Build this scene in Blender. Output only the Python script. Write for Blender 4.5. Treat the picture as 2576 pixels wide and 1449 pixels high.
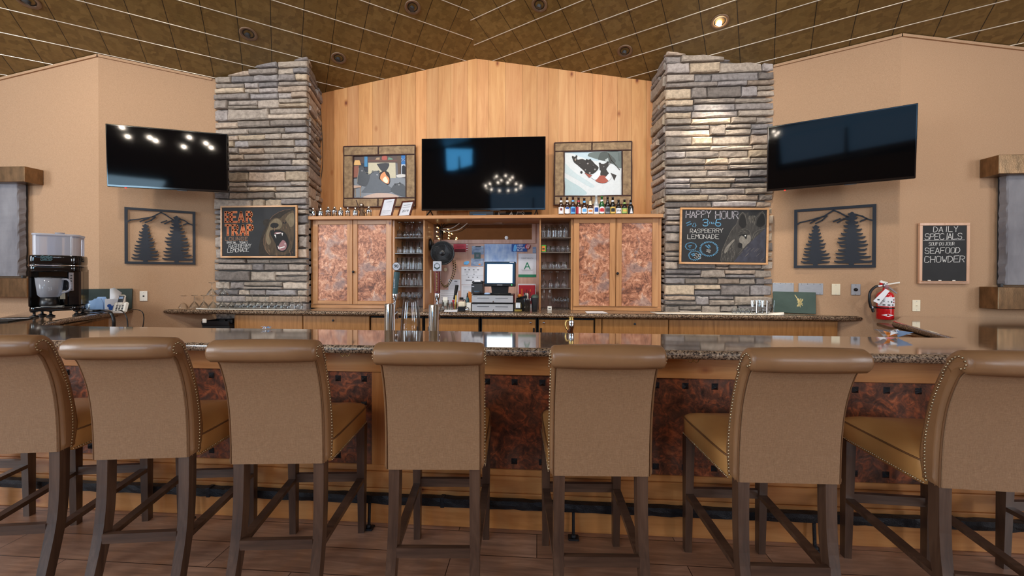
import bpy, math, random
from mathutils import Vector, Matrix
random.seed(7)
R = math.radians
C = bpy.context.scene.collection
for o in list(bpy.data.objects):
    bpy.data.objects.remove(o)
scene = bpy.context.scene

# ------------------------------------------------------------------ camera
FPX, CX, CY, CAMH = 968.0, 1288.0, 698.5, 1.46
YAW, PITCH, ROLL = R(3.84), R(-0.4), R(-0.2)
_F = Vector((-math.sin(YAW) * math.cos(PITCH), math.cos(YAW) * math.cos(PITCH), math.sin(PITCH)))
_r = Vector((math.cos(YAW), math.sin(YAW), 0))
_d = _F.cross(_r)
_R = _r * math.cos(ROLL) + _d * math.sin(ROLL)
_D = -_r * math.sin(ROLL) + _d * math.cos(ROLL)
CAM = Vector((0, 0, CAMH))
cam_data = bpy.data.cameras.new('camera')
cam = bpy.data.objects.new('camera', cam_data)
C.objects.link(cam)
m = Matrix((( _R.x, -_D.x, -_F.x, 0), (_R.y, -_D.y, -_F.y, 0), (_R.z, -_D.z, -_F.z, CAMH), (0, 0, 0, 1)))
cam.matrix_world = m
cam_data.sensor_fit = 'HORIZONTAL'
cam_data.sensor_width = 36
cam_data.lens = FPX / 2576 * 36
cam_data.shift_y = -(724.5 - CY) / 2576
cam_data.clip_start = 0.05
scene.camera = cam
scene.cycles.transparent_max_bounces = 64

# ------------------------------------------------------------------ light and exposure
scene.view_settings.view_transform = 'Standard'
scene.view_settings.look = 'None'
scene.view_settings.gamma = 1
scene.view_settings.use_curve_mapping = False
scene.view_settings.exposure = 0.12
w = bpy.data.worlds.new('world')
scene.world = w
w.use_nodes = True
w.node_tree.nodes['Background'].inputs[0].default_value = (0.93, 0.96, 1.0, 1)
w.node_tree.nodes['Background'].inputs[1].default_value = 1.0

def area(name, loc, target, sx, sy, power, col):
    ld = bpy.data.lights.new(name, 'AREA')
    ld.shape = 'RECTANGLE'; ld.size = sx; ld.size_y = sy; ld.energy = power; ld.color = col
    ob = bpy.data.objects.new(name, ld); C.objects.link(ob)
    ob.location = loc
    ob.rotation_euler = (Vector(target) - Vector(loc)).to_track_quat('-Z', 'Y').to_euler()
    return ob
def spot(name, loc, target, power, col, size=60, blend=.6, rad=.04):
    ld = bpy.data.lights.new(name, 'SPOT')
    ld.energy = power; ld.color = col; ld.spot_size = R(size); ld.spot_blend = blend; ld.shadow_soft_size = rad
    ob = bpy.data.objects.new(name, ld); C.objects.link(ob)
    ob.location = loc
    ob.rotation_euler = (Vector(target) - Vector(loc)).to_track_quat('-Z', 'Y').to_euler()
    return ob
# daylight through the windows of the rear and side walls (the window frames stand around these)
WIN = [(-6.3, -6.85, 2.5, 2.2, 2.4, 230, (0.5, 0.78, 1.0)), (6.3, -6.85, 2.5, 2.2, 2.4, 220, (0.85, 0.92, 1.0)), (-.2, -6.85, 4.5, 3.6, 1.3, 34, (0.3, 0.62, 1.0)), (-3.35, -6.85, 6.35, 1.1, .9, 90, (0.1, 0.5, 1.0))]
for (x, y, z, sx, sz, pw, col) in WIN:
    area('window_daylight', (x, y, z), (x * .6, 3, 1.6), sx, sz, pw, col)
area('window_daylight', (-8.85, -1.2, 2.6), (0, 2.5, 1.4), 3.6, 2.6, 430, (0.84, 0.92, 1.0))
area('window_daylight', (8.45, -1.2, 2.6), (0, 2.5, 1.4), 3.6, 2.6, 260, (0.88, 0.94, 1.0))
# unseen spots added in front of the bar, above the top of the picture, washing the walls
for (x, y, z, tx, ty, tz, pw) in ((-4.6, 1.2, 4.2, -5.2, 3.9, 2.2, 140), (-2.9, 1.6, 4.5, -3.3, 4.4, 2.3, 140), (-1.2, 1.8, 4.75, -1.2, 4.9, 2.4, 190), (.6, 1.8, 4.7, .7, 4.9, 2.4, 190), (2.3, 1.6, 4.4, 2.4, 4.5, 2.3, 125), (4.2, 1.2, 4.1, 4.6, 4.0, 2.2, 80)):
    spot('added_wall_wash', (x, y, z), (tx, ty, tz), pw, (1.0, 0.93, 0.83), 95, .9, .12)
# glow of the room's chandelier behind the camera
# ------------------------------------------------------------------ pixel helpers (2576 x 1449 frame)
def ray(x, y):
    return _R * ((x - CX) / FPX) + _D * ((y - CY) / FPX) + _F
def atY(x, y, Y):
    d = ray(x, y); return CAM + d * (Y / d.y)
def atZ(x, y, Z):
    d = ray(x, y); return CAM + d * ((Z - CAMH) / d.z)
def atPl(x, y, P0, n):
    d = ray(x, y); return CAM + d * ((Vector(P0) - CAM).dot(n) / d.dot(n))
class Wall:
    """a vertical plane: local x to the viewer's right, local y into the wall, z up"""
    def __init__(s, P0, deg):
        s.P0 = Vector(P0); s.a = R(deg)
        s.r = Vector((math.cos(s.a), math.sin(s.a), 0)); s.n = Vector((-math.sin(s.a), math.cos(s.a), 0))
    def pt(s, x, y, off=0):
        return atPl(x, y, s.P0 - s.n * off, s.n)
    def rect(s, TL, TR, BR, BL, off=0):
        p = [s.pt(*q, off) for q in (TL, TR, BR, BL)]
        t = [(v - s.P0).dot(s.r) for v in p]
        x0 = (t[0] + t[3]) / 2; x1 = (t[1] + t[2]) / 2
        z1 = (p[0].z + p[1].z) / 2; z0 = (p[2].z + p[3].z) / 2
        base = s.P0 - s.n * off + s.r * ((x0 + x1) / 2); base = Vector((base.x, base.y, z0))
        return base, x1 - x0, z1 - z0
    def loc(s, base, px, py, off=0):
        v = s.pt(px, py, off) - base
        return v.dot(s.r), v.z

# ------------------------------------------------------------------ mesh builder
def lin(c):
    f = lambda v: v / 12.92 if v <= .04045 else ((v + .055) / 1.055) ** 2.4
    return tuple(f(v / 255.0) for v in c[:3]) + (1.0,)
class MB:
    def __init__(s, M=None):
        s.v = []; s.f = []; s.mi = []; s.cols = []; s.M = M; s.m = 0; s.col = None; s.sm = []; s.smooth = False; s.uv = None
    def add(s, vs, fs, smooth=None):
        b = len(s.v)
        for p in vs:
            p = Vector(p)
            s.v.append(s.M @ p if s.M is not None else p)
        for f in fs:
            s.f.append([i + b for i in f]); s.mi.append(s.m); s.cols.append(s.col)
            s.sm.append(s.smooth if smooth is None else smooth)
    def box(s, a, b, bev=0.0):
        x0, y0, z0 = a; x1, y1, z1 = b
        if x0 > x1: x0, x1 = x1, x0
        if y0 > y1: y0, y1 = y1, y0
        if z0 > z1: z0, z1 = z1, z0
        if bev <= 0:
            s.add([(x0,y0,z0),(x1,y0,z0),(x1,y1,z0),(x0,y1,z0),(x0,y0,z1),(x1,y0,z1),(x1,y1,z1),(x0,y1,z1)],
                  [(0,3,2,1),(4,5,6,7),(0,1,5,4),(1,2,6,5),(2,3,7,6),(3,0,4,7)], False)
            return
        e = min(bev, (x1-x0)/2.01, (y1-y0)/2.01, (z1-z0)/2.01)
        vs = []
        for sx in (0, 1):
            for sy in (0, 1):
                for sz in (0, 1):
                    X = x1 if sx else x0; Y = y1 if sy else y0; Z = z1 if sz else z0
                    dx = -e if sx else e; dy = -e if sy else e; dz = -e if sz else e
                    vs += [(X, Y+dy, Z+dz), (X+dx, Y, Z+dz), (X+dx, Y+dy, Z)]
        I = lambda sx, sy, sz, k: (sx*4+sy*2+sz)*3+k
        fs = []
        for sx in (0, 1):
            q = [I(sx,0,0,0), I(sx,1,0,0), I(sx,1,1,0), I(sx,0,1,0)]; fs.append(q if sx else q[::-1])
        for sy in (0, 1):
            q = [I(0,sy,0,1), I(0,sy,1,1), I(1,sy,1,1), I(1,sy,0,1)]; fs.append(q if sy else q[::-1])
        for sz in (0, 1):
            q = [I(0,0,sz,2), I(1,0,sz,2), I(1,1,sz,2), I(0,1,sz,2)]; fs.append(q if sz else q[::-1])
        for a_ in (0, 1):
            for b_ in (0, 1):
                fs.append([I(a_,b_,0,0), I(a_,b_,1,0), I(a_,b_,1,1), I(a_,b_,0,1)])
                fs.append([I(a_,0,b_,0), I(a_,1,b_,0), I(a_,1,b_,2), I(a_,0,b_,2)])
                fs.append([I(0,a_,b_,1), I(1,a_,b_,1), I(1,a_,b_,2), I(0,a_,b_,2)])
        for sx in (0, 1):
            for sy in (0, 1):
                for sz in (0, 1):
                    fs.append([I(sx,sy,sz,0), I(sx,sy,sz,1), I(sx,sy,sz,2)])
        s.add(vs, fs, False)
    def prism(s, pts, y0, y1):
        """polygon in (x, z), extruded along y from y0 (front) to y1"""
        n = len(pts)
        s.add([(x, y0, z) for x, z in pts] + [(x, y1, z) for x, z in pts],
              [list(range(n)), list(range(2*n-1, n-1, -1))] + [[i, i+n, (i+1) % n + n, (i+1) % n] for i in range(n)], False)
    def slab(s, pts, z0, z1, bev=0.0, seg=3):
        """polygon in (x, y), counter clockwise, from z0 to z1 with a rounded rim"""
        n = len(pts)
        if bev <= 0:
            rings = [(z0, 0), (z1, 0)]
        else:
            h = (z1 - z0) / 2
            rings = []
            for k in range(seg * 2 + 1):
                a = -math.pi/2 + math.pi * k / (seg * 2)
                rings.append(((z0 + z1)/2 + h * math.sin(a), bev * (1 - math.cos(a))))
        P = [Vector(p) for p in pts]
        nor = []
        for i in range(n):
            a = (P[i] - P[i-1]).normalized(); b = (P[(i+1) % n] - P[i]).normalized()
            na = Vector((a.y, -a.x)); nb = Vector((b.y, -b.x)); q = (na + nb)
            q = q / max(.3, q.dot(na)) if q.length > 1e-6 else na
            nor.append(q)
        vs = []; fs = []
        for (z, ins) in rings:
            vs += [((P[i] - nor[i]*ins).x, (P[i] - nor[i]*ins).y, z) for i in range(n)]
        for k in range(len(rings) - 1):
            for i in range(n):
                j = (i+1) % n
                fs.append([k*n+i, k*n+j, (k+1)*n+j, (k+1)*n+i])
        s.add(vs, fs, bev > 0)
        b = len(rings) - 1
        s.add(vs[b*n:], [list(range(n))], False)
        s.add(vs[:n], [list(range(n))[::-1]], False)
    def lathe(s, prof, c=(0, 0, 0), n=16, axis='z', smooth=True, caps=False):
        vs = []; fs = []
        for (r, z) in prof:
            for i in range(n):
                a = 2*math.pi*i/n
                if axis == 'z': p = (c[0] + r*math.cos(a), c[1] + r*math.sin(a), c[2] + z)
                elif axis == 'y': p = (c[0] + r*math.cos(a), c[1] + z, c[2] + r*math.sin(a))
                else: p = (c[0] + z, c[1] + r*math.cos(a), c[2] + r*math.sin(a))
                vs.append(p)
        k = len(prof)
        for j in range(k-1):
            for i in range(n):
                i2 = (i+1) % n
                q = [j*n+i, j*n+i2, (j+1)*n+i2, (j+1)*n+i]
                fs.append(q if axis == 'z' or axis == 'x' else q[::-1])
        s.add(vs, fs, smooth)
        if caps and prof[0][0] > 1e-6: s.add(vs[:n], [list(range(n))[::-1]], False)
        if caps and prof[-1][0] > 1e-6: s.add(vs[(k-1)*n:], [list(range(n))], False)
    def tube(s, pts, r, n=8, closed=False, r1=None, caps=True):
        P = [Vector(p) for p in pts]; k = len(P)
        vs = []; up = None
        for i in range(k):
            if closed: t = P[(i+1) % k] - P[i-1]
            else: t = P[min(i+1, k-1)] - P[max(i-1, 0)]
            t = t.normalized() if t.length > 1e-9 else Vector((0, 0, 1))
            if up is None:
                up = Vector((0, 0, 1)) if abs(t.z) < .9 else Vector((1, 0, 0))
            u = up - t * up.dot(t)
            u = u.normalized() if u.length > 1e-6 else t.orthogonal().normalized()
            up = u; v = t.cross(u)
            rr = r if r1 is None else r + (r1 - r) * i / max(1, k-1)
            for j in range(n):
                a = 2*math.pi*(j+.5)/n
                vs.append(P[i] + u*(rr*math.cos(a)) + v*(rr*math.sin(a)))
        fs = []
        for i in range(k if closed else k-1):
            for j in range(n):
                a, b = i*n+j, i*n+(j+1) % n; i2 = (i+1) % k
                fs.append([a, i2*n+j, i2*n+(j+1) % n, b][::-1])
        s.add(vs, fs, n > 4)
        if caps and not closed:
            s.add(vs[:n], [list(range(n))[::-1]], False); s.add(vs[-n:], [list(range(n))], False)
    def beam(s, a, b, wx, wy, wx2=None, wy2=None):
        """square bar from a to b"""
        a = Vector(a); b = Vector(b); t = (b-a).normalized()
        ref = Vector((0, 1, 0)) if abs(t.y) < .8 else Vector((1, 0, 0))
        u = (ref - t*ref.dot(t)).normalized(); v = u.cross(t)
        wx2 = wx if wx2 is None else wx2; wy2 = wy if wy2 is None else wy2
        vs = []
        for (p, x, y) in ((a, wx, wy), (b, wx2, wy2)):
            for (i, j) in ((-1,-1), (1,-1), (1,1), (-1,1)):
                vs.append(p + v*(i*x/2) + u*(j*y/2))
        s.add(vs, [(0,1,2,3)[::-1], (4,5,6,7), (0,1,5,4), (1,2,6,5), (2,3,7,6), (3,0,4,7)], False)
    def sphere(s, c, r, n=12, sz=1.0):
        prof = [(max(0, r*math.sin(math.pi*k/(n//2))), -r*sz*math.cos(math.pi*k/(n//2))) for k in range(n//2+1)]
        prof[0] = (0, -r*sz); prof[-1] = (0, r*sz)
        s.lathe(prof, c, n)
    def stroke(s, pts, wd, y0, y1):
        """flat chalk stroke through (x, z) points, from y0 (front) to y1"""
        for i in range(len(pts)-1):
            a = Vector(pts[i]); b = Vector(pts[i+1]); t = b-a
            if t.length < 1e-6: continue
            t.normalize(); nn = Vector((-t.y, t.x))*wd/2; e = t*wd*.35
            q = [a-e-nn, b+e-nn, b+e+nn, a-e+nn]
            s.prism([(p.x, p.y) for p in q], y0, y1)
    def build(s, name, mats, parent=None, loc=None, rotz=0, mods=None):
        me = bpy.data.meshes.new(name)
        me.from_pydata([tuple(p) for p in s.v], [], s.f)
        if not isinstance(mats, (list, tuple)): mats = [mats]
        for mt in mats: me.materials.append(M_[mt])
        me.polygons.foreach_set('material_index', s.mi)
        me.polygons.foreach_set('use_smooth', s.sm)
        if any(c is not None for c in s.cols):
            ca = me.color_attributes.new('Col', 'FLOAT_COLOR', 'CORNER')
            buf = []
            for f, c in zip(s.f, s.cols):
                buf += list(c or (1, 1, 1, 1)) * len(f)
            ca.data.foreach_set('color', buf)
        if s.uv:
            ul = me.uv_layers.new(name='UVMap')
            for p in me.polygons:
                for li in p.loop_indices:
                    ul.data[li].uv = s.uv(me.vertices[me.loops[li].vertex_index].co)
        me.update()
        ob = bpy.data.objects.new(name, me); C.objects.link(ob)
        if parent is not None: ob.parent = parent
        if loc is not None: ob.location = loc
        ob.rotation_euler = (0, 0, rotz)
        return ob
def tag(o, label, cat, group=None, kind=None):
    if label: o['label'] = label
    if cat: o['category'] = cat
    if group: o['group'] = group
    if kind: o['kind'] = kind
    return o
def thing(name, label, cat, loc=(0, 0, 0), rotz=0, group=None):
    o = bpy.data.objects.new(name, None); C.objects.link(o)
    o.empty_display_size = .05
    o.location = loc; o.rotation_euler = (0, 0, rotz)
    return tag(o, label, cat, group)
def struct(name, mb, mats, **k):
    o = mb.build(name, mats, **k); o['kind'] = 'structure'; return o
def dup(root, loc, rotz=0, label=None, group=None):
    r = root.copy(); C.objects.link(r); r.location = loc; r.rotation_euler = (0, 0, rotz)
    if label: r['label'] = label
    if group: r['group'] = group
    for ch in list(root.children):
        c = ch.copy(); C.objects.link(c); c.parent = r
        for g in ch.children:
            d = g.copy(); C.objects.link(d); d.parent = c
    return r
ORD = ['first', 'second', 'third', 'fourth', 'fifth', 'sixth', 'seventh', 'eighth', 'ninth', 'tenth', 'eleventh', 'twelfth', 'thirteenth', 'fourteenth']
def sm3(pts, k=4):
    """Catmull-Rom through points of any dimension"""
    P = [Vector(p) for p in pts]; out = []
    for i in range(len(P)-1):
        p0 = P[max(i-1, 0)]; p1 = P[i]; p2 = P[i+1]; p3 = P[min(i+2, len(P)-1)]
        for j in range(k):
            t = j/k
            out.append(.5*((2*p1) + (p2-p0)*t + (2*p0-5*p1+4*p2-p3)*t*t + (3*p1-p0-3*p2+p3)*t**3))
    out.append(P[-1]); return out
# ------------------------------------------------------------------ materials
M_ = {}
class NT:
    def __init__(s, name):
        s.m = bpy.data.materials.new(name); s.m.use_nodes = True; s.t = s.m.node_tree; s.t.nodes.clear()
        s.out = s.n('ShaderNodeOutputMaterial'); M_[name] = s.m
    def n(s, ty, **k):
        x = s.t.nodes.new(ty)
        for a, b in k.items(): setattr(x, a, b)
        return x
    def l(s, a, b): s.t.links.new(a, b)
    def set(s, nd, key, v):
        if hasattr(v, 'default_value') or hasattr(v, 'is_linked'): s.l(v, nd.inputs[key])
        else: nd.inputs[key].default_value = v
    def coord(s, scale=(1, 1, 1), kind='Object', rot=(0, 0, 0)):
        c = s.n('ShaderNodeTexCoord'); mp = s.n('ShaderNodeMapping')
        s.l(c.outputs[kind], mp.inputs[0]); mp.inputs['Scale'].default_value = scale; mp.inputs['Rotation'].default_value = rot
        return mp.outputs[0]
    def noise(s, vec, scale, detail=4, rough=.55, dist=0):
        x = s.n('ShaderNodeTexNoise'); s.l(vec, x.inputs['Vector'])
        x.inputs['Scale'].default_value = scale; x.inputs['Detail'].default_value = detail
        x.inputs['Roughness'].default_value = rough; x.inputs['Distortion'].default_value = dist
        return x.outputs['Fac']
    def voro(s, vec, scale, feat='F1', out='Distance', rnd=1):
        x = s.n('ShaderNodeTexVoronoi', feature=feat); s.l(vec, x.inputs['Vector']); x.inputs['Scale'].default_value = scale
        x.inputs['Randomness'].default_value = rnd
        return x.outputs[out]
    def ramp(s, fac, stops, interp='LINEAR'):
        x = s.n('ShaderNodeValToRGB'); x.color_ramp.interpolation = interp
        e = x.color_ramp.elements
        while len(e) < len(stops): e.new(.5)
        for i, (p, c) in enumerate(stops):
            e[i].position = p; e[i].color = c if len(c) == 4 else lin(c)
        s.l(fac, x.inputs[0]); return x.outputs[0]
    def mix(s, fac, a, b, mode='MIX'):
        x = s.n('ShaderNodeMix', data_type='RGBA', blend_type=mode)
        for i, v in ((0, fac), (6, a), (7, b)):
            if hasattr(v, 'is_linked'): s.l(v, x.inputs[i])
            else: x.inputs[i].default_value = v if not isinstance(v, tuple) or len(v) == 4 else lin(v)
        return x.outputs[2]
    def math(s, op, a, b=0.0):
        x = s.n('ShaderNodeMath', operation=op)
        for i, v in ((0, a), (1, b)):
            if hasattr(v, 'is_linked'): s.l(v, x.inputs[i])
            else: x.inputs[i].default_value = v
        return x.outputs[0]
    def bump(s, h, strength=.3, dist=.01):
        b = s.n('ShaderNodeBump'); s.l(h, b.inputs['Height']); b.inputs['Strength'].default_value = strength; b.inputs['Distance'].default_value = dist
        return b.outputs[0]
    def pbr(s, col, rough=.5, metal=0, bump=None, spec=.5, coat=0, emit=None, es=0, sheen=0):
        p = s.n('ShaderNodeBsdfPrincipled')
        if isinstance(col, tuple): col = col if len(col) == 4 else lin(col)
        s.set(p, 'Base Color', col); s.set(p, 'Roughness', rough); s.set(p, 'Metallic', metal)
        p.inputs['Specular IOR Level'].default_value = spec
        p.inputs['Coat Weight'].default_value = coat; p.inputs['Coat Roughness'].default_value = .08
        p.inputs['Sheen Weight'].default_value = sheen
        if emit: p.inputs['Emission Color'].default_value = lin(emit); p.inputs['Emission Strength'].default_value = es
        if bump is not None: s.l(bump, p.inputs['Normal'])
        s.l(p.outputs[0], s.out.inputs[0]); return s.m
def plain(name, col, rough=.5, metal=0, col2=None, scale=8, stretch=(1, 1, 1), bump=0, **k):
    n = NT(name); v = n.coord(stretch); f = n.noise(v, scale)
    c2 = col2 or tuple(min(255, int(x*1.07)) for x in col)
    c = n.ramp(f, [(.3, col), (.7, c2)])
    b = n.bump(n.noise(v, scale*6), bump, .004) if bump else None
    return n.pbr(c, rough, metal, b, **k)
def wood(name, a, b, c, axis='z', scale=1.0, rough=.42, knots=True, coat=.15, attr=False):
    n = NT(name)
    st = {'z': (7, 7, .55), 'x': (.55, 7, 7), 'y': (7, .55, 7)}[axis]
    v = n.coord(tuple(q*scale for q in st)); f = n.noise(v, 2.2, 6, .6, .8)
    fine = n.noise(n.coord(tuple(q*scale*(9 if q > 1 else 1.5) for q in st)), 3, 3)
    col = n.ramp(f, [(.25, a), (.5, b), (.78, c)])
    col = n.mix(n.math('MULTIPLY', fine, .25), col, c, 'MULTIPLY')
    if knots:
        kv = n.coord({'z': (1, 1, .55), 'x': (.55, 1, 1), 'y': (1, .55, 1)}[axis])
        k = n.voro(kv, 4.2*scale)
        kn = n.ramp(k, [(.0, (96, 58, 30)), (.035, (150, 98, 58)), (.075, (228, 208, 188)), (.13, (255, 255, 255))])
        col = n.mix(1.0, col, kn, 'MULTIPLY')
    if attr:
        at = n.n('ShaderNodeVertexColor', layer_name='Col')
        col = n.mix(1.0, col, at.outputs[0], 'MULTIPLY')
    return n.pbr(col, rough, 0, n.bump(f, .06, .003), coat=coat)
def attr_mat(name, rough=.8, bump=.3, scale=30, var=.35, metal=0, spec=.3, dark=(120, 116, 112)):
    n = NT(name); at = n.n('ShaderNodeVertexColor', layer_name='Col')
    v = n.coord(); f = n.noise(v, scale, 6, .65)
    g = n.ramp(f, [(.3, dark), (.62, (255, 255, 255))])
    col = n.mix(var, at.outputs[0], g, 'MULTIPLY')
    return n.pbr(col, rough, metal, n.bump(f, bump, .01), spec=spec)
def glass(name, tint=(246, 250, 250), k=1.0, edge=.35, haze=0):
    n = NT(name)
    fr = n.n('ShaderNodeFresnel'); fr.inputs[0].default_value = 1.45
    lw = n.n('ShaderNodeLayerWeight'); lw.inputs[0].default_value = .35
    tr = n.n('ShaderNodeBsdfTransparent')
    tc = n.mix(n.math('MULTIPLY', n.math('POWER', lw.outputs['Facing'], 2.5), edge*1.6), tint, tuple(int(q*.55) for q in tint))
    n.l(tc, tr.inputs[0])
    gl = n.n('ShaderNodeBsdfGlossy'); gl.inputs['Roughness'].default_value = .03
    mx = n.n('ShaderNodeMixShader')
    f = n.math('MINIMUM', n.math('ADD', n.math('MULTIPLY', fr.outputs[0], 1.2*k), .03*k), .85)
    n.l(f, mx.inputs[0]); n.l(tr.outputs[0], mx.inputs[1]); n.l(gl.outputs[0], mx.inputs[2])
    if haze:
        df = n.n('ShaderNodeBsdfDiffuse'); df.inputs[0].default_value = lin((226, 228, 238)); tl = n.n('ShaderNodeBsdfTranslucent'); tl.inputs[0].default_value = lin((226, 228, 238))
        ad = n.n('ShaderNodeMixShader'); ad.inputs[0].default_value = .5; n.l(df.outputs[0], ad.inputs[1]); n.l(tl.outputs[0], ad.inputs[2])
        m2 = n.n('ShaderNodeMixShader'); m2.inputs[0].default_value = haze; n.l(mx.outputs[0], m2.inputs[1]); n.l(ad.outputs[0], m2.inputs[2]); mx = m2
    n.l(mx.outputs[0], n.out.inputs[0])

# wallpaper with a fine woven grain
n = NT('wallpaper'); v = n.coord()
wv = n.noise(n.coord((1, 1, 5)), 90, 3); wh = n.noise(n.coord((5, 5, 1)), 90, 3); big = n.noise(v, 1.3, 3)
f = n.math('ADD', n.math('MULTIPLY', wv, .5), n.math('MULTIPLY', wh, .5))
c = n.ramp(f, [(.36, (173, 138, 107)), (.64, (196, 160, 128))])
c = n.mix(n.math('MULTIPLY', big, .22), c, (163, 126, 93))
n.pbr(c, .75, 0, n.bump(f, .25, .002), spec=.25)
# ceiling tiles : UV in tiles
n = NT('ceiling_tile'); tc = n.n('ShaderNodeTexCoord'); uv = tc.outputs['UV']
fl = n.n('ShaderNodeVectorMath', operation='FLOOR'); n.l(uv, fl.inputs[0])
wn = n.n('ShaderNodeTexWhiteNoise'); n.l(fl.outputs[0], wn.inputs[0])
sp = n.n('ShaderNodeSeparateXYZ'); n.l(uv, sp.inputs[0])
fx = n.math('FRACT', sp.outputs[0]); d = n.math('ABSOLUTE', n.math('SUBTRACT', fx, .5)); seam = n.math('GREATER_THAN', d, .489)
mp = n.n('ShaderNodeMapping'); n.l(uv, mp.inputs[0]); mp.inputs['Scale'].default_value = (5.3, 5.3, 1); mp.inputs['Rotation'].default_value = (0, 0, .12)
vc = n.n('ShaderNodeTexVoronoi', distance='CHEBYCHEV'); n.l(mp.outputs[0], vc.inputs['Vector']); vc.inputs['Scale'].default_value = 1.1
mp2 = n.n('ShaderNodeMapping'); n.l(uv, mp2.inputs[0]); mp2.inputs['Scale'].default_value = (1, 4, 1)
nz = n.noise(mp2.outputs[0], 7, 6, .7, 1.2); nb = n.noise(uv, 1.1, 3)
patch = n.n('ShaderNodeSeparateXYZ'); n.l(vc.outputs['Color'], patch.inputs[0])
f = n.math('ADD', n.math('MULTIPLY', patch.outputs[0], .35), n.math('MULTIPLY', nz, .65))
c = n.ramp(f, [(.22, (84, 66, 34)), (.45, (112, 90, 48)), (.7, (134, 110, 64)), (.9, (160, 134, 86))])
c = n.mix(n.math('MULTIPLY', wn.outputs[0], .35), c, (110, 88, 48))
c = n.mix(n.math('MULTIPLY', nb, .3), c, (138, 98, 54))
c = n.mix(seam, c, (26, 20, 12))
n.pbr(c, .38, 0, n.bump(f, .15, .004), spec=.5)
plain('metal_strip', (214, 205, 190), .35, .4)
# floor: brown laminate planks running across
n = NT('floor_plank'); v = n.coord()
br = n.n('ShaderNodeTexBrick'); n.l(n.coord((1, 1, 1)), br.inputs[0])
br.offset = .37; br.inputs['Scale'].default_value = 1; br.inputs['Brick Width'].default_value = 1.2; br.inputs['Row Height'].default_value = .18
br.inputs['Mortar Size'].default_value = .0022; br.inputs['Mortar Smooth'].default_value = .1; br.inputs['Bias'].default_value = 0
br.inputs['Color1'].default_value = lin((176, 134, 106)); br.inputs['Color2'].default_value = lin((204, 164, 138)); br.inputs['Mortar'].default_value = lin((76, 52, 40))
g = n.noise(n.coord((.9, 9, 1)), 4, 7, .65, .6)
c = n.mix(.62, br.outputs[0], n.ramp(g, [(.28, (112, 86, 70)), (.5, (190, 166, 150)), (.72, (248, 236, 228))]), 'MULTIPLY')
sc_ = n.noise(n.coord((1.5, 26, 1), rot=(0, 0, .5)), 9, 3); sc2 = n.ramp(sc_, [(.66, (0, 0, 0)), (.74, (90, 84, 82))])
c = n.mix(.35, c, sc2, 'ADD')
n.pbr(c, .33, 0, n.bump(g, .08, .003), spec=.5)
# granite
def granite(name, light, mid, dark, rough, coat=.2):
    n = NT(name); v = n.coord()
    a = n.voro(v, 150, out='Color'); sp = n.n('ShaderNodeSeparateXYZ'); n.l(a, sp.inputs[0])
    b = n.noise(v, 62, 5, .7)
    f = n.math('ADD', n.math('MULTIPLY', sp.outputs[0], .45), n.math('MULTIPLY', b, .6))
    c = n.ramp(f, [(.28, (26, 23, 22)), (.40, dark), (.52, mid), (.68, light), (.85, (205, 186, 160))])
    n.pbr(c, rough, 0, None, spec=.7, coat=coat)
granite('granite', (178, 150, 122), (146, 120, 98), (98, 80, 66), .05, 1.0)
granite('granite_edge', (176, 150, 124), (142, 118, 98), (84, 70, 60), .22)
# copper sheets
def copper(name, cols, metal, rough):
    n = NT(name); v = n.coord()
    a = n.noise(v, 5.5, 8, .66, 1.4); b = n.noise(v, 17, 5, .6, 2.0); l = n.voro(v, 9, 'DISTANCE_TO_EDGE')
    f = n.math('ADD', n.math('MULTIPLY', a, .55), n.math('MULTIPLY', b, .45))
    c = n.ramp(f, [(.34, cols[0]), (.43, cols[1]), (.5, cols[2]), (.57, cols[3]), (.67, cols[4])])
    blotch = n.ramp(n.noise(v, 5.5, 3, .5, .5), [(.52, (0, 0, 0)), (.62, (255, 255, 255))])
    c = n.mix(n.math('MULTIPLY', blotch, .55), c, cols[5])
    n1 = n.n('ShaderNodeTexNoise'); n.l(v, n1.inputs['Vector']); n1.inputs['Scale'].default_value = 3
    vv = n.n('ShaderNodeVectorMath', operation='ADD'); n.l(v, vv.inputs[0]); n.l(n1.outputs['Color'], vv.inputs[1])
    ln = n.voro(vv.outputs[0], 3.3, 'DISTANCE_TO_EDGE')
    c = n.mix(n.ramp(ln, [(.0, (200, 200, 200)), (.012, (0, 0, 0))]), c, (60, 36, 30))
    n.pbr(c, rough, metal, n.bump(f, .5, .006), spec=.5)
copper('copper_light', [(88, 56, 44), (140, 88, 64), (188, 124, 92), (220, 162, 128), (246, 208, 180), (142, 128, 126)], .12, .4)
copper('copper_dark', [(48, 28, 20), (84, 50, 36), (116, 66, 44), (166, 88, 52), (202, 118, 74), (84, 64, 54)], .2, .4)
wood('alder_wall', (194, 132, 76), (216, 158, 100), (230, 178, 120), 'z', .9, .55, coat=0, attr=True)
wood('alder', (160, 106, 60), (196, 142, 92), (212, 160, 108), 'z', 1.2)
wood('alder_x', (160, 106, 60), (196, 142, 92), (212, 160, 108), 'x', 1.2)
wood('alder_inner', (178, 138, 120), (200, 162, 146), (212, 178, 164), 'z', 1.2, knots=False)
wood('oak_door', (140, 92, 44), (170, 118, 62), (188, 136, 78), 'z', 2.2, knots=False)
wood('bar_wood', (168, 106, 52), (196, 134, 76), (214, 154, 94), 'x', 1.0)
wood('bar_wood_z', (160, 98, 46), (188, 126, 70), (206, 146, 86), 'z', 1.0)
wood('dark_wood', (60, 42, 33), (84, 60, 46), (112, 84, 66), 'z', 1.6, .36, knots=False)
wood('dark_wood_x', (60, 42, 33), (84, 60, 46), (112, 84, 66), 'x', 1.6, .36, knots=False)
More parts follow.
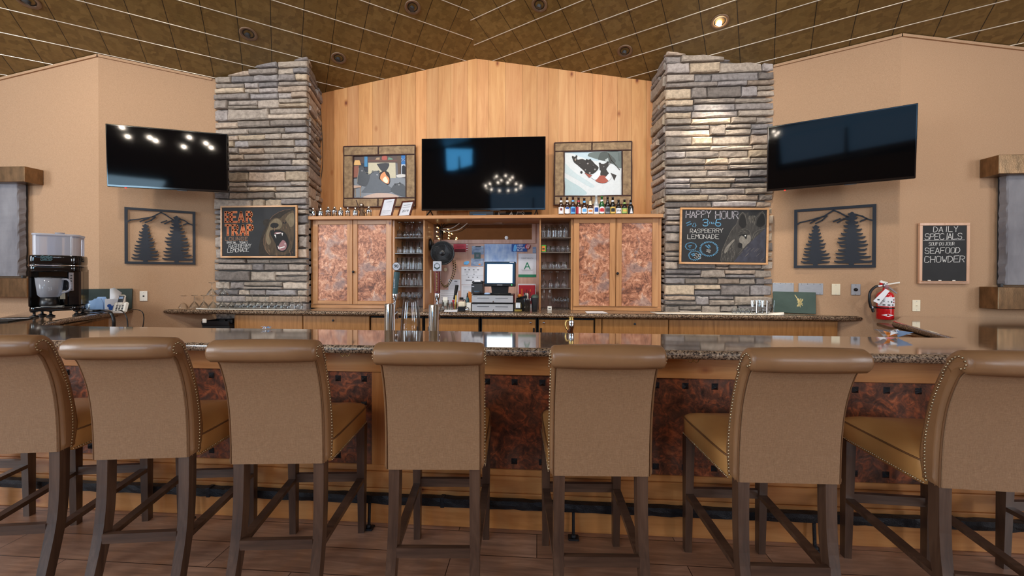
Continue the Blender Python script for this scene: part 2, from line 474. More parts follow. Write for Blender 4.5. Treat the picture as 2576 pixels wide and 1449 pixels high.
wood('frame_wood', (186, 132, 78), (204, 152, 96), (218, 170, 116), 'x', 2.0, knots=False)
wood('frame_wood_pale', (196, 150, 118), (214, 170, 138), (224, 184, 152), 'z', 2.0, knots=False)
wood('red_wood', (62, 26, 18), (84, 38, 26), (104, 52, 36), 'z', 2.0, knots=False)
attr_mat('ledge_stone', .85, .55, 26, .55)
plain('mortar', (104, 98, 93), .95, 0, (124, 117, 111), 30, bump=.4)
# leather
n = NT('leather'); v = n.coord(); a = n.noise(v, 4, 4); fine = n.voro(v, 260); wr = n.noise(n.coord((3, 1, 1)), 14, 5, .6, .5)
c = n.ramp(a, [(.3, (140, 102, 70)), (.7, (158, 117, 80))])
n.pbr(c, .34, 0, n.bump(n.math('ADD', n.math('MULTIPLY', fine, .25), wr), .12, .004), spec=.5)
n = NT('leather_seat'); v = n.coord(); a = n.noise(v, 4, 4); fine = n.voro(v, 260)
c = n.ramp(a, [(.3, (190, 138, 80)), (.7, (206, 154, 94))])
n.pbr(c, .4, 0, n.bump(fine, .08, .002), spec=.45)
n = NT('back_fabric'); v = n.coord()
h1 = n.noise(n.coord((6, 1, 1)), 60, 4, .7); h2 = n.noise(n.coord((1, 1, 6)), 60, 4, .7); big = n.noise(v, 3, 3)
f = n.math('ADD', n.math('MULTIPLY', h1, .5), n.math('MULTIPLY', h2, .5))
c = n.ramp(f, [(.34, (140, 106, 76)), (.52, (158, 122, 90)), (.7, (176, 140, 106))])
c = n.mix(n.math('MULTIPLY', big, .2), c, (138, 100, 72))
n.pbr(c, .46, 0, n.bump(f, .3, .003), spec=.4)
plain('leather_piping', (118, 82, 52), .45)
plain('nail_brass', (176, 156, 126), .28, .9)
plain('black_plastic', (20, 20, 22), .35)
plain('black_matte', (26, 25, 25), .8)
plain('black_gloss', (12, 12, 14), .1, spec=.6)
plain('screen', (4, 5, 7), .05, spec=.16)
plain('dark_grey', (50, 51, 54), .5)
plain('art_metal', (36, 40, 48), .5, .2)
plain('chrome', (205, 207, 212), .12, 1.0)
plain('steel', (176, 178, 184), .28, 1.0)
plain('brushed_steel', (196, 196, 200), .36, .5, (168, 169, 174), 20, (1, 30, 30))
plain('drawer_steel', (206, 208, 212), .34, .55)
plain('brass', (196, 164, 100), .25, .9)
plain('bronze', (112, 90, 66), .3, .8, (150, 118, 86), 9, (3, 3, 1), bump=.2)
plain('iron', (30, 30, 33), .42, .55, (48, 48, 52), 30, bump=.7)
plain('slate', (112, 110, 116), .7, 0, (146, 144, 148), 5, (1, 1, .4), bump=.9)
plain('white_plastic', (232, 228, 218), .4)
plain('ivory', (226, 214, 186), .45)
plain('white_paper', (232, 232, 236), .8)
plain('paper_grey', (206, 208, 216), .8)
plain('grey_ink', (120, 122, 130), .8)
plain('dark_ink', (40, 42, 46), .8)
plain('red', (196, 22, 30), .22, coat=.5)
plain('red_matte', (168, 30, 46), .6)
plain('dark_red', (112, 26, 28), .35)
plain('deep_green', (52, 70, 60), .5, 0, (66, 84, 74), 6, bump=.2)
plain('leather_green', (40, 50, 46), .4, 0, (56, 66, 60), 6)
plain('teal', (66, 96, 100), .5)
plain('green_letter', (34, 122, 88), .6)
plain('blue', (24, 74, 150), .5)
plain('sky_blue', (96, 172, 230), .5)
plain('pale_blue', (150, 178, 214), .5)
plain('map_blue', (120, 150, 204), .7, 0, (186, 204, 226), 16, (1, 1, .5))
plain('photo_blue', (84, 108, 150), .5, 0, (170, 186, 206), 22, (.5, 1, 1))
plain('photo_red', (170, 34, 60), .5, 0, (226, 84, 96), 22, (.4, 1, 1))
plain('green', (64, 150, 50), .5)
plain('lime', (150, 178, 92), .5)
plain('yellow', (216, 180, 84), .5)
plain('orange', (214, 126, 44), .5)
plain('amber_glass', (52, 26, 12), .08, spec=.7)
plain('dark_bottle', (22, 16, 12), .08, spec=.7)
plain('green_bottle', (20, 84, 36), .08, spec=.7)
plain('clear_bottle', (170, 172, 172), .08, spec=.7)
plain('silver_label', (120, 124, 130), .4, .3)
plain('gold', (210, 184, 120), .35, .6)
plain('chalkboard', (32, 32, 33), .75, 0, (42, 42, 44), 5)
plain('chalk_white', (216, 214, 210), .95)
plain('chalk_grey', (150, 146, 152), .95)
plain('chalk_blue', (112, 176, 216), .95)
plain('chalk_orange', (172, 84, 56), .95, 0, (196, 104, 70), 60, (.3, 1, 3))
plain('chalk_peach', (220, 152, 96), .95)
plain('chalk_tan', (160, 122, 96), .95)
plain('chalk_pink', (150, 110, 112), .95)
plain('ceiling_trim', (120, 96, 76), .4, .2)
plain('can_dark', (40, 34, 30), .5)
plain('drawing_fur', (66, 56, 46), .95, 0, (92, 78, 62), 40, (1, 1, .3))
plain('drawing_fur_light', (104, 92, 72), .95, 0, (130, 116, 94), 40, (1, 1, .3))
plain('drawing_fur_dark', (44, 40, 36), .95, 0, (58, 52, 46), 40)
plain('wolf_fur', (54, 52, 50), .95, 0, (76, 73, 70), 40, (1, 1, .3))
plain('wolf_light', (116, 110, 102), .95, 0, (142, 136, 126), 40)
plain('wolf_slope', (52, 52, 60), .95, 0, (72, 72, 84), 14, (1, 1, .6))
plain('bark', (122, 98, 74), .8, 0, (176, 148, 112), 18, (1, 1, 1), bump=.6)
plain('twig', (58, 30, 24), .6)
plain('wood_carving', (120, 88, 56), .7, 0, (72, 50, 34), 40)
attr_mat('paint', .45, .05, 40, .18, dark=(200, 200, 200))
n = NT('lamp_glow'); n.pbr((255, 240, 220), .5, emit=(255, 226, 180), es=14)
n = NT('bulb_glow'); n.pbr((255, 240, 220), .5, emit=(255, 240, 220), es=350)
plain('grille_grey', (46, 47, 50), .4)
n = NT('fairy_glow'); n.pbr((255, 240, 220), .5, emit=(255, 226, 170), es=4)
n = NT('led_red'); n.pbr((255, 40, 30), .5, emit=(255, 40, 30), es=2)
n = NT('led_green'); n.pbr((80, 230, 120), .5, emit=(80, 230, 120), es=1.2)
n = NT('pos_screen'); n.pbr((230, 245, 250), .3, emit=(236, 248, 255), es=1.25)
n = NT('pos_bezel'); n.pbr((14, 60, 92), .3)
plain('neon_tube', (228, 218, 208), .3)
glass('clear_glass', (250, 252, 252), .9, .25); glass('tinted_glass', (238, 242, 242), 1.0, .35); glass('hopper_plastic', (240, 242, 248), .7, .2, haze=.55)
plain('mirror', (150, 132, 116), .05, 1.0)
plain('linen', (226, 218, 206), .7)
plain('apron_dark', (30, 22, 18), .8)
# ------------------------------------------------------------------ room shell
AL, AR, SL = R(34.8), R(29.2), .33
cl = Vector((-4.747, 3.863, 3.835)); cr = Vector((3.546, 4.033, 3.84))
ql = Vector((-3.946, 4.42, 3.813)); qr = Vector((2.64, 4.539, 3.829))
uL = Vector((math.cos(AL), math.sin(AL), 0)); dL = Vector((math.sin(AL), -math.cos(AL), 0))
uR = Vector((-math.cos(AR), math.sin(AR), 0)); dR = Vector((-math.sin(AR), -math.cos(AR), 0))
ZL = 3.826; ZR = 3.834
WL = Wall(cl, 34.8); WR = Wall(cr, -29.2); WFL = Wall(cl, 0); WFR = Wall(cr, 0)
YW, YN, YC, YS, YK = 4.97, 4.93, 4.50, 4.44, 4.15
WB = Wall((0, YW, 0), 0)
ZK = 1.05; ZBAR = 1.067
def ceil_z(x, y):
    p = Vector((x, y, 0))
    a = ZL + SL * (p - Vector((cl.x, cl.y, 0))).dot(dL)
    b = ZR + SL * (p - Vector((cr.x, cr.y, 0))).dot(dR)
    return min(a, b)
# the two ceiling slopes meet along a ridge that runs towards the room
def ridge_x(y):
    # a(x,y) == b(x,y)
    ca = ZL - SL * (cl.x * dL.x + cl.y * dL.y); cb = ZR - SL * (cr.x * dR.x + cr.y * dR.y)
    return (cb - ca + SL * (dR.y - dL.y) * y) / (SL * (dL.x - dR.x))
def clip(poly, fn):
    out = []
    for i in range(len(poly)):
        a, b = poly[i-1], poly[i]; fa, fb = fn(a), fn(b)
        if fa >= 0 and fb >= 0: out.append(b)
        elif fa >= 0 or fb >= 0:
            t = fa / (fa - fb); q = a + (b - a) * t; out.append(q)
            if fb >= 0: out.append(b)
    return out
XL, XRR, YB, YT = -9.0, 8.6, -7.0, 5.2
mb = MB()
uvs = {}
def ceil_part(side):
    if side == 'L':
        pts = [Vector((XL, YB)), Vector((ridge_x(YB), YB)), Vector((ridge_x(YT), YT)), Vector((XL, YT))]
        o, u, d, du, u0, dd, d0, z0 = cl, uL, dL, .30, -.20, .31, .021, ZL
    else:
        pts = [Vector((ridge_x(YB), YB)), Vector((XRR, YB)), Vector((XRR, YT)), Vector((ridge_x(YT), YT))]
        o, u, d, du, u0, dd, d0, z0 = cr, uR, dR, .321, .07, .278, .09, ZR
    return pts, o, u, d, du, u0, dd, d0, z0
mc = MB(); cuv = []
for side in 'LR':
    pts, o, u, d, du, u0, dd, d0, z0 = ceil_part(side)
    vs = []
    for p in pts:
        r_ = Vector((p.x, p.y, 0)) - Vector((o.x, o.y, 0))
        vs.append((p.x, p.y, z0 + SL * r_.dot(d))); cuv.append(((r_.dot(u) - u0) / du, (r_.dot(d) - d0) / dd + (0 if side == 'L' else 100)))
    mc.add(vs, [(3, 2, 1, 0)])
    mc.add([(x, y, z + .12) for x, y, z in vs], [(0, 1, 2, 3)]); cuv += cuv[-4:]
    # pale metal strips between the tile courses
    mc.m = 1
    k0 = -14 if side == 'L' else -14
    for k in range(k0, 34):
        dv = d0 + dd * k
        a = Vector((o.x, o.y)) + Vector((d.x, d.y)) * dv - Vector((u.x, u.y)) * 14
        b = Vector((o.x, o.y)) + Vector((d.x, d.y)) * dv + Vector((u.x, u.y)) * 14
        # clip to region
        seg = [a, b]
        def cut(seg, fn):
            fa, fb = fn(seg[0]), fn(seg[1])
            if fa < 0 and fb < 0: return None
            if fa >= 0 and fb >= 0: return seg
            t = fa / (fa - fb); q = seg[0] + (seg[1] - seg[0]) * t
            return [seg[0], q] if fa >= 0 else [q, seg[1]]
        sg = 1 if side == 'L' else -1
        for fn in (lambda p: sg * (ridge_x(p.y) - p.x), lambda p: p.y + 4.0, lambda p: YT - p.y, lambda p: p.x - XL, lambda p: XRR - p.x):
            seg = cut(seg, fn) if seg else None
        if not seg or (seg[1] - seg[0]).length < .1: continue
        W3 = []
        for p, e in ((seg[0], -.003), (seg[1], -.003), (seg[1], .003), (seg[0], .003)):
            q = p + Vector((d.x, d.y)) * e
            r_ = q - Vector((o.x, o.y)); W3.append((q.x, q.y, z0 + SL * r_.dot(Vector((d.x, d.y)))))
        vs = [(x, y, z - .004) for x, y, z in W3] + [(x, y, z + .002) for x, y, z in W3]
        mc.add(vs, [(0, 1, 2, 3)[::-1], (4, 5, 6, 7), (0, 1, 5, 4), (1, 2, 6, 5), (2, 3, 7, 6), (3, 0, 4, 7)]); cuv += [(0, 0)] * 8
    mc.m = 0
ceil = struct('ceiling', mc, ['ceiling_tile', 'metal_strip'])
ul = ceil.data.uv_layers.new(name='UVMap')
for p in ceil.data.polygons:
    for li in p.loop_indices: ul.data[li].uv = cuv[ceil.data.loops[li].vertex_index]
# floor
mb = MB(); mb.box((XL - .3, YB - .3, -.1), (XRR + .3, 5.6, 0)); struct('floor', mb, 'floor_plank')
# walls : each a slab whose top follows the ceiling
def wallseg(name, a, b, mat, th=.15, z0=0, zs=None, into=None):
    a = Vector(a); b = Vector(b); t = (b - a).normalized(); nn = Vector((-t.y, t.x)) * th
    if into is not None and nn.dot(Vector(into)) < 0: nn = -nn
    N = 12; mb = MB(); vs = []; fs = []
    for i in range(N + 1):
        p = a + (b - a) * (i / N)
        zt = ceil_z(p.x, p.y) + .03 if zs is None else zs
        for q in (p, p + nn): vs += [(q.x, q.y, z0), (q.x, q.y, zt)]
    for i in range(N):
        k = i * 4
        fs += [(k, k+4, k+5, k+1), (k+2, k+3, k+7, k+6), (k+1, k+5, k+7, k+3), (k, k+2, k+6, k+4)]
    fs += [(0, 1, 3, 2), (N*4, N*4+2, N*4+3, N*4+1)]
    mb.add(vs, fs); return struct(name, mb, mat)
e_l = Vector((cl.x, cl.y)) + Vector((uL.x, uL.y)) * 1.9
e_r = Vector((cr.x, cr.y)) + Vector((uR.x, uR.y)) * 1.9
wallseg('wall_left', (cl.x, cl.y), e_l, 'wallpaper', into=(-.5, 1))
wallseg('wall_right', (cr.x, cr.y), e_r, 'wallpaper', into=(.5, 1))
wallseg('wall_front_left', (XL, cl.y), (cl.x, cl.y), 'wallpaper', into=(0, 1))
wallseg('wall_front_right', (cr.x, cr.y), (XRR, cr.y), 'wallpaper', into=(0, 1))
# knotty alder boarding above the back shelf
mb = MB(); random.seed(3)
x = -3.25
while x < 1.95:
    wd = random.choice([.12, .15, .17, .19, .22]); x2 = min(x + wd, 1.95)
    if x < -.775 < x2 and abs(x + .775) > .03: x2 = -.775
    t = random.uniform(.80, 1.06); mb.col = (t, t * random.uniform(.96, 1.02), t * random.uniform(.92, 1.02), 1)
    za, zb = ceil_z(x, YW) + .03, ceil_z(x2, YW) + .03
    mb.prism([(x + .0012, 2.0), (x2 - .0012, 2.0), (x2 - .0012, zb), (x + .0012, za)], YW, YW + .03)
    x = x2
struct('wall_back', mb, 'alder_wall')
mb = MB(); mb.box((-3.6, YW + .03, 0), (2.3, YW + .15, 5.0)); struct('wall_back_core', mb, 'mortar')
wallseg('wall_side_left', (XL, YB), (XL, cl.y), 'wallpaper', into=(-1, 0))
wallseg('wall_side_right', (XRR, YB), (XRR, cr.y), 'wallpaper', into=(1, 0))
wallseg('wall_rear', (XL, YB), (XRR, YB), 'wallpaper', into=(0, -1))
# trims along the wall tops
def top_trim(name, a, b, into):
    mb = MB(); a = Vector(a); b = Vector(b); N = 6; t = (b - a).normalized(); nn = Vector((t.y, -t.x))
    if nn.dot(Vector(into)) > 0: nn = -nn
    for i in range(N):
        p = a + (b - a) * (i / N); q = a + (b - a) * ((i + 1) / N)
        vs = []
        for r_ in (p, q):
            z = ceil_z(r_.x, r_.y)
            for (o_, h) in ((0, -.028), (.016, -.028), (.016, -.002), (0, -.002)):
                s_ = r_ + nn * o_; vs.append((s_.x, s_.y, z + h))
        mb.add(vs, [(0, 1, 5, 4), (1, 2, 6, 5), (3, 0, 4, 7)])
    return struct(name, mb, 'wallpaper')
top_trim('trim_1', (cl.x, cl.y), (ql.x, ql.y), (-.5, 1)); top_trim('trim_2', (cr.x, cr.y), (qr.x, qr.y), (.5, 1))
top_trim('trim_3', (XL, cl.y), (cl.x, cl.y), (0, 1)); top_trim('trim_4', (cr.x, cr.y), (XRR, cr.y), (0, 1))
# windows behind the camera, around the daylight
wn_ = 0
for (x, y, z, sx, sz, pw_, cl_) in WIN:
    wn_ += 1; mb = MB()
    for (a, b) in (((-sx/2-.1, -sz/2-.1), (-sx/2, sz/2+.1)), ((sx/2, -sz/2-.1), (sx/2+.1, sz/2+.1)), ((-sx/2, sz/2), (sx/2, sz/2+.1)), ((-sx/2, -sz/2-.1), (sx/2, -sz/2)), ((-.03, -sz/2), (.03, sz/2)), ((-sx/2, .3), (sx/2, .36))):
        mb.box((x + a[0], YB, z + a[1]), (x + b[0], y + .06, z + b[1]))
    struct('window_%d' % wn_, mb, 'dark_wood')
for sgn in (-1, 1):
    wn_ += 1; mb = MB(); xw = XL if sgn < 0 else XRR; xi = xw - sgn * .25
    for (a, b) in (((-1.9, -1.4), (-1.8, 1.4)), ((1.8, -1.4), (1.9, 1.4)), ((-1.8, 1.3), (1.8, 1.4)), ((-1.8, -1.4), (1.8, -1.3)), ((-.03, -1.3), (.03, 1.3))):
        mb.box((min(xw, xi), -1.2 + a[0], 2.6 + a[1]), (max(xw, xi), -1.2 + b[0], 2.6 + b[1]))
    struct('window_%d' % wn_, mb, 'dark_wood')

# ------------------------------------------------------------------ ledge stone pillars
def stone_face(mb, o, u, n, L, ztop, rnd, end0=0, end1=0, dep=.07):
    """stacked ledge stones on a face: origin o (2D), direction u, outward n; stones jut out by up to dep"""
    z = 0.0
    pal = [(178, 164, 150), (162, 150, 140), (192, 176, 160), (148, 138, 131), (168, 158, 153), (198, 178, 154), (156, 149, 147), (182, 162, 144), (166, 153, 141)]
    while z < ztop:
        h = rnd.choice([.06, .075, .085, .095, .11, .13, .145]); x = -end0
        row = []
        while x < L + end1:
            l = rnd.uniform(.14, .52) * (1 if h > .07 else 1.15)
            if L + end1 - (x + l) < .11: l = L + end1 - x
            row.append((x, x + l)); x += l
        for (a, b) in row:
            parts = [(z, z + h)]
            if h > .09 and rnd.random() < .45 and b - a > .15:
                s_ = z + h * rnd.uniform(.4, .6); parts = [(z, s_), (s_, z + h)]
            for (za, zb) in parts:
                fr = rnd.uniform(.5, 1.0) * dep; c = rnd.choice(pal); k = rnd.uniform(.85, 1.12)
                mb.col = lin(tuple(min(255, q * k) for q in c))
                g = .003; j = lambda q: rnd.uniform(-q, q)
                A0, B0, Z0, Z1 = a + g, b - g, za + g * .8, zb - g * .8
                sl0, sl1 = j(.012), j(.012)
                e1 = min(.016, (Z1 - Z0) * .3)
                K = 4
                top = [Z1 - abs(j(.012)) * (zb - za) / .09 for _ in range(K + 1)]; bot = [Z0 + abs(j(.008)) * (zb - za) / .09 for _ in range(K + 1)]
                rings = []
                for (dy, ins) in ((0, 0), (fr - .014, .001), (fr - .004, e1 * .45), (fr, e1)):
                    ring = []
                    for i in range(K + 1):
                        t = i / K; xx = (A0 + ins) + ((B0 - ins) - (A0 + ins)) * t + sl0 * (.5 - t)
                        ring.append((xx, dy + (j(.004) if dy > .02 else 0), bot[i] + ins))
                    for i in range(K, -1, -1):
                        t = i / K; xx = (A0 + ins) + ((B0 - ins) - (A0 + ins)) * t - sl1 * (.5 - t)
                        ring.append((xx, dy + (j(.004) if dy > .02 else 0), top[i] - ins))
                    rings.append(ring)
                vs = []
                for ring in rings:
                    for (xx, dy, zz) in ring:
                        p = Vector(o) + Vector(u) * xx + Vector(n) * dy; vs.append((p.x, p.y, zz))
                m_ = 2 * (K + 1); fs = []
                flip = (Vector(u).x * Vector(n).y - Vector(u).y * Vector(n).x) > 0
                for q in range(len(rings) - 1):
                    for i in range(m_):
                        i2 = (i + 1) % m_; f = [q*m_+i, q*m_+i2, (q+1)*m_+i2, (q+1)*m_+i]
                        fs.append(f)
                b3 = (len(rings) - 1) * m_
                for i in range(K):
                    fs.append([b3+i, b3+i+1, b3+m_-2-i, b3+m_-1-i])
                if flip: fs = [f[::-1] for f in fs]
                mb.add(vs, fs, False)
        z += h
def pillar(name, x0, x1, yf, xin_back, side, seed):
    rnd = random.Random(seed); mb = MB()
    ztop = max(ceil_z(x0, yf), ceil_z(x1, yf), ceil_z(xin_back, YW)) + .12
    mb.m = 1; mb.col = (1, 1, 1, 1)
    d = .035
    fb = [(x0, yf + d), (x1, yf + d), (x1 if side < 0 else x1, YW), (x0, YW)]
    if side < 0: fb = [(x0, yf + d), (x1 - d, yf + d), (xin_back - d, YW), (x0, YW)]
    else: fb = [(x0 + d, yf + d), (x1, yf + d), (x1, YW), (xin_back + d, YW)]
    mb.slab(fb, 0, ztop)
    mb.m = 0
    stone_face(mb, (x0, yf + d), (1, 0), (0, -1), x1 - x0, ztop, rnd, 0.0, .012 if side < 0 else .0, dep=.065)
    if side < 0:
        a = Vector((x1 - d, yf + d)); b = Vector((xin_back - d, YW)); u = (b - a).normalized(); n_ = Vector((u.y, -u.x))
    else:
        a = Vector((xin_back + d, YW)); b = Vector((x0 + d, yf + d)); u = (b - a).normalized(); n_ = Vector((u.y, -u.x))
    stone_face(mb, a, u, n_, (b - a).length, ztop, rnd, dep=.065)
    o = struct(name, mb, ['ledge_stone', 'mortar'])
    return o
xlo = atY(541, 500, 4.42).x; xli = atY(771, 500, 4.42).x; xlb = atY(806, 500, YW).x
xro = atY(1944, 500, 4.54).x; xri = atY(1674, 500, 4.54).x; xrb = atY(1639, 500, YW).x
pillar('wall_pillar_left', xlo, xli, 4.42, xlb, -1, 5)
pillar('wall_pillar_right', xri, xro, 4.54, xrb, 1, 11)
# ------------------------------------------------------------------ front bar
YF, YBK, YP = 2.06, 2.66, 2.22
# granite top: front run plus the two returns that go back to the side walls
inL1, inL2 = atZ(172, 800, ZBAR), atZ(357, 773.5, ZBAR)
outL1, outL2 = atZ(72, 782, ZBAR), atZ(0, 798, ZBAR)
dirL = (outL2 - outL1).normalized()
fl = outL2 + dirL * ((YF - outL2.y) / dirL.y)
def on_wall(p, d, W, off=.004):
    t = ((W.P0 - W.n * off) - p).dot(W.n) / d.dot(W.n); return p + d * t
wl_in = on_wall(inL2, (inL2 - inL1).normalized(), WL)
wl_out = outL1 - dirL * .02
inR1, inR2 = atZ(2405, 851, ZBAR), atZ(2243, 808, ZBAR)
wr_in = inR2
cornR = Vector((cr.x, cr.y - .004, 0))
xb_r = inR1.x + (YBK - inR1.y) * (inR2.x - inR1.x) / (inR2.y - inR1.y)
back_l = atZ(185, 819, ZBAR)
top = [(fl.x, YF), (3.66, YF), (4.75, cr.y - .004), (cornR.x + .01, cornR.y), (wr_in.x, wr_in.y), (xb_r, YBK),
       (back_l.x + .25, YBK), (atZ(140, 814.5, ZBAR).x, YBK + .03), (atZ(128, 808, ZBAR).x, atZ(128, 808, ZBAR).y), (inL1.x, inL1.y), (wl_in.x, wl_in.y),
       (cl.x + .02, cl.y - .004), (wl_out.x, min(wl_out.y, cl.y - .004))]
# drop doubles and keep the outline counter clockwise
mb = MB(); mb.slab(top, ZBAR - .048, ZBAR, .018, 3)
bar_top = mb.build('bar_countertop', 'granite'); tag(bar_top, 'polished brown speckled granite bar top in front of the stools', 'bar top')
for p in bar_top.data.polygons: pass
bar_top.data.materials.append(M_['granite_edge'])
for p in bar_top.data.polygons:
    if abs(p.normal.z) < .9: p.material_index = 1
# ledges of polished trim on the inner side of the returns
def ledge(name, a, b, label, wd, zt):
    a = Vector(a); b = Vector(b); t = (b - a).normalized(); n_ = Vector((-t.y, t.x)); out_ = -1 if a.x < 0 else 1
    n_ = n_ * (abs(wd) if n_.x * out_ > 0 else -abs(wd))
    mb = MB(); q = [a, b, b + Vector((n_.x, n_.y, 0)), a + Vector((n_.x, n_.y, 0))]
    pts = [(p.x, p.y) for p in q]
    ar = sum(pts[i-1][0]*pts[i][1] - pts[i][0]*pts[i-1][1] for i in range(4))
    mb.slab(pts if ar > 0 else pts[::-1], zt - .03, zt, .006)
    return tag(mb.build(name, 'bronze'), label, 'ledge')
gl1, gl2 = atZ(171, 816, ZBAR - .05), atZ(357, 776.5, ZBAR - .05)
ledge('bar_ledge', gl2 + (gl1 - gl2)*.24, gl1, 'narrow bronze-edged ledge along the return under the telephone', .075, ZBAR - .05)
gr1, gr2 = atZ(2350, 856, ZBAR - .05), atZ(2205, 812, ZBAR - .05)
ledge('bar_ledge', gr1, gr2, 'narrow bronze-edged ledge along the return below the fire extinguisher', .085, ZBAR - .05)

bf = thing('bar_counter', 'knotty wood bar front with leaf-pressed copper panels and iron studs', 'bar front', (0, YP, 0))
bx0, bx1 = fl.x + .12, 3.72
mb = MB()
zp1 = atY(930, 934, YP).z; zp0 = atY(930, 1166, YP).z
mb.box((bx0, 0.012, zp0 - .02), (bx1, .06, ZBAR - .05)); mb.box((bx0, .02, 0), (bx1, .06, zp0))
mb.build('carcass', 'bar_wood', bf)
mb = MB(); mb.box((bx0, -.02, zp1), (bx1, .012, ZBAR - .049), .003); mb.build('apron', 'bar_wood', bf)
mb = MB(); mb.box((bx0, -.012, .30), (bx1, .012, zp0), .003); mb.build('bottom_rail', 'bar_wood', bf)
mb = MB(); mb.box((bx0, -.022, .205), (bx1, .012, .30), .004); mb.box((bx0, -.03, 0), (bx1, .012, .205), .004); mb.build('plinth', 'bar_wood', bf)
stl = [(-3.24, .17), (-.90, .155), (1.44, .16), (3.64, .16)]
for (xc, wd) in stl:
    mb = MB(); mb.box((max(bx0, xc - wd/2), -.012, zp0), (min(bx1, xc + wd/2), .012, zp1), .003); mb.build('stile', 'bar_wood_z', bf)
for i in range(3):
    xa, xb = stl[i][0] + stl[i][1]/2, stl[i+1][0] - stl[i+1][1]/2
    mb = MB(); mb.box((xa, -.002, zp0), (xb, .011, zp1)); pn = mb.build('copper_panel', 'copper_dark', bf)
    nx = round((xb - xa - .1) / .166); sx = (xb - xa - .1) / nx
    spots = [(xa + .05 + k*sx, zz) for k in range(nx + 1) for zz in (zp0 + .045, zp1 - .045)]
    nz = 3; spots += [(xx, zp0 + .045 + (zp1 - zp0 - .09) * k / nz) for xx in (xa + .05, xb - .05) for k in range(1, nz)]
    for (sx_, sz_) in spots:
        mb = MB(); e = .0175
        mb.add([(sx_ - e, -.002, sz_ - e), (sx_ + e, -.002, sz_ - e), (sx_ + e, -.002, sz_ + e), (sx_ - e, -.002, sz_ + e), (sx_, -.02, sz_)],
               [(0, 1, 4), (1, 2, 4), (2, 3, 4), (3, 0, 4), (3, 2, 1, 0)])
        mb.build('stud', 'iron', pn)
# foot rail
fr = thing('foot_rail', 'black hammered iron foot rail on short posts along the bar front', 'foot rail', (0, 2.166, 0))
mb = MB(); x = bx0 + .1; rnd = random.Random(2)
za, zb = .140, .186
vs = []; N = 150
for i in range(N + 1):
    xx = bx0 + .1 + (3.6 - bx0 - .1) * i / N; j = lambda: rnd.uniform(-.0025, .0025)
    vs += [(xx, -.017 + j(), za + j()), (xx, -.019 + j(), (za+zb)/2 + j()), (xx, -.017 + j(), zb + j()), (xx, .018 + j(), zb + j()), (xx, .018, za)]
fs = []
for i in range(N):
    for k in range(5): fs.append([i*5+k, (i+1)*5+k, (i+1)*5+(k+1) % 5, i*5+(k+1) % 5])
fs += [[0, 1, 2, 3, 4], [N*5+k for k in range(4, -1, -1)]]
mb.add(vs, [f[::-1] for f in fs], False); mb.build('rail', 'iron', fr)
for px in (351, 885, 1448, 2060):
    xx = atZ(px, 1345, .1).x
    mb = MB(); mb.tube([(xx, -.012, .14), (xx, -.014, .1), (xx, -.02, .012)], .0085); mb.tube([(xx, .0, .14), (xx + .03, .02, .145)], .006)
    mb.box((xx - .03, -.05, 0), (xx + .03, .0, .010), .004); mb.sphere((xx, -.025, .012), .016, 8); mb.build('post', 'iron', fr)
for px in (1107, 505, 1890):
    xx = atY(px, 1270, 2.1).x
    mb = MB(); mb.box((xx - .012, -.0215, za - .006), (xx + .012, .021, zb + .006), .003); mb.build('collar', 'iron', fr)
# purse hooks under the bar top
for i, px in enumerate((868, 1745)):
    p = atY(px, 898, 2.12)
    mb = MB()
    for sg in (-1, 1):
        mb.tube([(0, 0, 0), (sg*.004, 0, -.012), (sg*.012, 0, -.022), (sg*.022, 0, -.018), (sg*.028, 0, -.006), (sg*.036, 0, -.002)], .0022, 6)
    mb.box((-.006, -.003, -.004), (.006, .003, .004))
    o = mb.build('purse_hook', 'brass', None, (p.x, p.y, ZBAR - .052)); tag(o, ['small double brass hook under the bar between third and fourth stool', 'small double brass hook under the bar between fifth and sixth stool'][i], 'hook', 'hooks under the bar top')
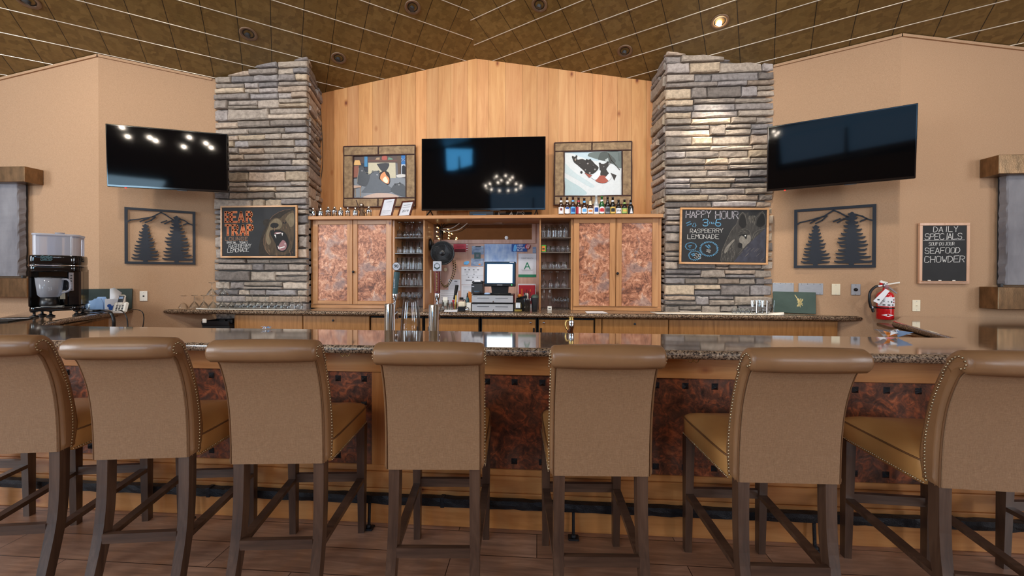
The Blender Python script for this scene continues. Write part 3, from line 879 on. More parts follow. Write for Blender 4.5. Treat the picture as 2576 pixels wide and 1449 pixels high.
# ------------------------------------------------------------------ stools
def prof_back():
    rear = sm3([(0, .633), (-.002, .75), (-.010, .86), (-.024, .95), (-.043, 1.02), (-.068, 1.085), (-.088, 1.11)], 3)
    c = (-.088, 1.142); roll = [(c[0] + .047*math.cos(R(a)) , c[1] + .047*math.sin(R(a))) for a in range(-110, -361 + 60, -22)]
    roll = [(c[0] + .046*math.cos(R(a)), c[1] + .046*math.sin(R(a))) for a in (-120, -150, 180, 155, 130, 105, 85, 65)]
    front = sm3([(-.052, 1.172), (-.022, 1.132), (.010, 1.06), (.040, .97), (.060, .88), (.076, .78), (.080, .72), (.062, .633)], 3)
    return [Vector(p) for p in rear], [Vector(p) for p in roll], [Vector(p) for p in front]
def make_stool():
    t = thing('bar_stool', 'stool', 'bar stool')
    rear, roll, front = prof_back()
    out = rear + roll + front; n = len(out)
    cen = []
    for i in range(n):
        a = (out[(i+1) % n] - out[i-1]); nn = Vector((a.y, -a.x)); nn = nn.normalized() if nn.length > 0 else nn
        cen.append(nn)
    area2 = sum(out[i-1].x*out[i].y - out[i].x*out[i-1].y for i in range(n))
    sgn = 1 if area2 > 0 else -1
    mb = MB(); hw = .208; secs = []
    for (x, ins) in ((-hw - .004, .016), (-hw, .006), (-hw + .01, .0), (-hw*.5, -.003), (0, -.004), (hw*.5, -.003), (hw - .01, 0), (hw, .006), (hw + .004, .016)):
        k0 = len(rear)
        ring = []
        for i in range(n):
            q = out[i] - cen[i] * sgn * (ins if (ins > 0 or k0 <= i < k0 + len(roll)) else 0)
            wid = x * (1.035 if k0 - 3 <= i < k0 + len(roll) + 3 else 1.0)
            ring.append((wid, q.x, q.y))
        secs.append(ring)
    vs = [p for r_ in secs for p in r_]; fs = []
    for k in range(len(secs) - 1):
        for i in range(n):
            j = (i + 1) % n; fs.append([k*n+i, (k+1)*n+i, (k+1)*n+j, k*n+j])
    if sgn > 0: fs = [f[::-1] for f in fs]
    mb.add(vs, fs, True)
    cap = list(range(n)); b = (len(secs)-1)*n
    mb.add([vs[i] for i in range(n)], [cap if sgn < 0 else cap[::-1]], False); mb.add([vs[b+i] for i in range(n)], [cap[::-1] if sgn < 0 else cap], False)
    bk = mb.build('backrest', 'leather', t)
    # linen-look panel on the rear face
    mb = MB(); vs = []; fs = []; rr = rear
    for p in rr:
        for (x, off) in ((-.196, 0), (-.193, .006), (.193, .006), (.196, 0)): vs.append((x, p.x - off, p.y))
    for i in range(len(rr) - 1):
        for k in range(3): fs.append([i*4+k, i*4+k+1, i*4+k+5, i*4+k+4])
    fs.append([3, 2, 1, 0]); mb.add(vs, fs, False); mb.build('back_panel', 'back_fabric', bk)
    mb = MB()
    for sg in (-1, 1):
        mb.tube([(sg*.200, p.x - .001, p.y) for p in rear], .0032, 6)
        mb.tube([(sg*.2065, p.x + .010, p.y) for p in rear[:-2]], .002, 5)
    mb.tube([(-.2, rear[-1].x, rear[-1].y), (.2, rear[-1].x, rear[-1].y)], .0032, 6)
    mb.build('piping', 'leather_piping', bk)
    # nailheads down each side of the backrest, curling round the roll
    def along(pts, step):
        L = 0; out_ = []; nxt = 0
        for i in range(len(pts) - 1):
            seg = (pts[i+1] - pts[i]).length
            while nxt <= L + seg and seg > 0:
                out_.append(pts[i] + (pts[i+1] - pts[i]) * ((nxt - L) / seg)); nxt += step
            L += seg
        return out_
    mid = sm3([(.040, .64), (.047, .70), (.046, .80), (.034, .88), (.014, .97), (-.014, 1.055), (-.044, 1.120), (-.066, 1.152), (-.092, 1.166), (-.112, 1.150), (-.111, 1.128), (-.088, 1.118)], 5)
    for sg in (-1, 1):
        mb = MB()
        for p in along(mid, .0140):
            e = .2125 if p.y < 1.08 else .2195
            mb.lathe([(.0058, 0), (.0048, .0026), (.002, .0042), (0, .0045)] if sg > 0 else [(.0058, 0), (.0048, -.0026), (.002, -.0042), (0, -.0045)], (sg*e, p.x, p.y), 6, 'x')
        mb.build('nailhead_trim', 'nail_brass', bk)
    # seat
    mb = MB(); hx = .214; y0, y1 = .05, .52
    NX, NY = 12, 12; vs = []; fs = []
    def sup(a): return max(0.0, 1 - abs(a)**3.2)
    ring_z = [(.612, .004, 1), (.62, 0, 1), (.70, 0, 1), (.712, .003, 1)]
    per = []
    for i in range(NX): per.append((-1 + 2*i/NX, -1))
    for i in range(NY): per.append((1, -1 + 2*i/NY))
    for i in range(NX): per.append((1 - 2*i/NX, 1))
    for i in range(NY): per.append((-1, 1 - 2*i/NY))
    P_ = len(per)
    def xy(a, b_, ins):
        ra = .07; ca = max(abs(a), abs(b_)) or 1
        k = 1 - .035*(min(abs(a), abs(b_))**6)
        return ((hx - ins)*a*k, (y0 + y1)/2 + ((y1 - y0)/2 - ins)*b_*k)
    for (z, ins, _) in ring_z:
        for (a, b_) in per: x, y = xy(a, b_, ins); vs.append((x, y, z))
    for k in range(len(ring_z) - 1):
        for i in range(P_): fs.append([k*P_+i, k*P_+(i+1) % P_, (k+1)*P_+(i+1) % P_, (k+1)*P_+i])
    base = (len(ring_z) - 1) * P_
    shells = [1, .97, .9, .75, .5, .25]
    for s_ in shells[1:]:
        for (a, b_) in per:
            x, y = xy(a*s_, b_*s_, .003); h = .712 + .05*(1 - s_**3.4)**.8; vs.append((x, y, h))
    for k in range(len(shells) - 1):
        for i in range(P_): fs.append([base+k*P_+i, base+k*P_+(i+1) % P_, base+(k+1)*P_+(i+1) % P_, base+(k+1)*P_+i])
    last = base + (len(shells)-1)*P_
    vs.append((0, (y0+y1)/2, .7625)); ci = len(vs) - 1
    for i in range(P_): fs.append([last+i, last+(i+1) % P_, ci])
    fs.append(list(range(P_))[::-1]); mb.add(vs, fs, True)
    st = mb.build('seat', 'leather_seat', t)
    mb = MB(); mb.tube([xy(a, b_, -.001) + (.708,) for a, b_ in per], .004, 6, True); mb.build('seat_piping', 'leather_piping', st)
    mb = MB()
    line = [Vector(xy(a, b_, -.0005) + (.624,)) for a, b_ in per]
    line = line[NX:] + line[:1]   # right side, front, left side
    for sg in (-1, 1):
        mb = MB()
        for p in along([Vector((sg*hx, y0, .624)), Vector((sg*hx, y1 - .01, .624))], .0115): mb.lathe([(.0045, 0), (.0036, sg*.002), (0, sg*.0034)], (p.x, p.y, p.z), 6, 'x')
        mb.build('seat_nailhead_trim', 'nail_brass', st)
    # legs
    for sg in (-1, 1):
        path = sm3([(sg*.172, .03, .636), (sg*.173, .027, .45), (sg*.175, .012, .3), (sg*.177, -.022, .15), (sg*.179, -.062, 0)], 3)
        mb = MB(); wv = .043; vs = []; fs = []
        for i, p in enumerate(path):
            w2 = .0225 - .004*i/len(path)
            vs += [(p.x - w2, p.y - .024, p.z), (p.x + w2, p.y - .024, p.z), (p.x + w2, p.y + .022, p.z), (p.x - w2, p.y + .022, p.z)]
        for i in range(len(path) - 1):
            for k in range(4): fs.append([i*4+k, i*4+(k+1) % 4, (i+1)*4+(k+1) % 4, (i+1)*4+k][::-1])
        fs += [[0, 1, 2, 3], [len(vs)-1, len(vs)-2, len(vs)-3, len(vs)-4]]
        mb.add(vs, fs, False); mb.build('leg', 'dark_wood', t)
    for sg in (-1, 1):
        mb = MB(); mb.beam((sg*.190, .487, .614), (sg*.190, .495, 0), .046, .046, .034, .034); mb.build('leg', 'dark_wood', t)
    for (a, b_, sz) in (((-.17, .49, .315), (.17, .49, .315), .045), ((-.155, -.005, .285), (.155, -.005, .285), .042)):
        mb = MB(); mb.beam(a, b_, sz, .022); mb.build('stretcher', 'dark_wood_x', t)
    for sg in (-1, 1):
        mb = MB(); mb.beam((sg*.176, .01, .265), (sg*.189, .475, .305), .022, .038); mb.build('stretcher', 'dark_wood_x', t)
    return t
stool = make_stool()
ST = [(-3.20, 'bar stool mostly cut off at the far left end of the bar'),
      (-2.412, 'tan leather bar stool below the drinks machine, leftmost with a visible back'),
      (-1.768, 'tan leather bar stool standing just left of the one below the bear chalkboard'),
      (-1.131, 'tan leather bar stool in line below the left copper cabinet doors'),
      (-.4375, 'tan leather bar stool seen square on, in front of the beer taps'),
      (.265, 'tan leather bar stool in line below the beer bottles and brass spigot'),
      (1.0045, 'tan leather bar stool in front of the right stone pillar'),
      (1.775, 'tan leather bar stool below the daily specials board, back cut by the right edge'),
      (2.56, 'bar stool past the right edge showing only a leg and stretchers')]
FX = [-3.27, -2.495, -1.838, -1.18, -.47, .2365, .988, 1.797, 2.53]
for i, ((x, lab), fx) in enumerate(zip(ST, FX)):
    rz = -math.atan2(fx - x, .49)
    if i == 0: rz = .1
    o = stool if i == 0 else dup(stool, (x, 1.605, 0), rz)
    o.location = (x, 1.605, 0); o.rotation_euler = (0, 0, rz); o['label'] = lab; o['group'] = 'tan leather stools along the bar'
# ------------------------------------------------------------------ back counter
ZS = atY(1210, 541, YS).z            # top of the long shelf
ZSB = ZS - (atY(1210, 541, YS).z - atY(1210, 549.5, YS).z)
def xY(px, y=650, Y=YC): return atY(px, y, Y).x
wlx = lambda Y: cl.x + (Y - cl.y) * uL.x / uL.y
wrx = lambda Y: cr.x + (Y - cr.y) * uR.x / uR.y
yb_l, yb_r = 4.38, 4.50
pts = [(wlx(YK + .03) + .006, YK + .03)]
pts += [(wlx(YK) + .03, YK), (wrx(YK) - .03, YK), (wrx(YK + .03) - .006, YK + .03),
        (xro + .02, wrx and cr.y + (cr.x - (xro + .02)) * uR.y / -uR.x - .006), (xro + .02, 4.45), (min(xri, xrb) - .07, 4.45), (min(xri, xrb) - .07, YN), (max(xli, xlb) + .07, YN), (max(xli, xlb) + .07, 4.34), (xlo - .02, 4.34), (xlo - .02, cl.y + ((xlo - .02) - cl.x) * uL.y / uL.x - .006)]
mb = MB(); mb.slab(pts, ZK - .05, ZK, .02, 3)
ct = mb.build('back_countertop', 'granite_edge'); tag(ct, 'long speckled granite countertop along the back wall under the cabinets', 'countertop')
# base cabinets under it
YD = YK + .07
def base_cab(pa, pb, label, kind, dep=.28):
    xa, xb = atY(pa, 815, YD).x, atY(pb, 815, YD).x
    t = thing('base_cabinet', label, 'cabinet', ((xa+xb)/2, YD, 0)); h = (xb - xa)/2
    mb = MB(); mb.box((-h, .02, .1), (h, dep, ZK - .052)); mb.box((-h + .01, .03 + dep*.2, 0), (h - .01, dep - .01, .1)); mb.build('body', 'oak_door' if kind != 'cooler' else 'black_matte', t)
    g = .003 if kind != 'cooler' else .012
    mb = MB(); mb.box((-h + g, 0, .12), (h - g, .019, ZK - .058 - (.02 if kind == 'cooler' else .004)), .002); d = mb.build('door', 'oak_door', t)
    return t, d, h
def lock(d, x, z, m='chrome'):
    mb = MB(); mb.lathe([(.012, 0), (.012, -.006), (.009, -.009), (0, -.009)], (x, 0, z), 12, 'y'); mb.box((x - .0015, -.0105, z - .005), (x + .0015, -.0085, z + .005)); mb.build('lock', m, d)
def handle(d, x):
    mb = MB(); mb.box((x - .010, -.028, .62), (x + .010, -.018, .885), .004); mb.box((x - .006, -.02, .86), (x + .006, 0, .875)); mb.box((x - .006, -.02, .63), (x + .006, 0, .645)); mb.build('handle', 'black_plastic', d)
zlk = atY(1330, 812, YD).z
for (pa, pb, lab, kind, lk, hd) in (
    (589, 761, 'plain oak panel cabinet under the counter below the left stone pillar', 'p', None, None),
    (762, 929, 'oak drawer front with a small dark lock, left of the beer taps', 'p', 838, None),
    (931, 1064, 'oak cooler door behind the left beer tap', 'cooler', None, 1052),
    (1067, 1206, 'oak cooler door with black edge, behind the right beer tap', 'cooler', None, 1080),
    (1210, 1350, 'oak cooler door below the cash drawers, lock at its right', 'cooler', 1335, 1343),
    (1353, 1496, 'oak cooler door behind the brass spigot, lock at its left', 'cooler', 1368, 1361),
    (1497, 1514, 'narrow oak filler cabinet between cooler doors and drawers', 'p', None, None),
    (1515, 1682, 'oak drawer front with lock below the right copper cabinet', 'p', 1597, None),
    (1683, 2108, 'wide oak panel cabinet under the counter by the right stone pillar', 'p', None, None)):
    t, d, h = base_cab(pa, pb, lab, kind, (.028 if pa == 1683 else .07) if pa == 1683 else (.1 if pa == 589 else .2))
    if lk: lock(d, atY(lk, 812, YD).x - t.location.x, zlk, 'chrome' if kind == 'cooler' else 'dark_grey')
    if hd: handle(d, atY(hd, 830, YD).x - t.location.x)
# black speed rail shelf at the left, below the counter
p0, p1 = atY(518, 806, YD), atY(586, 806, YD)
t = thing('bar_caddy', 'black bar caddy tray below the counter left end, holding small tools', 'caddy', ((p0.x+p1.x)/2, YD + .05, 0)); h = (p1.x - p0.x)/2; zt = p0.z
mb = MB(); mb.box((-h, -.1, 0), (h, .1, zt - .05)); mb.build('cabinet', 'black_matte', t)
mb = MB(); mb.box((-h, -.11, zt - .05), (h, .1, zt - .035), .003); mb.box((-h, -.11, zt - .035), (h, -.1, zt)); mb.box((-h, .09, zt - .035), (h, .1, zt + .005)); mb.box((-h, -.1, zt - .035), (-h + .01, .09, zt)); mb.build('tray', 'black_plastic', t)
mb = MB(); mb.box((-h + .02, -.125, zt - .022), (-h + .07, -.112, zt + .028), .006); mb.build('tag', 'white_plastic', t)
mb = MB(); mb.box((.0, -.06, zt - .034), (.07, .0, zt + .015), .008); mb.box((.09, -.05, zt - .034), (.15, .03, zt + .02), .01); mb.build('tools', 'black_plastic', t)
# ------------------------------------------------------------------ long shelf over the cabinets
xs0, xs1 = atY(773, 545, YS).x, atY(1669, 545, YS).x
sh = thing('long_shelf', 'long knotty wood shelf running over the cabinets and glass racks', 'shelf', (0, YS, ZSB))
mb = MB(); T = ZS - ZSB; mb.box((xs0, 0, 0), (xs1, YW - YS - .002, T), .003); mb.build('board', 'alder_x', sh)
# ------------------------------------------------------------------ copper door cabinets
def wall_cab(px0, px1, doors, label, knob):
    xa, xb = xY(px0), xY(px1)
    t = thing('wall_cabinet', label, 'cabinet', ((xa+xb)/2, YC, ZK + .001)); ox = t.location.x; H = ZSB - ZK - .002
    mb = MB(); mb.box((xa - ox, .024, 0), (xb - ox, YN - YC - .01, H)); mb.build('body', 'alder', t)
    mb = MB(); mb.box((xa - ox, .012, 0), (xb - ox, .04, .04), .003); mb.build('base_moulding', 'alder_x', t)
    for (d0, d1, q0, q1, yb) in doors:
        x0, x1 = xY(d0) - ox, xY(d1) - ox; z1 = atY(800, 551, YC).z - t.location.z; z0 = .05
        a0, a1 = xY(q0) - ox, xY(q1) - ox; pz1 = atY(900, 564.5, YC).z - t.location.z; pz0 = atY(900, yb, YC).z - t.location.z
        dn = None
        mb = MB(); mb.box((x0, 0, z0), (a0, .022, z1), .002); mb.box((a1, 0, z0), (x1, .022, z1), .002)
        mb.m = 1; mb.box((a0, .001, pz1), (a1, .022, z1), .002); mb.box((a0, .001, z0), (a1, .022, pz0), .002)
        dn = mb.build('door', ['alder', 'alder_x'], t)
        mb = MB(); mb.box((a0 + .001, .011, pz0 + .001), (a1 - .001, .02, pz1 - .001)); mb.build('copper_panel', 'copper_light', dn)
        if knob and x0 < xY(knob[0]) - ox < x1:
            kx = xY(knob[0]) - ox; kz = atY(knob[0], knob[1], YC).z - t.location.z
            mb = MB(); mb.lathe([(.006, 0), (.006, -.012), (.015, -.016), (.016, -.022), (.01, -.028), (0, -.029)], (kx, 0, kz), 12, 'y'); mb.build('knob', 'iron', dn)
    return t
wall_cab(780, 986, [(787, 886, 799, 873, 757), (888, 985, 899, 971, 757)], 'wall cabinet with two copper-panelled doors beside the left stone pillar', (890.5, 684))
wall_cab(1441.5, 1665, [(1443, 1548.5, 1457, 1534, 764), (1550, 1656, 1564, 1641, 764)], 'wall cabinet with two copper-panelled doors beside the right stone pillar', (1553, 688))
# ------------------------------------------------------------------ glass racks
def rack(px0, px1, pi0, pi1, shelves, label):
    xa, xb = xY(px0), xY(px1); ia, ib = xY(pi0), xY(pi1); ox = (xa+xb)/2
    t = thing('glass_rack', label, 'shelf unit', (ox, YC, ZK + .001)); H = ZSB - ZK - .002
    dep = YN - YC - .01
    mb = MB(); mb.box((xa - ox, .02, .0), (ia - ox, dep, H), .002); mb.box((ib - ox, .02, 0), (xb - ox, dep, H), .002); mb.build('side_panel', 'alder', t)
    mb = MB(); mb.box((ia - ox, dep - .012, 0), (ib - ox, dep, H)); mb.build('back_panel', 'alder_inner', t)
    zs = []
    for py in shelves:
        z = atY((pi0+pi1)/2, py, YC + .03).z
        mb = MB(); mb.box((ia - ox + .001, .03, z - t.location.z - .008), (ib - ox - .001, dep - .012, z - t.location.z), .001); mb.build('shelf', 'shelf_glass', t); zs.append(z)
    return t, zs, ia, ib
plain('shelf_glass', (112, 104, 98), .15, spec=.6)
_, zL, iaL, ibL = rack(986, 1067, 991, 1063.5, (597.5, 637, 679.5, 720.5), 'open rack of glass shelves left of the niche, behind the left beer tap')
_, zR, iaR, ibR = rack(1357, 1441, 1360.5, 1437, (597.5, 634, 676, 724.6), 'open rack of glass shelves right of the cash register screen')
# ------------------------------------------------------------------ niche between the racks
nx0, nx1 = xY(1067.5), xY(1356.5)
t = thing('back_niche', 'pinkish wood niche backing with a moulded mirror along its top', 'niche', ((nx0+nx1)/2, YN, ZK + .001)); ox = t.location.x; H = ZSB - ZK - .002
def nz(py): return atY(1210, py, YN - .01).z - t.location.z
mb = MB(); mb.box((nx0 - ox, -.012, 0), (nx1 - ox, .02, H)); mb.build('backing', 'alder_inner', t)
m0, m1 = atY(1091, 600, YN - .02).x - ox, atY(1338, 600, YN - .02).x - ox
mb = MB(); mb.box((m0, -.020, nz(603)), (m1, -.013, min(nz(556), H - .006))); mb.build('mirror', 'mirror', t)
mb = MB()
ma, mz = max(m0 - .05, nx0 - ox + .002), min(m1 + .05, nx1 - ox - .002); mt = min(nz(553), H - .002)
mb.box((ma, -.03, nz(613)), (mz, -.012, nz(603)), .003); mb.box((ma, -.03, nz(603)), (m0, -.012, mt), .003); mb.box((m1, -.03, nz(603)), (mz, -.012, mt), .003)
mb.build('moulding', 'alder_inner', t)
# ------------------------------------------------------------------ glassware
def gl_mesh(name, prof, n=14):
    mb = MB(); mb.lathe(prof, (0, 0, 0), n); o = mb.build(name, 'clear_glass'); return o
def pint(h=.15, r0=.030, r1=.042): return [(0, 0), (r0, 0), (r0*1.01, .012), (r0 + (r1-r0)*.5, h*.5), (r1, h), (r1 - .0012, h + .0008)]
def wine_inv(h=.195, rb=.034, rf=.033):
    """stem glass standing on its rim"""
    return [(rb*.86, 0), (rb, h*.16), (rb*1.02, h*.26), (rb*.8, h*.42), (rb*.25, h*.5), (.004, h*.54), (.0035, h*.93), (rf*.5, h*.965), (rf, h*.99), (rf, h), (0, h)]
def wine_up(h=.15, rb=.028, rf=.028): return [(0, 0), (rf, 0), (rf, .003), (rf*.4, .008), (.0035, .014), (.0035, h*.48), (rb*.5, h*.54), (rb, h*.72), (rb*.86, h)]
def flute(h=.235): return [(0, 0), (.028, 0), (.028, .003), (.004, .012), (.004, h*.35), (.02, h*.45), (.026, h*.7), (.021, h)]
def marg_inv(h=.16): return [(.052, 0), (.05, .012), (.03, .05), (.012, .07), (.004, .082), (.0035, h - .012), (.02, h - .006), (.034, h - .001), (.034, h), (0, h)]
def mug_prof(h=.15): return [(0, 0), (.03, 0), (.032, .01), (.034, h*.5), (.039, h)]
GP = {}
def glass_item(kind, prof, loc, label, cat, group):
    if kind not in GP:
        o = gl_mesh(kind, prof); GP[kind] = o
    else:
        o = GP[kind].copy(); C.objects.link(o)
    o.location = loc; tag(o, label, cat, group); return o
def pos_label(i, n):
    if n == 1: return 'the only one'
    if i == 0: return 'first from the left'
    if i == n - 1: return 'last on the right'
    return '%s from the left' % ORD[i]
def row(kind, prof, pxs, z, Y, what, where, cat='glass', group=None, py=650):
    n = len(pxs); rm = max(p[0] for p in prof) + .004
    xs = [atY(px, py, Y).x for px in pxs]
    if 'rack' in where:
        lo, hi = (iaL if 'left' in where else iaR) + rm, (ibL if 'left' in where else ibR) - rm
        a, b = max(lo, min(hi, xs[0])), min(hi, max(lo, xs[-1]))
        if n > 1: xs = [a + (b - a)*(x - xs[0])/(xs[-1] - xs[0]) for x in xs]
    for i, x in enumerate(xs):
        glass_item(kind, prof, (x, Y, z), '%s %s, %s' % (what, where, pos_label(i, n)), cat, group or (what + 's ' + where))
sY = YC + .09; sY2 = YC + .26
zc = ZK + .002
row('wine_glass', wine_inv(.192, .0315, .031), (1003, 1020, 1036, 1053), zL[0] + .001, sY, 'upturned wine glass', 'in front, top shelf of the left rack')
row('wine_glass', wine_inv(.192, .0315, .031), (1010, 1026, 1043, 1056), zL[0] + .001, sY2, 'upturned wine glass', 'at back, top shelf of left rack')
row('rocks_glass', pint(.082, .034, .036), (1001, 1017.5, 1034.5, 1054), zL[1] + .001, sY, 'rocks glass', 'on second shelf of the left rack')
row('tumbler', pint(.155, .029, .033), (1016, 1032, 1050), zL[1] + .001, sY2, 'tall tumbler', 'behind rocks glasses in the left rack')
row('pint_glass', pint(.153, .027, .0298), (1002, 1015, 1028.5, 1041.5, 1055), zL[2] + .001, sY, 'pint glass', 'on third shelf of the left rack')
row('pint_glass', pint(.153, .027, .0298), (1008, 1021, 1034, 1047, 1058), zL[2] + .001, sY2, 'pint glass', 'in back row, third shelf of the left rack')
row('pint_glass', pint(.153, .027, .0298), (1002, 1015.5, 1029, 1042, 1055), zL[3] + .001, sY, 'pint glass', 'on fourth shelf of the left rack')
row('stem_glass', wine_up(.19, .0285, .028), (1001, 1013, 1026, 1039, 1052), zc, sY, 'stemmed glass', 'standing at the bottom of the left rack')
row('stem_glass', wine_up(.19, .0285, .028), (1007, 1020, 1033, 1046, 1057), zc, sY2, 'stemmed glass', 'in back row, bottom of left rack')
row('pint_glass', pint(.153, .027, .0298), (1367, 1380.5, 1394, 1408, 1421), zR[0] + .001, sY, 'pint glass', 'on top shelf of the right rack')
row('pint_glass', pint(.153, .027, .0298), (1374, 1387, 1401, 1414), zR[0] + .001, sY2, 'pint glass', 'in back row, top shelf of the right rack')
row('shot_glass', pint(.073, .022, .028), (1379.5, 1391, 1404, 1416.5, 1429), zR[1] + .001, sY, 'small shot glass', 'beside the green box in the right rack')
row('rocks_glass', pint(.082, .034, .036), (1370, 1387, 1402.5, 1419), zR[2] + .001, sY, 'rocks glass', 'on third shelf of the right rack')
row('wine_glass', wine_inv(.192, .0315, .031), (1368.5, 1385.5, 1402, 1419), zR[3] + .001, sY, 'upturned wine glass', 'on fourth shelf of the right rack')
row('champagne_flute', flute(), (1367.5, 1384), zc, sY, 'champagne flute', 'at the bottom of the right rack')
row('cordial_glass', wine_up(.14, .022, .022), (1394, 1404, 1412.5, 1421, 1429.5), zc, sY, 'small cordial glass', 'at the bottom of the right rack')
row('cordial_glass', wine_up(.14, .022, .022), (1399, 1408, 1417, 1426), zc, sY2, 'small cordial glass', 'in back row, bottom of right rack')
p = atY(1367.5, 632, sY)
t = thing('tea_box', 'small green box with a pink label on the right glass rack', 'box', (p.x, sY, zR[1] + .001))
mb = MB(); mb.box((-.027, -.03, 0), (.027, .03, .085), .002); mb.build('box', 'green', t)
mb = MB(); mb.box((-.022, -.032, .012), (.018, -.03, .07)); mb.build('label_patch', 'orange', t); mb = MB(); mb.box((-.016, -.033, .03), (.012, -.032, .045)); mb.build('lettering', 'dark_ink', t)
mb = MB(); mb.box((-.024, -.004, 0), (.024, 0, .05), .008); p = atY(1382.5, 783, YC - .06)
mb.m = 1; mb.box((-.014, -.005, .018), (.014, -.004, .026)); o = mb.build('price_tag', ['white_plastic', 'dark_ink'], None, (p.x, YC - .06, zc)); tag(o, 'little white tag standing in front of the champagne flutes', 'tag')
# white liners and the glassware on the counter ends
def liner(name, a, b, y0, y1, label, curl=None):
    mb = MB(); x0, x1 = a, b; N = 14; vs = []; fs = []; rnd = random.Random(len(label))
    for i in range(N + 1):
        x = x0 + (x1 - x0)*i/N
        z = .003 + rnd.uniform(0, .003) + (curl(i/N) if curl else 0)
        vs += [(x, y0 + rnd.uniform(-.008, .008), z), (x, y1, .003), (x, y1, .001), (x, y0, .001)]
    for i in range(N):
        for k in range(4): fs.append([i*4+k, (i+1)*4+k, (i+1)*4+(k+1) % 4, i*4+(k+1) % 4][::-1])
    fs += [[0, 1, 2, 3], [N*4+3, N*4+2, N*4+1, N*4]]
    mb.add(vs, fs, True); return tag(mb.build(name, 'linen', None, (0, 0, ZK)), label, 'liner')
liner('shelf_liner', -3.93, xli - .005, YK + .03, YK + .17, 'white cloth liner under the upturned glasses by the left pillar', lambda t: .012*max(0, 1 - t*14))
liner('shelf_liner', xri - .2, atZ(1965, 792, ZK).x, YK + .03, YK + .27, 'white cloth liner under the glass mugs by the right pillar', lambda t: .03*max(0, (t - .93)*12))
Yg = YK + .13
row('small_wine_glass', wine_inv(.165, .037, .034), (599, 617, 634, 651, 668, 685, 702.5, 719, 736, 753), ZK + .008, Yg, 'upturned wine glass', 'on the liner below the bear chalkboard', py=760)
row('margarita_glass', marg_inv(.15), (462, 489, 513, 536, 559, 583), ZK + .008, Yg, 'upturned margarita glass', 'at the left end of the back counter', py=760)
row('margarita_glass', marg_inv(.15), (533, 562), ZK + .16, Yg, 'upturned margarita glass', 'stacked on the others at the left end', py=730)
row('cordial_stem_glass', wine_inv(.115, .024, .026), (1847, 1858, 1869, 1880), ZK + .008, YK + .1, 'small upturned stem glass', 'below the wolf chalkboard', py=770)
for i, px in enumerate((1898, 1910, 1924, 1938)):
    Y = YK + .075 + .095*(i % 2); x = atY(px, 770, Y).x
    t = thing('glass_mug', 'clear fluted glass mug on the liner left of the green binder, %s' % pos_label(i, 4), 'mug', (x, Y, ZK + .008), R(-75) if i % 2 == 0 else R(75), 'glass mugs by the right pillar')
    mb = MB(); mb.lathe(mug_prof(.14), (0, 0, 0), 10, smooth=False); mb.build('cup', 'clear_glass', t)
    mb = MB(); mb.tube(sm3([(.034, 0, .115), (.06, 0, .11), (.066, 0, .07), (.058, 0, .035), (.032, 0, .03)], 3), .005, 6); mb.build('handle', 'clear_glass', t)
# ------------------------------------------------------------------ lettering helpers
GL = {'A': '00 26 40;12 32', 'B': '00 06 26 45 44 33 03;33 42 41 30 00', 'C': '45 36 16 05 01 10 30 41', 'D': '00 06 26 44 42 20 00', 'E': '40 00 06 46;03 33',
      'F': '00 06 46;03 33', 'G': '45 36 16 05 01 10 30 41 43 23', 'H': '00 06;40 46;03 43', 'I': '20 26', 'J': '46 16;36 31 20 10 01', 'K': '00 06;46 03 40', 'L': '06 00 40',
      'M': '00 06 23 46 40', 'N': '00 06 40 46', 'O': '10 01 05 16 36 45 41 30 10', 'P': '00 06 36 45 44 33 03', 'R': '00 06 36 45 44 33 03;23 40',
      'S': '45 36 16 05 04 13 33 42 41 30 10 01', 'T': '06 46;26 20', 'U': '06 01 10 30 41 46', 'V': '06 20 46', 'W': '06 10 23 30 46', 'X': '00 46;06 40', 'Y': '06 23 46;23 20',
      '3': '05 16 36 45 44 33 13;33 42 41 30 10 01', '5': '46 06 03 33 42 41 30 10 01', '6': '46 16 03 01 10 30 41 42 33 03', '$': '45 36 16 05 04 13 33 42 41 30 10 01;27 2:',
      '!': '26 22;20 20', '4': '30 36 02 42', '0': '10 01 05 16 36 45 41 30 10', '9': '10 30 41 45 36 16 05 04 13 43', '2': '05 16 36 45 44 00 40', '1': '15 26 20', '-': '03 43'}
def letters(mb, text, x, z, h, wd, y0, y1, asp=.62, gap=.24, slant=0, rot=0, rnd=None, jit=0.0):
    """chalk strokes for a line of text; (x, z) is the lower left corner"""
    cw = h * asp; cx = 0; ca, sa = math.cos(R(rot)), math.sin(R(rot))
    for ch in text:
        if ch in GL:
            for st in GL[ch].split(';'):
                pts = []
                for p in st.split():
                    a = (ord(p[0]) - 48)/4*cw; b = (min(ord(p[1]) - 48, 6))/6*h
                    if rnd: a += rnd.uniform(-jit, jit)*h; b += rnd.uniform(-jit, jit)*h
                    a += cx + b*slant
                    pts.append((x + a*ca - b*sa, z + a*sa + b*ca))
                if len(pts) == 2 and pts[0] == pts[1]: pts[1] = (pts[1][0], pts[1][1] + h*.08)
                mb.stroke(pts, wd, y0, y1)
        cx += cw*(.55 if ch in 'I!1 ' else 1) + h*gap*(.9 if ch != ' ' else 0)
    return cx
_fc = {}
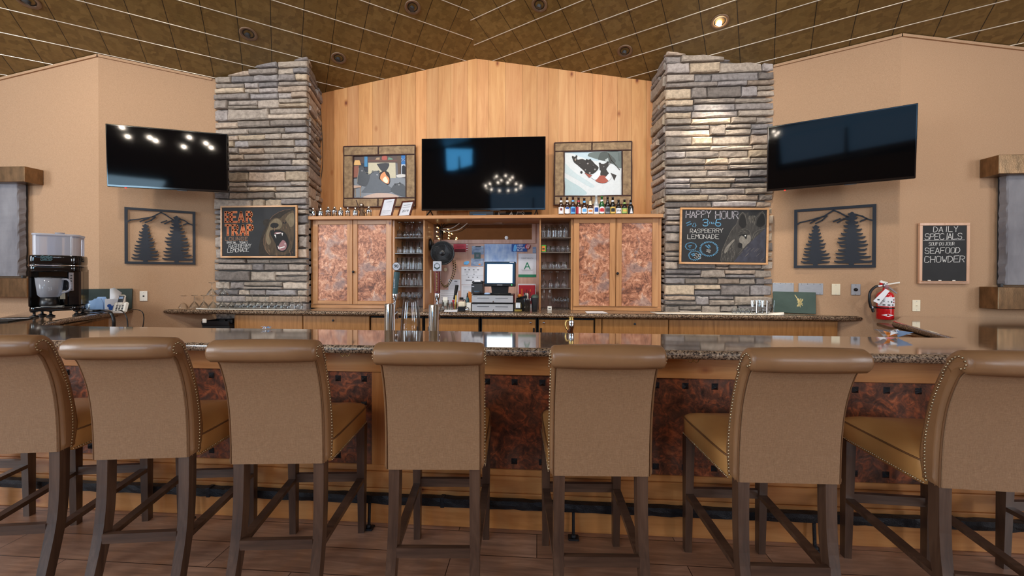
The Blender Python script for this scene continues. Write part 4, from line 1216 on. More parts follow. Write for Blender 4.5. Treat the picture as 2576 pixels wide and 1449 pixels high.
def type_text(name, text, size, mat, parent, loc, align='CENTER', ext=.0006, rotz=0, sx=1.0, roty=0):
    """printed lettering, facing -y"""
    cu = bpy.data.curves.new(name, 'FONT'); cu.body = text; cu.size = size; cu.align_x = align; cu.align_y = 'CENTER'; cu.extrude = ext; cu.resolution_u = 3
    tmp = bpy.data.objects.new(name, cu); C.objects.link(tmp)
    bpy.context.view_layer.update()
    me = bpy.data.meshes.new_from_object(tmp.evaluated_get(bpy.context.evaluated_depsgraph_get()))
    bpy.data.objects.remove(tmp); bpy.data.curves.remove(cu)
    Mx = Matrix.Translation(loc) @ Matrix.Rotation(rotz, 4, 'Z') @ Matrix.Rotation(R(90), 4, 'X') @ Matrix.Rotation(roty, 4, 'Z') @ Matrix.Diagonal((sx, 1, 1, 1))
    me.transform(Mx); me.materials.clear(); me.materials.append(M_[mat]); me.name = name
    ob = bpy.data.objects.new(name, me); C.objects.link(ob); ob.parent = parent; return ob

# ------------------------------------------------------------------ televisions
def tv(name, P, N, w_, h_, label, tilt, leds, feet=False, dep=.05):
    """P: centre bottom of the screen front; N: rotz"""
    t = thing(name, label, 'television', P, N)
    T = Matrix.Rotation(tilt, 4, 'X')
    mb = MB(T); mb.box((-w_/2, 0, 0), (w_/2, .035, h_), .004); mb.box((-w_*.36, .03, h_*.12), (w_*.36, .03 + dep, h_*.72), .012); mb.build('casing', 'black_gloss', t)
    b = .011
    mb = MB(T); mb.box((-w_/2 + b, -.0015, .022), (w_/2 - b, .004, h_ - b)); mb.build('screen', 'screen', t)
    if leds is not None:
        mb = MB(T); mb.box((leds*w_ - .006, .004, -.007), (leds*w_ + .006, .02, .001), .002); mb.build('standby_light', 'led_red', t)
    mb = MB(T); mb.box((.06*w_, .004, -.005), (.14*w_, .02, .001)); mb.build('maker_plate', 'dark_grey', t)
    return t
def tv_from(pxs, hL, hR, hh, lab, tilt, led):
    TL, TR, BR, BL = pxs
    def at_depth(px, py, D):
        return CAM + ray(px, py) * D
    DL, DR = FPX*hh/hL, FPX*hh/hR
    a, b = at_depth(*TL, DL), at_depth(*TR, DR); c, d = at_depth(*BR, DR), at_depth(*BL, DL)
    l = (a + d)/2; r_ = (b + c)/2; v = r_ - l; rz = math.atan2(v.y, v.x); wd = Vector((v.x, v.y)).length
    ctr = (c + d)/2; ctr.z = (l.z + r_.z)/2 - hh/2
    t = tv('wall_television', ctr, rz, wd, hh, lab, tilt, led)
    return t, ctr, rz, wd
t, c_, rz, wd = tv_from([(262, 308), (570, 344), (573, 489), (270, 464)], 156, 145.5, .635, 'black flat television angled over the left tree silhouette, reflecting ceiling lights', R(2), -.36)
def bracket(t, c_, rz, W, hh):
    n_ = Vector((-math.sin(rz), math.cos(rz), 0)); p = c_ + n_*.075; p.z = c_.z + hh*.45
    # to the wall
    q = p - W.P0; dist = -q.dot(W.n); d2 = W.n
    s_ = p + d2*dist; 
    inv = Matrix.Rotation(-rz, 4, 'Z')
    A = inv @ (p - c_); B = inv @ (s_ - c_)
    mb = MB(); mb.beam(A, B, .05, .05)
    mb.box((B.x - .1, B.y - .004, B.z - .12), (B.x + .1, B.y + .0, B.z + .12)); mb.build('wall_bracket', 'black_matte', t)
bracket(t, c_, rz, WL, .66)
t, c_, rz, wd = tv_from([(1935, 320), (2317, 266), (2301, 452), (1931, 479)], 159, 185, .655, 'black flat television angled beside the right stone pillar above the wall plates', R(3.5), -.36)
bracket(t, c_, rz, WR, .66)
YTV = YS + .25
a, b = atY(1060.5, 349, YTV), atY(1372, 527.5, YTV)
t = tv('television', ((a.x+b.x)/2, YTV, b.z), 0, b.x - a.x, a.z - b.z, 'large black flat television standing on the shelf in the centre of the wood wall', 0, None)
for sg in (-1, 1):
    mb = MB(); x = sg*(b.x-a.x)*.43; zf = ZS + .001 - b.z
    mb.tube([(x, .02, .0), (x - .03, -.09, zf + .006)], .008, 6); mb.tube([(x, .02, .0), (x + .03, .12, zf + .006)], .008, 6); mb.build('foot', 'black_plastic', t)
# power cord hanging down the edge of the wood wall
mb = MB(); mb.tube(sm3([atY(803, 238, YW - .02), atY(808, 300, YW - .02), atY(812, 400, YW - .02), atY(805, 470, YW - .02), atY(803, 520, YW - .02), (atY(803, 520, YW - .02).x, YW - .03, ZS + .01)], 5), .004, 5)
tag(mb.build('wall_wire', 'black_plastic'), 'thin black cord running down the wood wall beside the left pillar', 'cord')
# ------------------------------------------------------------------ chalkboards
def chalkboard(W, cs, off, label, frame_mat, fr):
    base, w_, h_ = W.rect(*cs, off)
    t = thing('chalkboard', label, 'chalkboard', base, W.a)
    mb = MB(); mb.box((-w_/2, 0, 0), (w_/2, .022, fr), .002); mb.box((-w_/2, 0, h_ - fr), (w_/2, .022, h_), .002); mb.box((-w_/2, 0, fr), (-w_/2 + fr, .022, h_ - fr), .002); mb.box((w_/2 - fr, 0, fr), (w_/2, .022, h_ - fr), .002)
    mb.build('frame', frame_mat, t)
    mb = MB(); mb.box((-w_/2 + fr - .001, .006, fr - .001), (w_/2 - fr + .001, .02, h_ - fr + .001)); mb.build('slate', 'chalkboard', t)
    return t, base, w_, h_
WPL = Wall((0, 4.42, 0), 0); WPR = Wall((0, 4.54, 0), 0)
OFF = .056
def px_map(W, base, off, ox, oy, sc):
    """crop pixels of the photograph to board coordinates"""
    def f(p):
        return W.loc(base, ox + p[0]/sc, oy + p[1]/sc, off)
    return f
def poly(mb, f, pts, y0, y1): 
    q = [f(p) for p in pts]
    ar = sum(q[i-1][0]*q[i][1] - q[i][0]*q[i-1][1] for i in range(len(q)))
    mb.prism(q if ar > 0 else q[::-1], y0, y1)
def fix(t, base, W, cs, off): pass
# the bear board on the left pillar
csb = [(553, 517), (747, 517), (747, 648), (555, 649)]
t, base, w_, h_ = chalkboard(WPL, csb, OFF, 'chalkboard reading Bear Trap Lounge with a roaring bear, on the left pillar', 'frame_wood', .02)
f = px_map(WPL, base, OFF, 520, 490, 7.625)
cw = lambda x, y: f((x, y))
mb = MB(); rnd = random.Random(4)
def serif(mb, text, x0, zb, h, adv, wd, y0):
    for k, ch in enumerate(text):
        tmp = MB(); letters(tmp, ch, 0, 0, h, wd, y0, .006, asp=.52)
        for (vv, ff) in ((tmp.v, tmp.f),):
            mb.add([(p.x + x0 + adv[k], p.y, p.z + zb) for p in vv], ff, False)
        # slab serifs
        if ch in 'BEARTP':
            for (a, b) in ({'B': [(0, 0), (0, 1)], 'E': [(0, 0), (0, 1)], 'A': [(0, 0), (.52, 0)], 'R': [(0, 0), (0, 1), (.52, 0)], 'T': [(.26, 0)], 'P': [(0, 0), (0, 1)]}[ch]):
                mb.stroke([(x0 + adv[k] + a*h - h*.1, zb + b*h), (x0 + adv[k] + a*h + h*.1, zb + b*h)], wd*.45, y0, .006)
x0, z1 = cw(352, 520); xe, z2 = cw(930, 320); h = z2 - z1; L_ = xe - x0
for (mat_, wdk, yy, nm) in (('chalk_peach', .34, .0050, 'letter_outline'), ('chalk_orange', .235, .0042, 'big_lettering')):
    mb = MB(); serif(mb, 'BEAR', x0, z1, h*.96, [0, L_*.21, L_*.44, L_*.71], h*wdk*.6, yy)
    xa, za = cw(352, 772); xb, zb_ = cw(930, 572); L2 = xb - xa
    serif(mb, 'TRAP', xa, za, (zb_ - za)*.96, [0, L2*.24, L2*.50, L2*.74], h*wdk*.6, yy); mb.build(nm, mat_, t)
mb = MB(); p = cw(350, 880); q = cw(780, 812); letters(mb, 'LOUNGE', p[0], p[1], q[1]-p[1], .0045, .004, .006, asp=.82, gap=.42); mb.build('lounge_lettering', 'chalk_tan', t)
mb = MB(); rnd = random.Random(9)
p = cw(378, 932); q = cw(378, 897); letters(mb, 'SPECIAL', p[0], p[1], q[1]-p[1], .003, .004, .006, asp=.7, gap=.2, rnd=rnd, jit=.05); p = cw(620, 928); letters(mb, 'TODAY!', p[0], p[1], q[1]-p[1], .003, .004, .006, asp=.75, gap=.22, rnd=rnd, jit=.05)
p = cw(415, 1025); q = cw(415, 950); letters(mb, 'RASPBERRY', p[0], p[1], (q[1]-p[1])*.92, .0034, .004, .006, asp=.62, gap=.13, slant=.1, rot=2, rnd=rnd, jit=.05)
p = cw(395, 1105); q = cw(395, 1030); letters(mb, 'LEMONADE', p[0], p[1], (q[1]-p[1])*.92, .0034, .004, .006, asp=.65, gap=.15, slant=.08, rot=2, rnd=rnd, jit=.05); mb.build('chalk_lettering', 'chalk_white', t)
bd = []
def layer(name, mat_, polys, y0, strokes=(), wd=.003):
    mb = MB()
    for pl in polys: poly(mb, f, pl, y0, .0062)
    for st in strokes: mb.stroke([f(p) for p in st], wd, y0, .0062)
    return mb.build(name, mat_, t)
def soft(pts, k=4): return [tuple(p) for p in sm3(list(pts) + [pts[0]], k)[:-1]]
xr_, zr_ = 1675, 1165
layer('bear_drawing', 'drawing_fur_dark', [soft([(1005, 1165), (990, 1040), (1015, 900), (1075, 700), (1125, 620), (1085, 575), (1075, 515), (1110, 470), (1165, 462), (1215, 480), (1260, 405), (1370, 335), (1480, 295), (1600, 275), (1672, 292)], 3)[:-3] + [(1672, 292), (1672, 1165)]], .0056)
layer('bear_fur', 'drawing_fur', [soft([(1200, 1160), (1110, 1050), (1088, 900), (1110, 760), (1150, 640), (1215, 500), (1310, 440), (1400, 450), (1470, 385), (1580, 325), (1672, 330), (1672, 700), (1640, 980), (1560, 1120), (1400, 1160)])], .0053)
layer('bear_face', 'drawing_fur_light', [soft([(1130, 760), (1170, 640), (1230, 520), (1320, 455), (1400, 480), (1440, 560), (1400, 650), (1300, 660), (1215, 680), (1190, 780), (1230, 900), (1180, 960), (1130, 880)]), soft([(1500, 470), (1560, 380), (1660, 350), (1670, 560), (1600, 620), (1560, 560)])], .005)
layer('bear_mouth', 'black_matte', [soft([(1215, 690), (1290, 672), (1400, 678), (1500, 730), (1560, 850), (1565, 980), (1500, 1080), (1420, 1095), (1345, 1050), (1315, 940), (1260, 830), (1222, 760)]), soft([(1215, 610), (1225, 560), (1290, 535), (1368, 560), (1362, 610), (1290, 645)]), soft([(1450, 535), (1485, 515), (1525, 535), (1485, 560)])], .0047)
layer('bear_tongue', 'chalk_pink', [soft([(1385, 950), (1450, 870), (1505, 900), (1530, 970), (1500, 1050), (1425, 1070), (1362, 1030)]), soft([(1290, 740), (1330, 715), (1430, 720), (1400, 745), (1330, 750)])], .0044)
layer('bear_teeth', 'chalk_white', [[(1288, 765), (1322, 765), (1328, 835)], [(1428, 732), (1458, 732), (1446, 788)], [(1352, 975), (1378, 1000), (1392, 1036), (1370, 1030)], [(1488, 920), (1508, 925), (1500, 982)], [(1390, 1010), (1490, 985), (1492, 1005), (1400, 1032)], [(1330, 735), (1420, 722), (1420, 735), (1335, 750)]], .0041)
st = []; rnd = random.Random(12)
for _ in range(70):
    a = rnd.uniform(1110, 1640); b = rnd.uniform(340, 1130)
    if (1200 < a < 1580 and 660 < b < 1100): continue
    if b < 800 - (a - 1100)*.9: continue
    l = rnd.uniform(30, 80); an = rnd.uniform(1.0, 1.9); st.append([(a, b), (a + l*math.cos(an)*.5, b + l*math.sin(an))])
st += [[(1205, 480), (1260, 405), (1370, 335), (1480, 295), (1600, 275)], [(1085, 870), (1088, 960), (1120, 1050), (1200, 1150)], [(1100, 760), (1085, 860)]]
layer('bear_hatching', 'chalk_tan', [], .0046, st, .0016)
# the wolf board on the right pillar
csw = [(1710, 521), (1936, 524), (1930, 667), (1709, 663)]
t, base, w_, h_ = chalkboard(WPR, csw, OFF, 'chalkboard reading Happy Hour 3 till 6 with a wolf, on the right pillar', 'frame_wood', .022)
t.rotation_euler = (0, R(.7), 0)
f = px_map(WPR, base, OFF, 1690, 500, 7.626)
cw = lambda x, y: f((x, y)); rnd = random.Random(5)
mb = MB(); p = cw(262, 372); q = cw(262, 245); letters(mb, 'HAPPY', p[0], p[1], q[1]-p[1], .010, .0042, .006, asp=.6, gap=.17, slant=.05, rot=1); p = cw(830, 380); letters(mb, 'HOUR', p[0], p[1], q[1]-p[1], .010, .0042, .006, asp=.62, gap=.2, rot=0); mb.build('big_lettering', 'chalk_grey', t)
mb = MB(); p = cw(345, 665); q = cw(345, 590); letters(mb, 'RASPBERRY', p[0], p[1], q[1]-p[1], .0036, .0042, .006, asp=.7, gap=.25, slant=.05, rot=1.5, rnd=rnd, jit=.05)
p = cw(300, 778); q = cw(300, 695); letters(mb, 'LEMONADE', p[0], p[1], q[1]-p[1], .0036, .0042, .006, asp=.7, gap=.22, rot=1, rnd=rnd, jit=.05)
p = cw(660, 1015); q = cw(660, 965); letters(mb, '$5', p[0], p[1], q[1]-p[1], .0035, .004, .006, rot=-20); p = cw(430, 1140); letters(mb, '$5', p[0], p[1], (q[1]-p[1])*.42 + .006, .003, .004, .006, rot=-10); mb.build('chalk_lettering', 'chalk_white', t)
mb = MB(); p = cw(590, 525); q = cw(590, 395); letters(mb, '3', p[0], p[1], q[1]-p[1], .0075, .0042, .006, asp=.72); p = cw(835, 525); letters(mb, '6', p[0], p[1], q[1]-p[1], .0075, .0042, .006, asp=.72)
p = cw(710, 482); q = cw(710, 450); letters(mb, 'TILL', p[0], p[1], q[1]-p[1], .003, .0042, .006, asp=.7, gap=.3)
p = cw(268, 490); letters(mb, 'TODAYS', p[0], p[1], .010, .0022, .0042, .006, asp=.72, rot=24); p = cw(285, 530); letters(mb, 'SPECIAL', p[0], p[1], .010, .0022, .0042, .006, asp=.72, rot=24)
mb.stroke([cw(410, 480), cw(395, 525), cw(385, 530), cw(440, 550), cw(465, 510), cw(445, 515), cw(440, 470), cw(410, 480)], .003, .0042, .006)
for (cx_, cy_, rx, ry, n_) in ((365, 920, 115, 80, 18), (712, 965, 185, 150, 30), (440, 1095, 125, 98, 22)):
    pts = []
    for k in range(n_*2 + 1):
        a = math.pi*k/n_; rr = 1.0 if k % 2 == 0 else .8; pts.append(cw(cx_ + rx*rr*math.cos(a), cy_ + ry*rr*math.sin(a)))
    mb.stroke(pts, .0032, .0042, .006)
p = cw(320, 925); letters(mb, 'BEER', p[0], p[1], .011, .0026, .0042, .006, rot=12); p = cw(335, 955); letters(mb, '$3', p[0], p[1], .010, .0026, .0042, .006, rot=12)
p = cw(690, 895); letters(mb, 'WELL', p[0], p[1], .012, .0026, .0042, .006, rot=-38); p = cw(640, 905); letters(mb, 'DRINKS', p[0], p[1], .012, .0026, .0042, .006, rot=-38)
p = cw(375, 1085); letters(mb, 'HOUSE', p[0], p[1], .010, .0024, .0042, .006, rot=20); p = cw(400, 1110); letters(mb, 'WINE', p[0], p[1], .010, .0024, .0042, .006, rot=20); mb.build('blue_lettering', 'chalk_blue', t)
layer('wolf_drawing', 'wolf_fur', [soft([(935, 1205), (955, 1000), (1040, 800), (1110, 650), (1170, 540), (1232, 480), (1265, 390), (1300, 300), (1350, 246), (1400, 280), (1435, 330)], 3)[:-3] + [(1460, 315), (1600, 320), (1640, 280), (1690, 238), (1735, 226), (1775, 290), (1798, 400), (1800, 545), (1540, 790), (1360, 990), (1190, 1205)]], .0056)
layer('wolf_slope', 'wolf_slope', [[(1190, 1210), (1360, 992), (1540, 792), (1803, 552), (1792, 1212)]], .0052)
layer('wolf_face', 'wolf_light', [soft([(1290, 765), (1335, 700), (1400, 735), (1440, 700), (1500, 690), (1512, 800), (1440, 875), (1365, 950), (1345, 860), (1300, 830)]), soft([(1000, 1000), (1060, 900), (1180, 780), (1200, 800), (1120, 900), (1030, 1050)])], .0053)
layer('wolf_dark', 'black_matte', [soft([(1275, 480), (1300, 360), (1345, 290), (1395, 340), (1425, 500), (1350, 560)], 3), soft([(1615, 500), (1640, 380), (1720, 280), (1765, 320), (1780, 470), (1690, 540)], 3), soft([(1250, 720), (1330, 680), (1420, 670), (1440, 720), (1420, 770), (1360, 700)]), soft([(1280, 840), (1350, 860), (1330, 940), (1270, 920)])], .0049)
layer('wolf_eye', 'chalk_white', [soft([(1390, 705), (1405, 690), (1422, 700), (1408, 718)])], .0044)
st = [[(1235, 485), (1290, 320), (1350, 250), (1400, 300), (1440, 480)], [(1580, 500), (1615, 350), (1730, 230), (1778, 300), (1798, 500)], [(1300, 600), (1400, 570), (1480, 600), (1515, 680), (1520, 760)], [(1540, 760), (1570, 660), (1640, 600), (1790, 550)], [(1560, 780), (1600, 690), (1660, 640)], [(1270, 640), (1360, 610), (1440, 640)], [(940, 1190), (965, 1010), (1050, 790), (1130, 620), (1230, 490)]]
rnd = random.Random(3)
for _ in range(26):
    a = rnd.uniform(1450, 1600); st.append([(a, rnd.uniform(310, 340)), (a + rnd.uniform(-8, 8), rnd.uniform(370, 470))])
for _ in range(36):
    a = rnd.uniform(980, 1230); b = rnd.uniform(850, 1150)
    if b < 1500 - a*.55 - 60: continue
    st.append([(a, b), (a - rnd.uniform(10, 30), b + rnd.uniform(40, 90))])
for _ in range(14):
    a = rnd.uniform(1300, 1780); b = rnd.uniform(800, 1180)
    if b > 1900 - a*.72: st.append([(a, b), (a - 60, b + 60)])
layer('wolf_hatching', 'wolf_light', [], .0046, st, .0018)
# daily specials board
t, base, w_, h_ = chalkboard(WFR, [(2314, 560), (2440, 561), (2440, 715), (2314, 713)], .03, 'small chalkboard listing daily specials, hung right of the fire extinguisher', 'frame_wood_pale', .026)
mb = MB(); mb.box((-w_/2 + .02, -.018, .020), (w_/2 - .02, .0, .028), .002); mb.build('chalk_ledge', 'frame_wood_pale', t)
f = px_map(WFR, base, .03, 1716, 400, 2.9942); cw = lambda x, y: f((x, y)); rnd = random.Random(8)
mb = MB()
for (tx, x_, y_, h_px, asp, gap) in (('DAILY', 1897, 550, 40, .68, .32), ('SPECIALS', 1832, 607, 44, .66, .14), ('SOUP DU JOUR', 1862, 652, 23, .55, .2), ('SEAFOOD', 1832, 712, 42, .68, .2), ('CHOWDER', 1828, 780, 46, .7, .22)):
    p = cw(x_, y_); q = cw(x_, y_ - h_px); letters(mb, tx, p[0], p[1], q[1]-p[1], .0045 if h_px > 30 else .003, .0042, .0062, asp=asp, gap=gap, slant=.08, rot=1, rnd=rnd, jit=.04)
mb.stroke([cw(1822, 614), cw(2132, 608)], .003, .0042, .0062); mb.build('chalk_lettering', 'chalk_white', t)
mb = MB(); 
for px_ in (1855, 1935, 2040): 
    p = cw(px_, 918); mb.box((p[0] - .014, -.012, .0285), (p[0] + .014, -.003, .0365), .003)
mb.build('chalk_stick', 'white_plastic', t)
# ------------------------------------------------------------------ cut metal tree silhouettes
def tree_art(W, cs, label, sc0):
    base, w_, h_ = W.rect(*cs, .02)
    t = thing('metal_wall_art', label, 'wall art', base, W.a, 'mountain and pine silhouettes')
    u = lambda a, b: ((a - .5)*w_, b*h_)
    fr_ = .042*w_
    mb = MB(); y0, y1 = 0, .005
    mb.box((-w_/2, y0, 0), (w_/2, y1, fr_)); mb.box((-w_/2, y0, h_ - fr_), (w_/2, y1, h_)); mb.box((-w_/2, y0, fr_), (-w_/2 + fr_, y1, h_ - fr_)); mb.box((w_/2 - fr_, y0, fr_), (w_/2, y1, h_ - fr_))
    mb.build('frame', 'art_metal', t)
    mb = MB()
    for ln in ([(.03, .735), (.08, .775), (.2, .80), (.3, .83), (.38, .855), (.44, .90), (.50, .945), (.56, .91), (.66, .83), (.72, .80), (.78, .845), (.84, .82), (.90, .77), (.97, .74)],
               [(.21, .755), (.26, .79), (.33, .83)], [(.28, .745), (.36, .79), (.42, .86)], [(.82, .74), (.89, .775)], [(.55, .74), (.62, .79), (.68, .82)], [(.5, .76), (.58, .8)]):
        mb.stroke([u(*p) for p in ln], .021*w_, y0 + .0005, y1)
    mb.build('mountain_line', 'art_metal', t)
    for (cx_, zb, zt, hw, seed, n_) in ((.28, .03, .72, .185, 3, 11), (.72, .03, .90, .225, 8, 13)):
        rnd = random.Random(seed); L_, R_ = [], []
        for k in range(n_):
            t0 = k/n_; st_ = (zt - zb - .05)/n_; zu = zt - st_*k; wd_ = hw*(.12 + .88*((k + 1)/n_)**.8)
            for (lst, sg) in ((L_, -1), (R_, 1)):
                j = rnd.uniform(.8, 1.12); w1 = wd_*j; dz = st_*rnd.uniform(-.12, .12); up = st_*rnd.uniform(.15, .4)
                lst += [u(cx_ + sg*w1*.34, zu - st_*.18), u(cx_ + sg*w1*.62, zu - st_*.42 + dz), u(cx_ + sg*w1*.86, zu - st_*.55 + dz + up*.5), u(cx_ + sg*w1, zu - st_*.62 + dz + up), u(cx_ + sg*w1*.98, zu - st_*.82 + dz + up*.6), u(cx_ + sg*w1*.8, zu - st_*1.0 + dz), u(cx_ + sg*w1*.58, zu - st_*1.06 + dz*.5)]
        out = [u(cx_ + .006, zt), u(cx_ - .006, zt)] + L_ + [u(cx_ - .03, zb + .04), u(cx_ - .03, zb), u(cx_ + .03, zb), u(cx_ + .03, zb + .04)] + R_[::-1]
        mb = MB(); mb.prism(out, y0 - .001, y1); mb.build('pine_tree', 'art_metal', t)
    return t
tree_art(WL, [(312, 521), (491, 532), (492, 666), (314, 663)], 'black cut-metal pines and mountains in a frame, left of the bear chalkboard', 1)
tree_art(WR, [(1997, 527), (2204, 513.5), (2204, 673.5), (1998, 674)], 'black cut-metal pines and mountains in a frame, right of the wolf chalkboard', 1)
# ------------------------------------------------------------------ framed paintings on the wood wall
def painting(cs, inner, label, polys, oxy, strokes=()):
    off = .04; base, w_, h_ = WB.rect(*cs, off)
    t = thing('framed_painting', label, 'painting', base, 0)
    f = px_map(WB, base, off, oxy[0], oxy[1], 6.5875)
    a = f(((inner[0] - oxy[0])*6.5875, (inner[1] - oxy[1])*6.5875)); b = f(((inner[2] - oxy[0])*6.5875, (inner[3] - oxy[1])*6.5875))
    x0, z1, x1, z0 = a[0], a[1], b[0], b[1]
    mb = MB(); g = .004
    for (A, B) in (((-w_/2, z1), (-.015, h_)), ((-.01, z1), (w_/2, h_)), ((-w_/2, 0), (-.02, z0)), ((-.015, 0), (w_/2, z0)), ((-w_/2, z0), (x0, z1)), ((x1, z0), (w_/2, z1))):
        mb.box((A[0] + g, 0, A[1] + g), (B[0] - g, .03, B[1] - g), .006)
    fr_ = mb.build('frame', 'bark', t)
    mb = MB(); rnd = random.Random(6)
    for (p, q) in (((-w_/2, 0), (w_/2, 0)), ((-w_/2, h_), (w_/2, h_)), ((-w_/2, 0), (-w_/2, h_)), ((w_/2, 0), (w_/2, h_)), ((x0, z0), (x0, z1)), ((x1, z0), (x1, z1)), ((-w_/2, z1), (w_/2, z1)), ((-w_/2, z0), (w_/2, z0)), ((-.012, z1), (-.012, h_)), ((-.017, 0), (-.017, z0))):
        pts = [(p[0] + (q[0]-p[0])*k/5 + rnd.uniform(-.003, .003), .004, p[1] + (q[1]-p[1])*k/5 + rnd.uniform(-.003, .003)) for k in range(6)]
        mb.tube(pts, .0085, 6)
    mb.build('twig_border', 'twig', fr_)
    mb = MB()
    mb.col = lin(polys[0][0]); mb.box((x0, .016, z0), (x1, .028, z1)); n_ = len(polys)
    for k, (col, pts) in enumerate(polys[1:]):
        mb.col = lin(col); y = .0158 - .00035*k
        q = [f(p) for p in (soft(pts, 3) if len(pts) > 4 else pts)]
        q = [(min(max(a, x0), x1), min(max(b, z0), z1)) for a, b in q]
        ar = sum(q[i-1][0]*q[i][1] - q[i][0]*q[i-1][1] for i in range(len(q)))
        mb.prism(q if ar > 0 else q[::-1], y, .0165)
    for (col, wd, pts) in strokes:
        mb.col = lin(col); mb.stroke([f(p) for p in pts], wd, .0158 - .00035*(n_ + 1), .0165)
    mb.build('canvas', 'paint', t)
    mb = MB(); mb.box((-w_*.35, .03, h_*.3), (w_*.35, off, h_*.8)); mb.build('backing', 'twig', t)
painting([(863, 368), (1044, 366), (1044, 520), (866, 521)], (888, 391, 1021, 497.5), 'bark-framed painting of bears by a fireplace, behind the cocktail shakers', [
    ((112, 112, 118), None), ((92, 76, 72), [(306, 336), (1200, 336), (1200, 460), (306, 460)]), ((58, 62, 72), [(306, 460), (560, 460), (560, 700), (306, 720)]), ((140, 146, 154), [(306, 720), (700, 700), (1200, 720), (1200, 1036), (306, 1036)]),
    ((206, 198, 172), [(560, 450), (1012, 450), (1020, 705), (560, 720)]), ((110, 78, 70), [(528, 402), (1050, 402), (1050, 432), (528, 432)]), ((176, 90, 80), [(790, 345), (830, 332), (870, 345), (870, 402), (790, 402)]), ((110, 150, 130), [(885, 402), (900, 360), (960, 380), (970, 402)]), ((178, 150, 120), [(680, 402), (700, 370), (750, 365), (750, 402)]),
    ((66, 66, 72), [(700, 470), (905, 460), (870, 575), (820, 600), (770, 575)]), ((54, 46, 46), [(748, 620), (800, 592), (865, 592), (915, 645), (912, 810), (750, 810)]), ((236, 160, 110), [(770, 650), (830, 600), (862, 660), (910, 715), (900, 800), (830, 782), (762, 720)]), ((255, 238, 210), [(800, 725), (850, 680), (890, 750), (872, 792), (820, 765)]),
    ((240, 190, 124), [(340, 410), (415, 410), (445, 492), (312, 496)]), ((156, 100, 84), [(312, 510), (412, 500), (400, 690), (312, 700)]), ((76, 140, 186), [(498, 350), (550, 350), (550, 520), (498, 520)]), ((96, 78, 66), [(1040, 336), (1110, 336), (1100, 650), (1060, 650)]),
    ((48, 118, 186), [(1112, 330), (1198, 330), (1198, 480), (1112, 480)]), ((214, 222, 234), [(1112, 480), (1198, 480), (1198, 640), (1112, 640)]), ((26, 32, 42), [(1122, 640), (1124, 520), (1140, 500), (1165, 498), (1185, 540), (1196, 640)]), ((216, 214, 210), [(1030, 660), (1110, 640), (1196, 655), (1196, 680), (1100, 700), (1040, 690)]),
    ((84, 88, 94), [(384, 800), (378, 720), (404, 600), (408, 530), (440, 514), (490, 520), (506, 590), (560, 650), (620, 640), (600, 740), (560, 840), (440, 830)]), ((104, 110, 118), [(450, 940), (560, 800), (600, 660), (636, 598), (720, 590), (752, 655), (742, 720), (850, 800), (960, 890), (900, 945), (560, 945)]), ((88, 92, 98), [(930, 900), (1000, 812), (1080, 790), (1170, 840), (1196, 1010), (1000, 965)]),
    *[((d, d + 2, d + 6), [(x - r, y), (x - r*.6, y - r*.8), (x, y - r), (x + r*.6, y - r*.8), (x + r, y), (x, y + r)]) for (x, y, r, d) in ((418, 524, 14, 66), (486, 522, 14, 66), (640, 602, 18, 84), (732, 600, 18, 84), (1012, 815, 18, 70), (1088, 795, 16, 70), (462, 588, 16, 150), (712, 655, 12, 190), (1076, 822, 10, 190))], ((206, 180, 166), [(500, 1012), (700, 960), (960, 972), (1060, 1036), (520, 1036)]), ((206, 176, 156), [(312, 830), (446, 838), (440, 862), (312, 880)])], (840, 340),
    [((206, 178, 150), .004, [(345, 880), (350, 1010)]), ((206, 178, 150), .004, [(430, 860), (434, 1010)]), ((200, 196, 180), .0025, [(384, 780), (390, 690), (408, 600), (412, 540)]), ((200, 196, 180), .0025, [(520, 610), (600, 640), (640, 600), (720, 592)]), ((230, 236, 244), .002, [(1112, 380), (1198, 440)]), ((230, 236, 244), .002, [(1112, 440), (1198, 360)])])
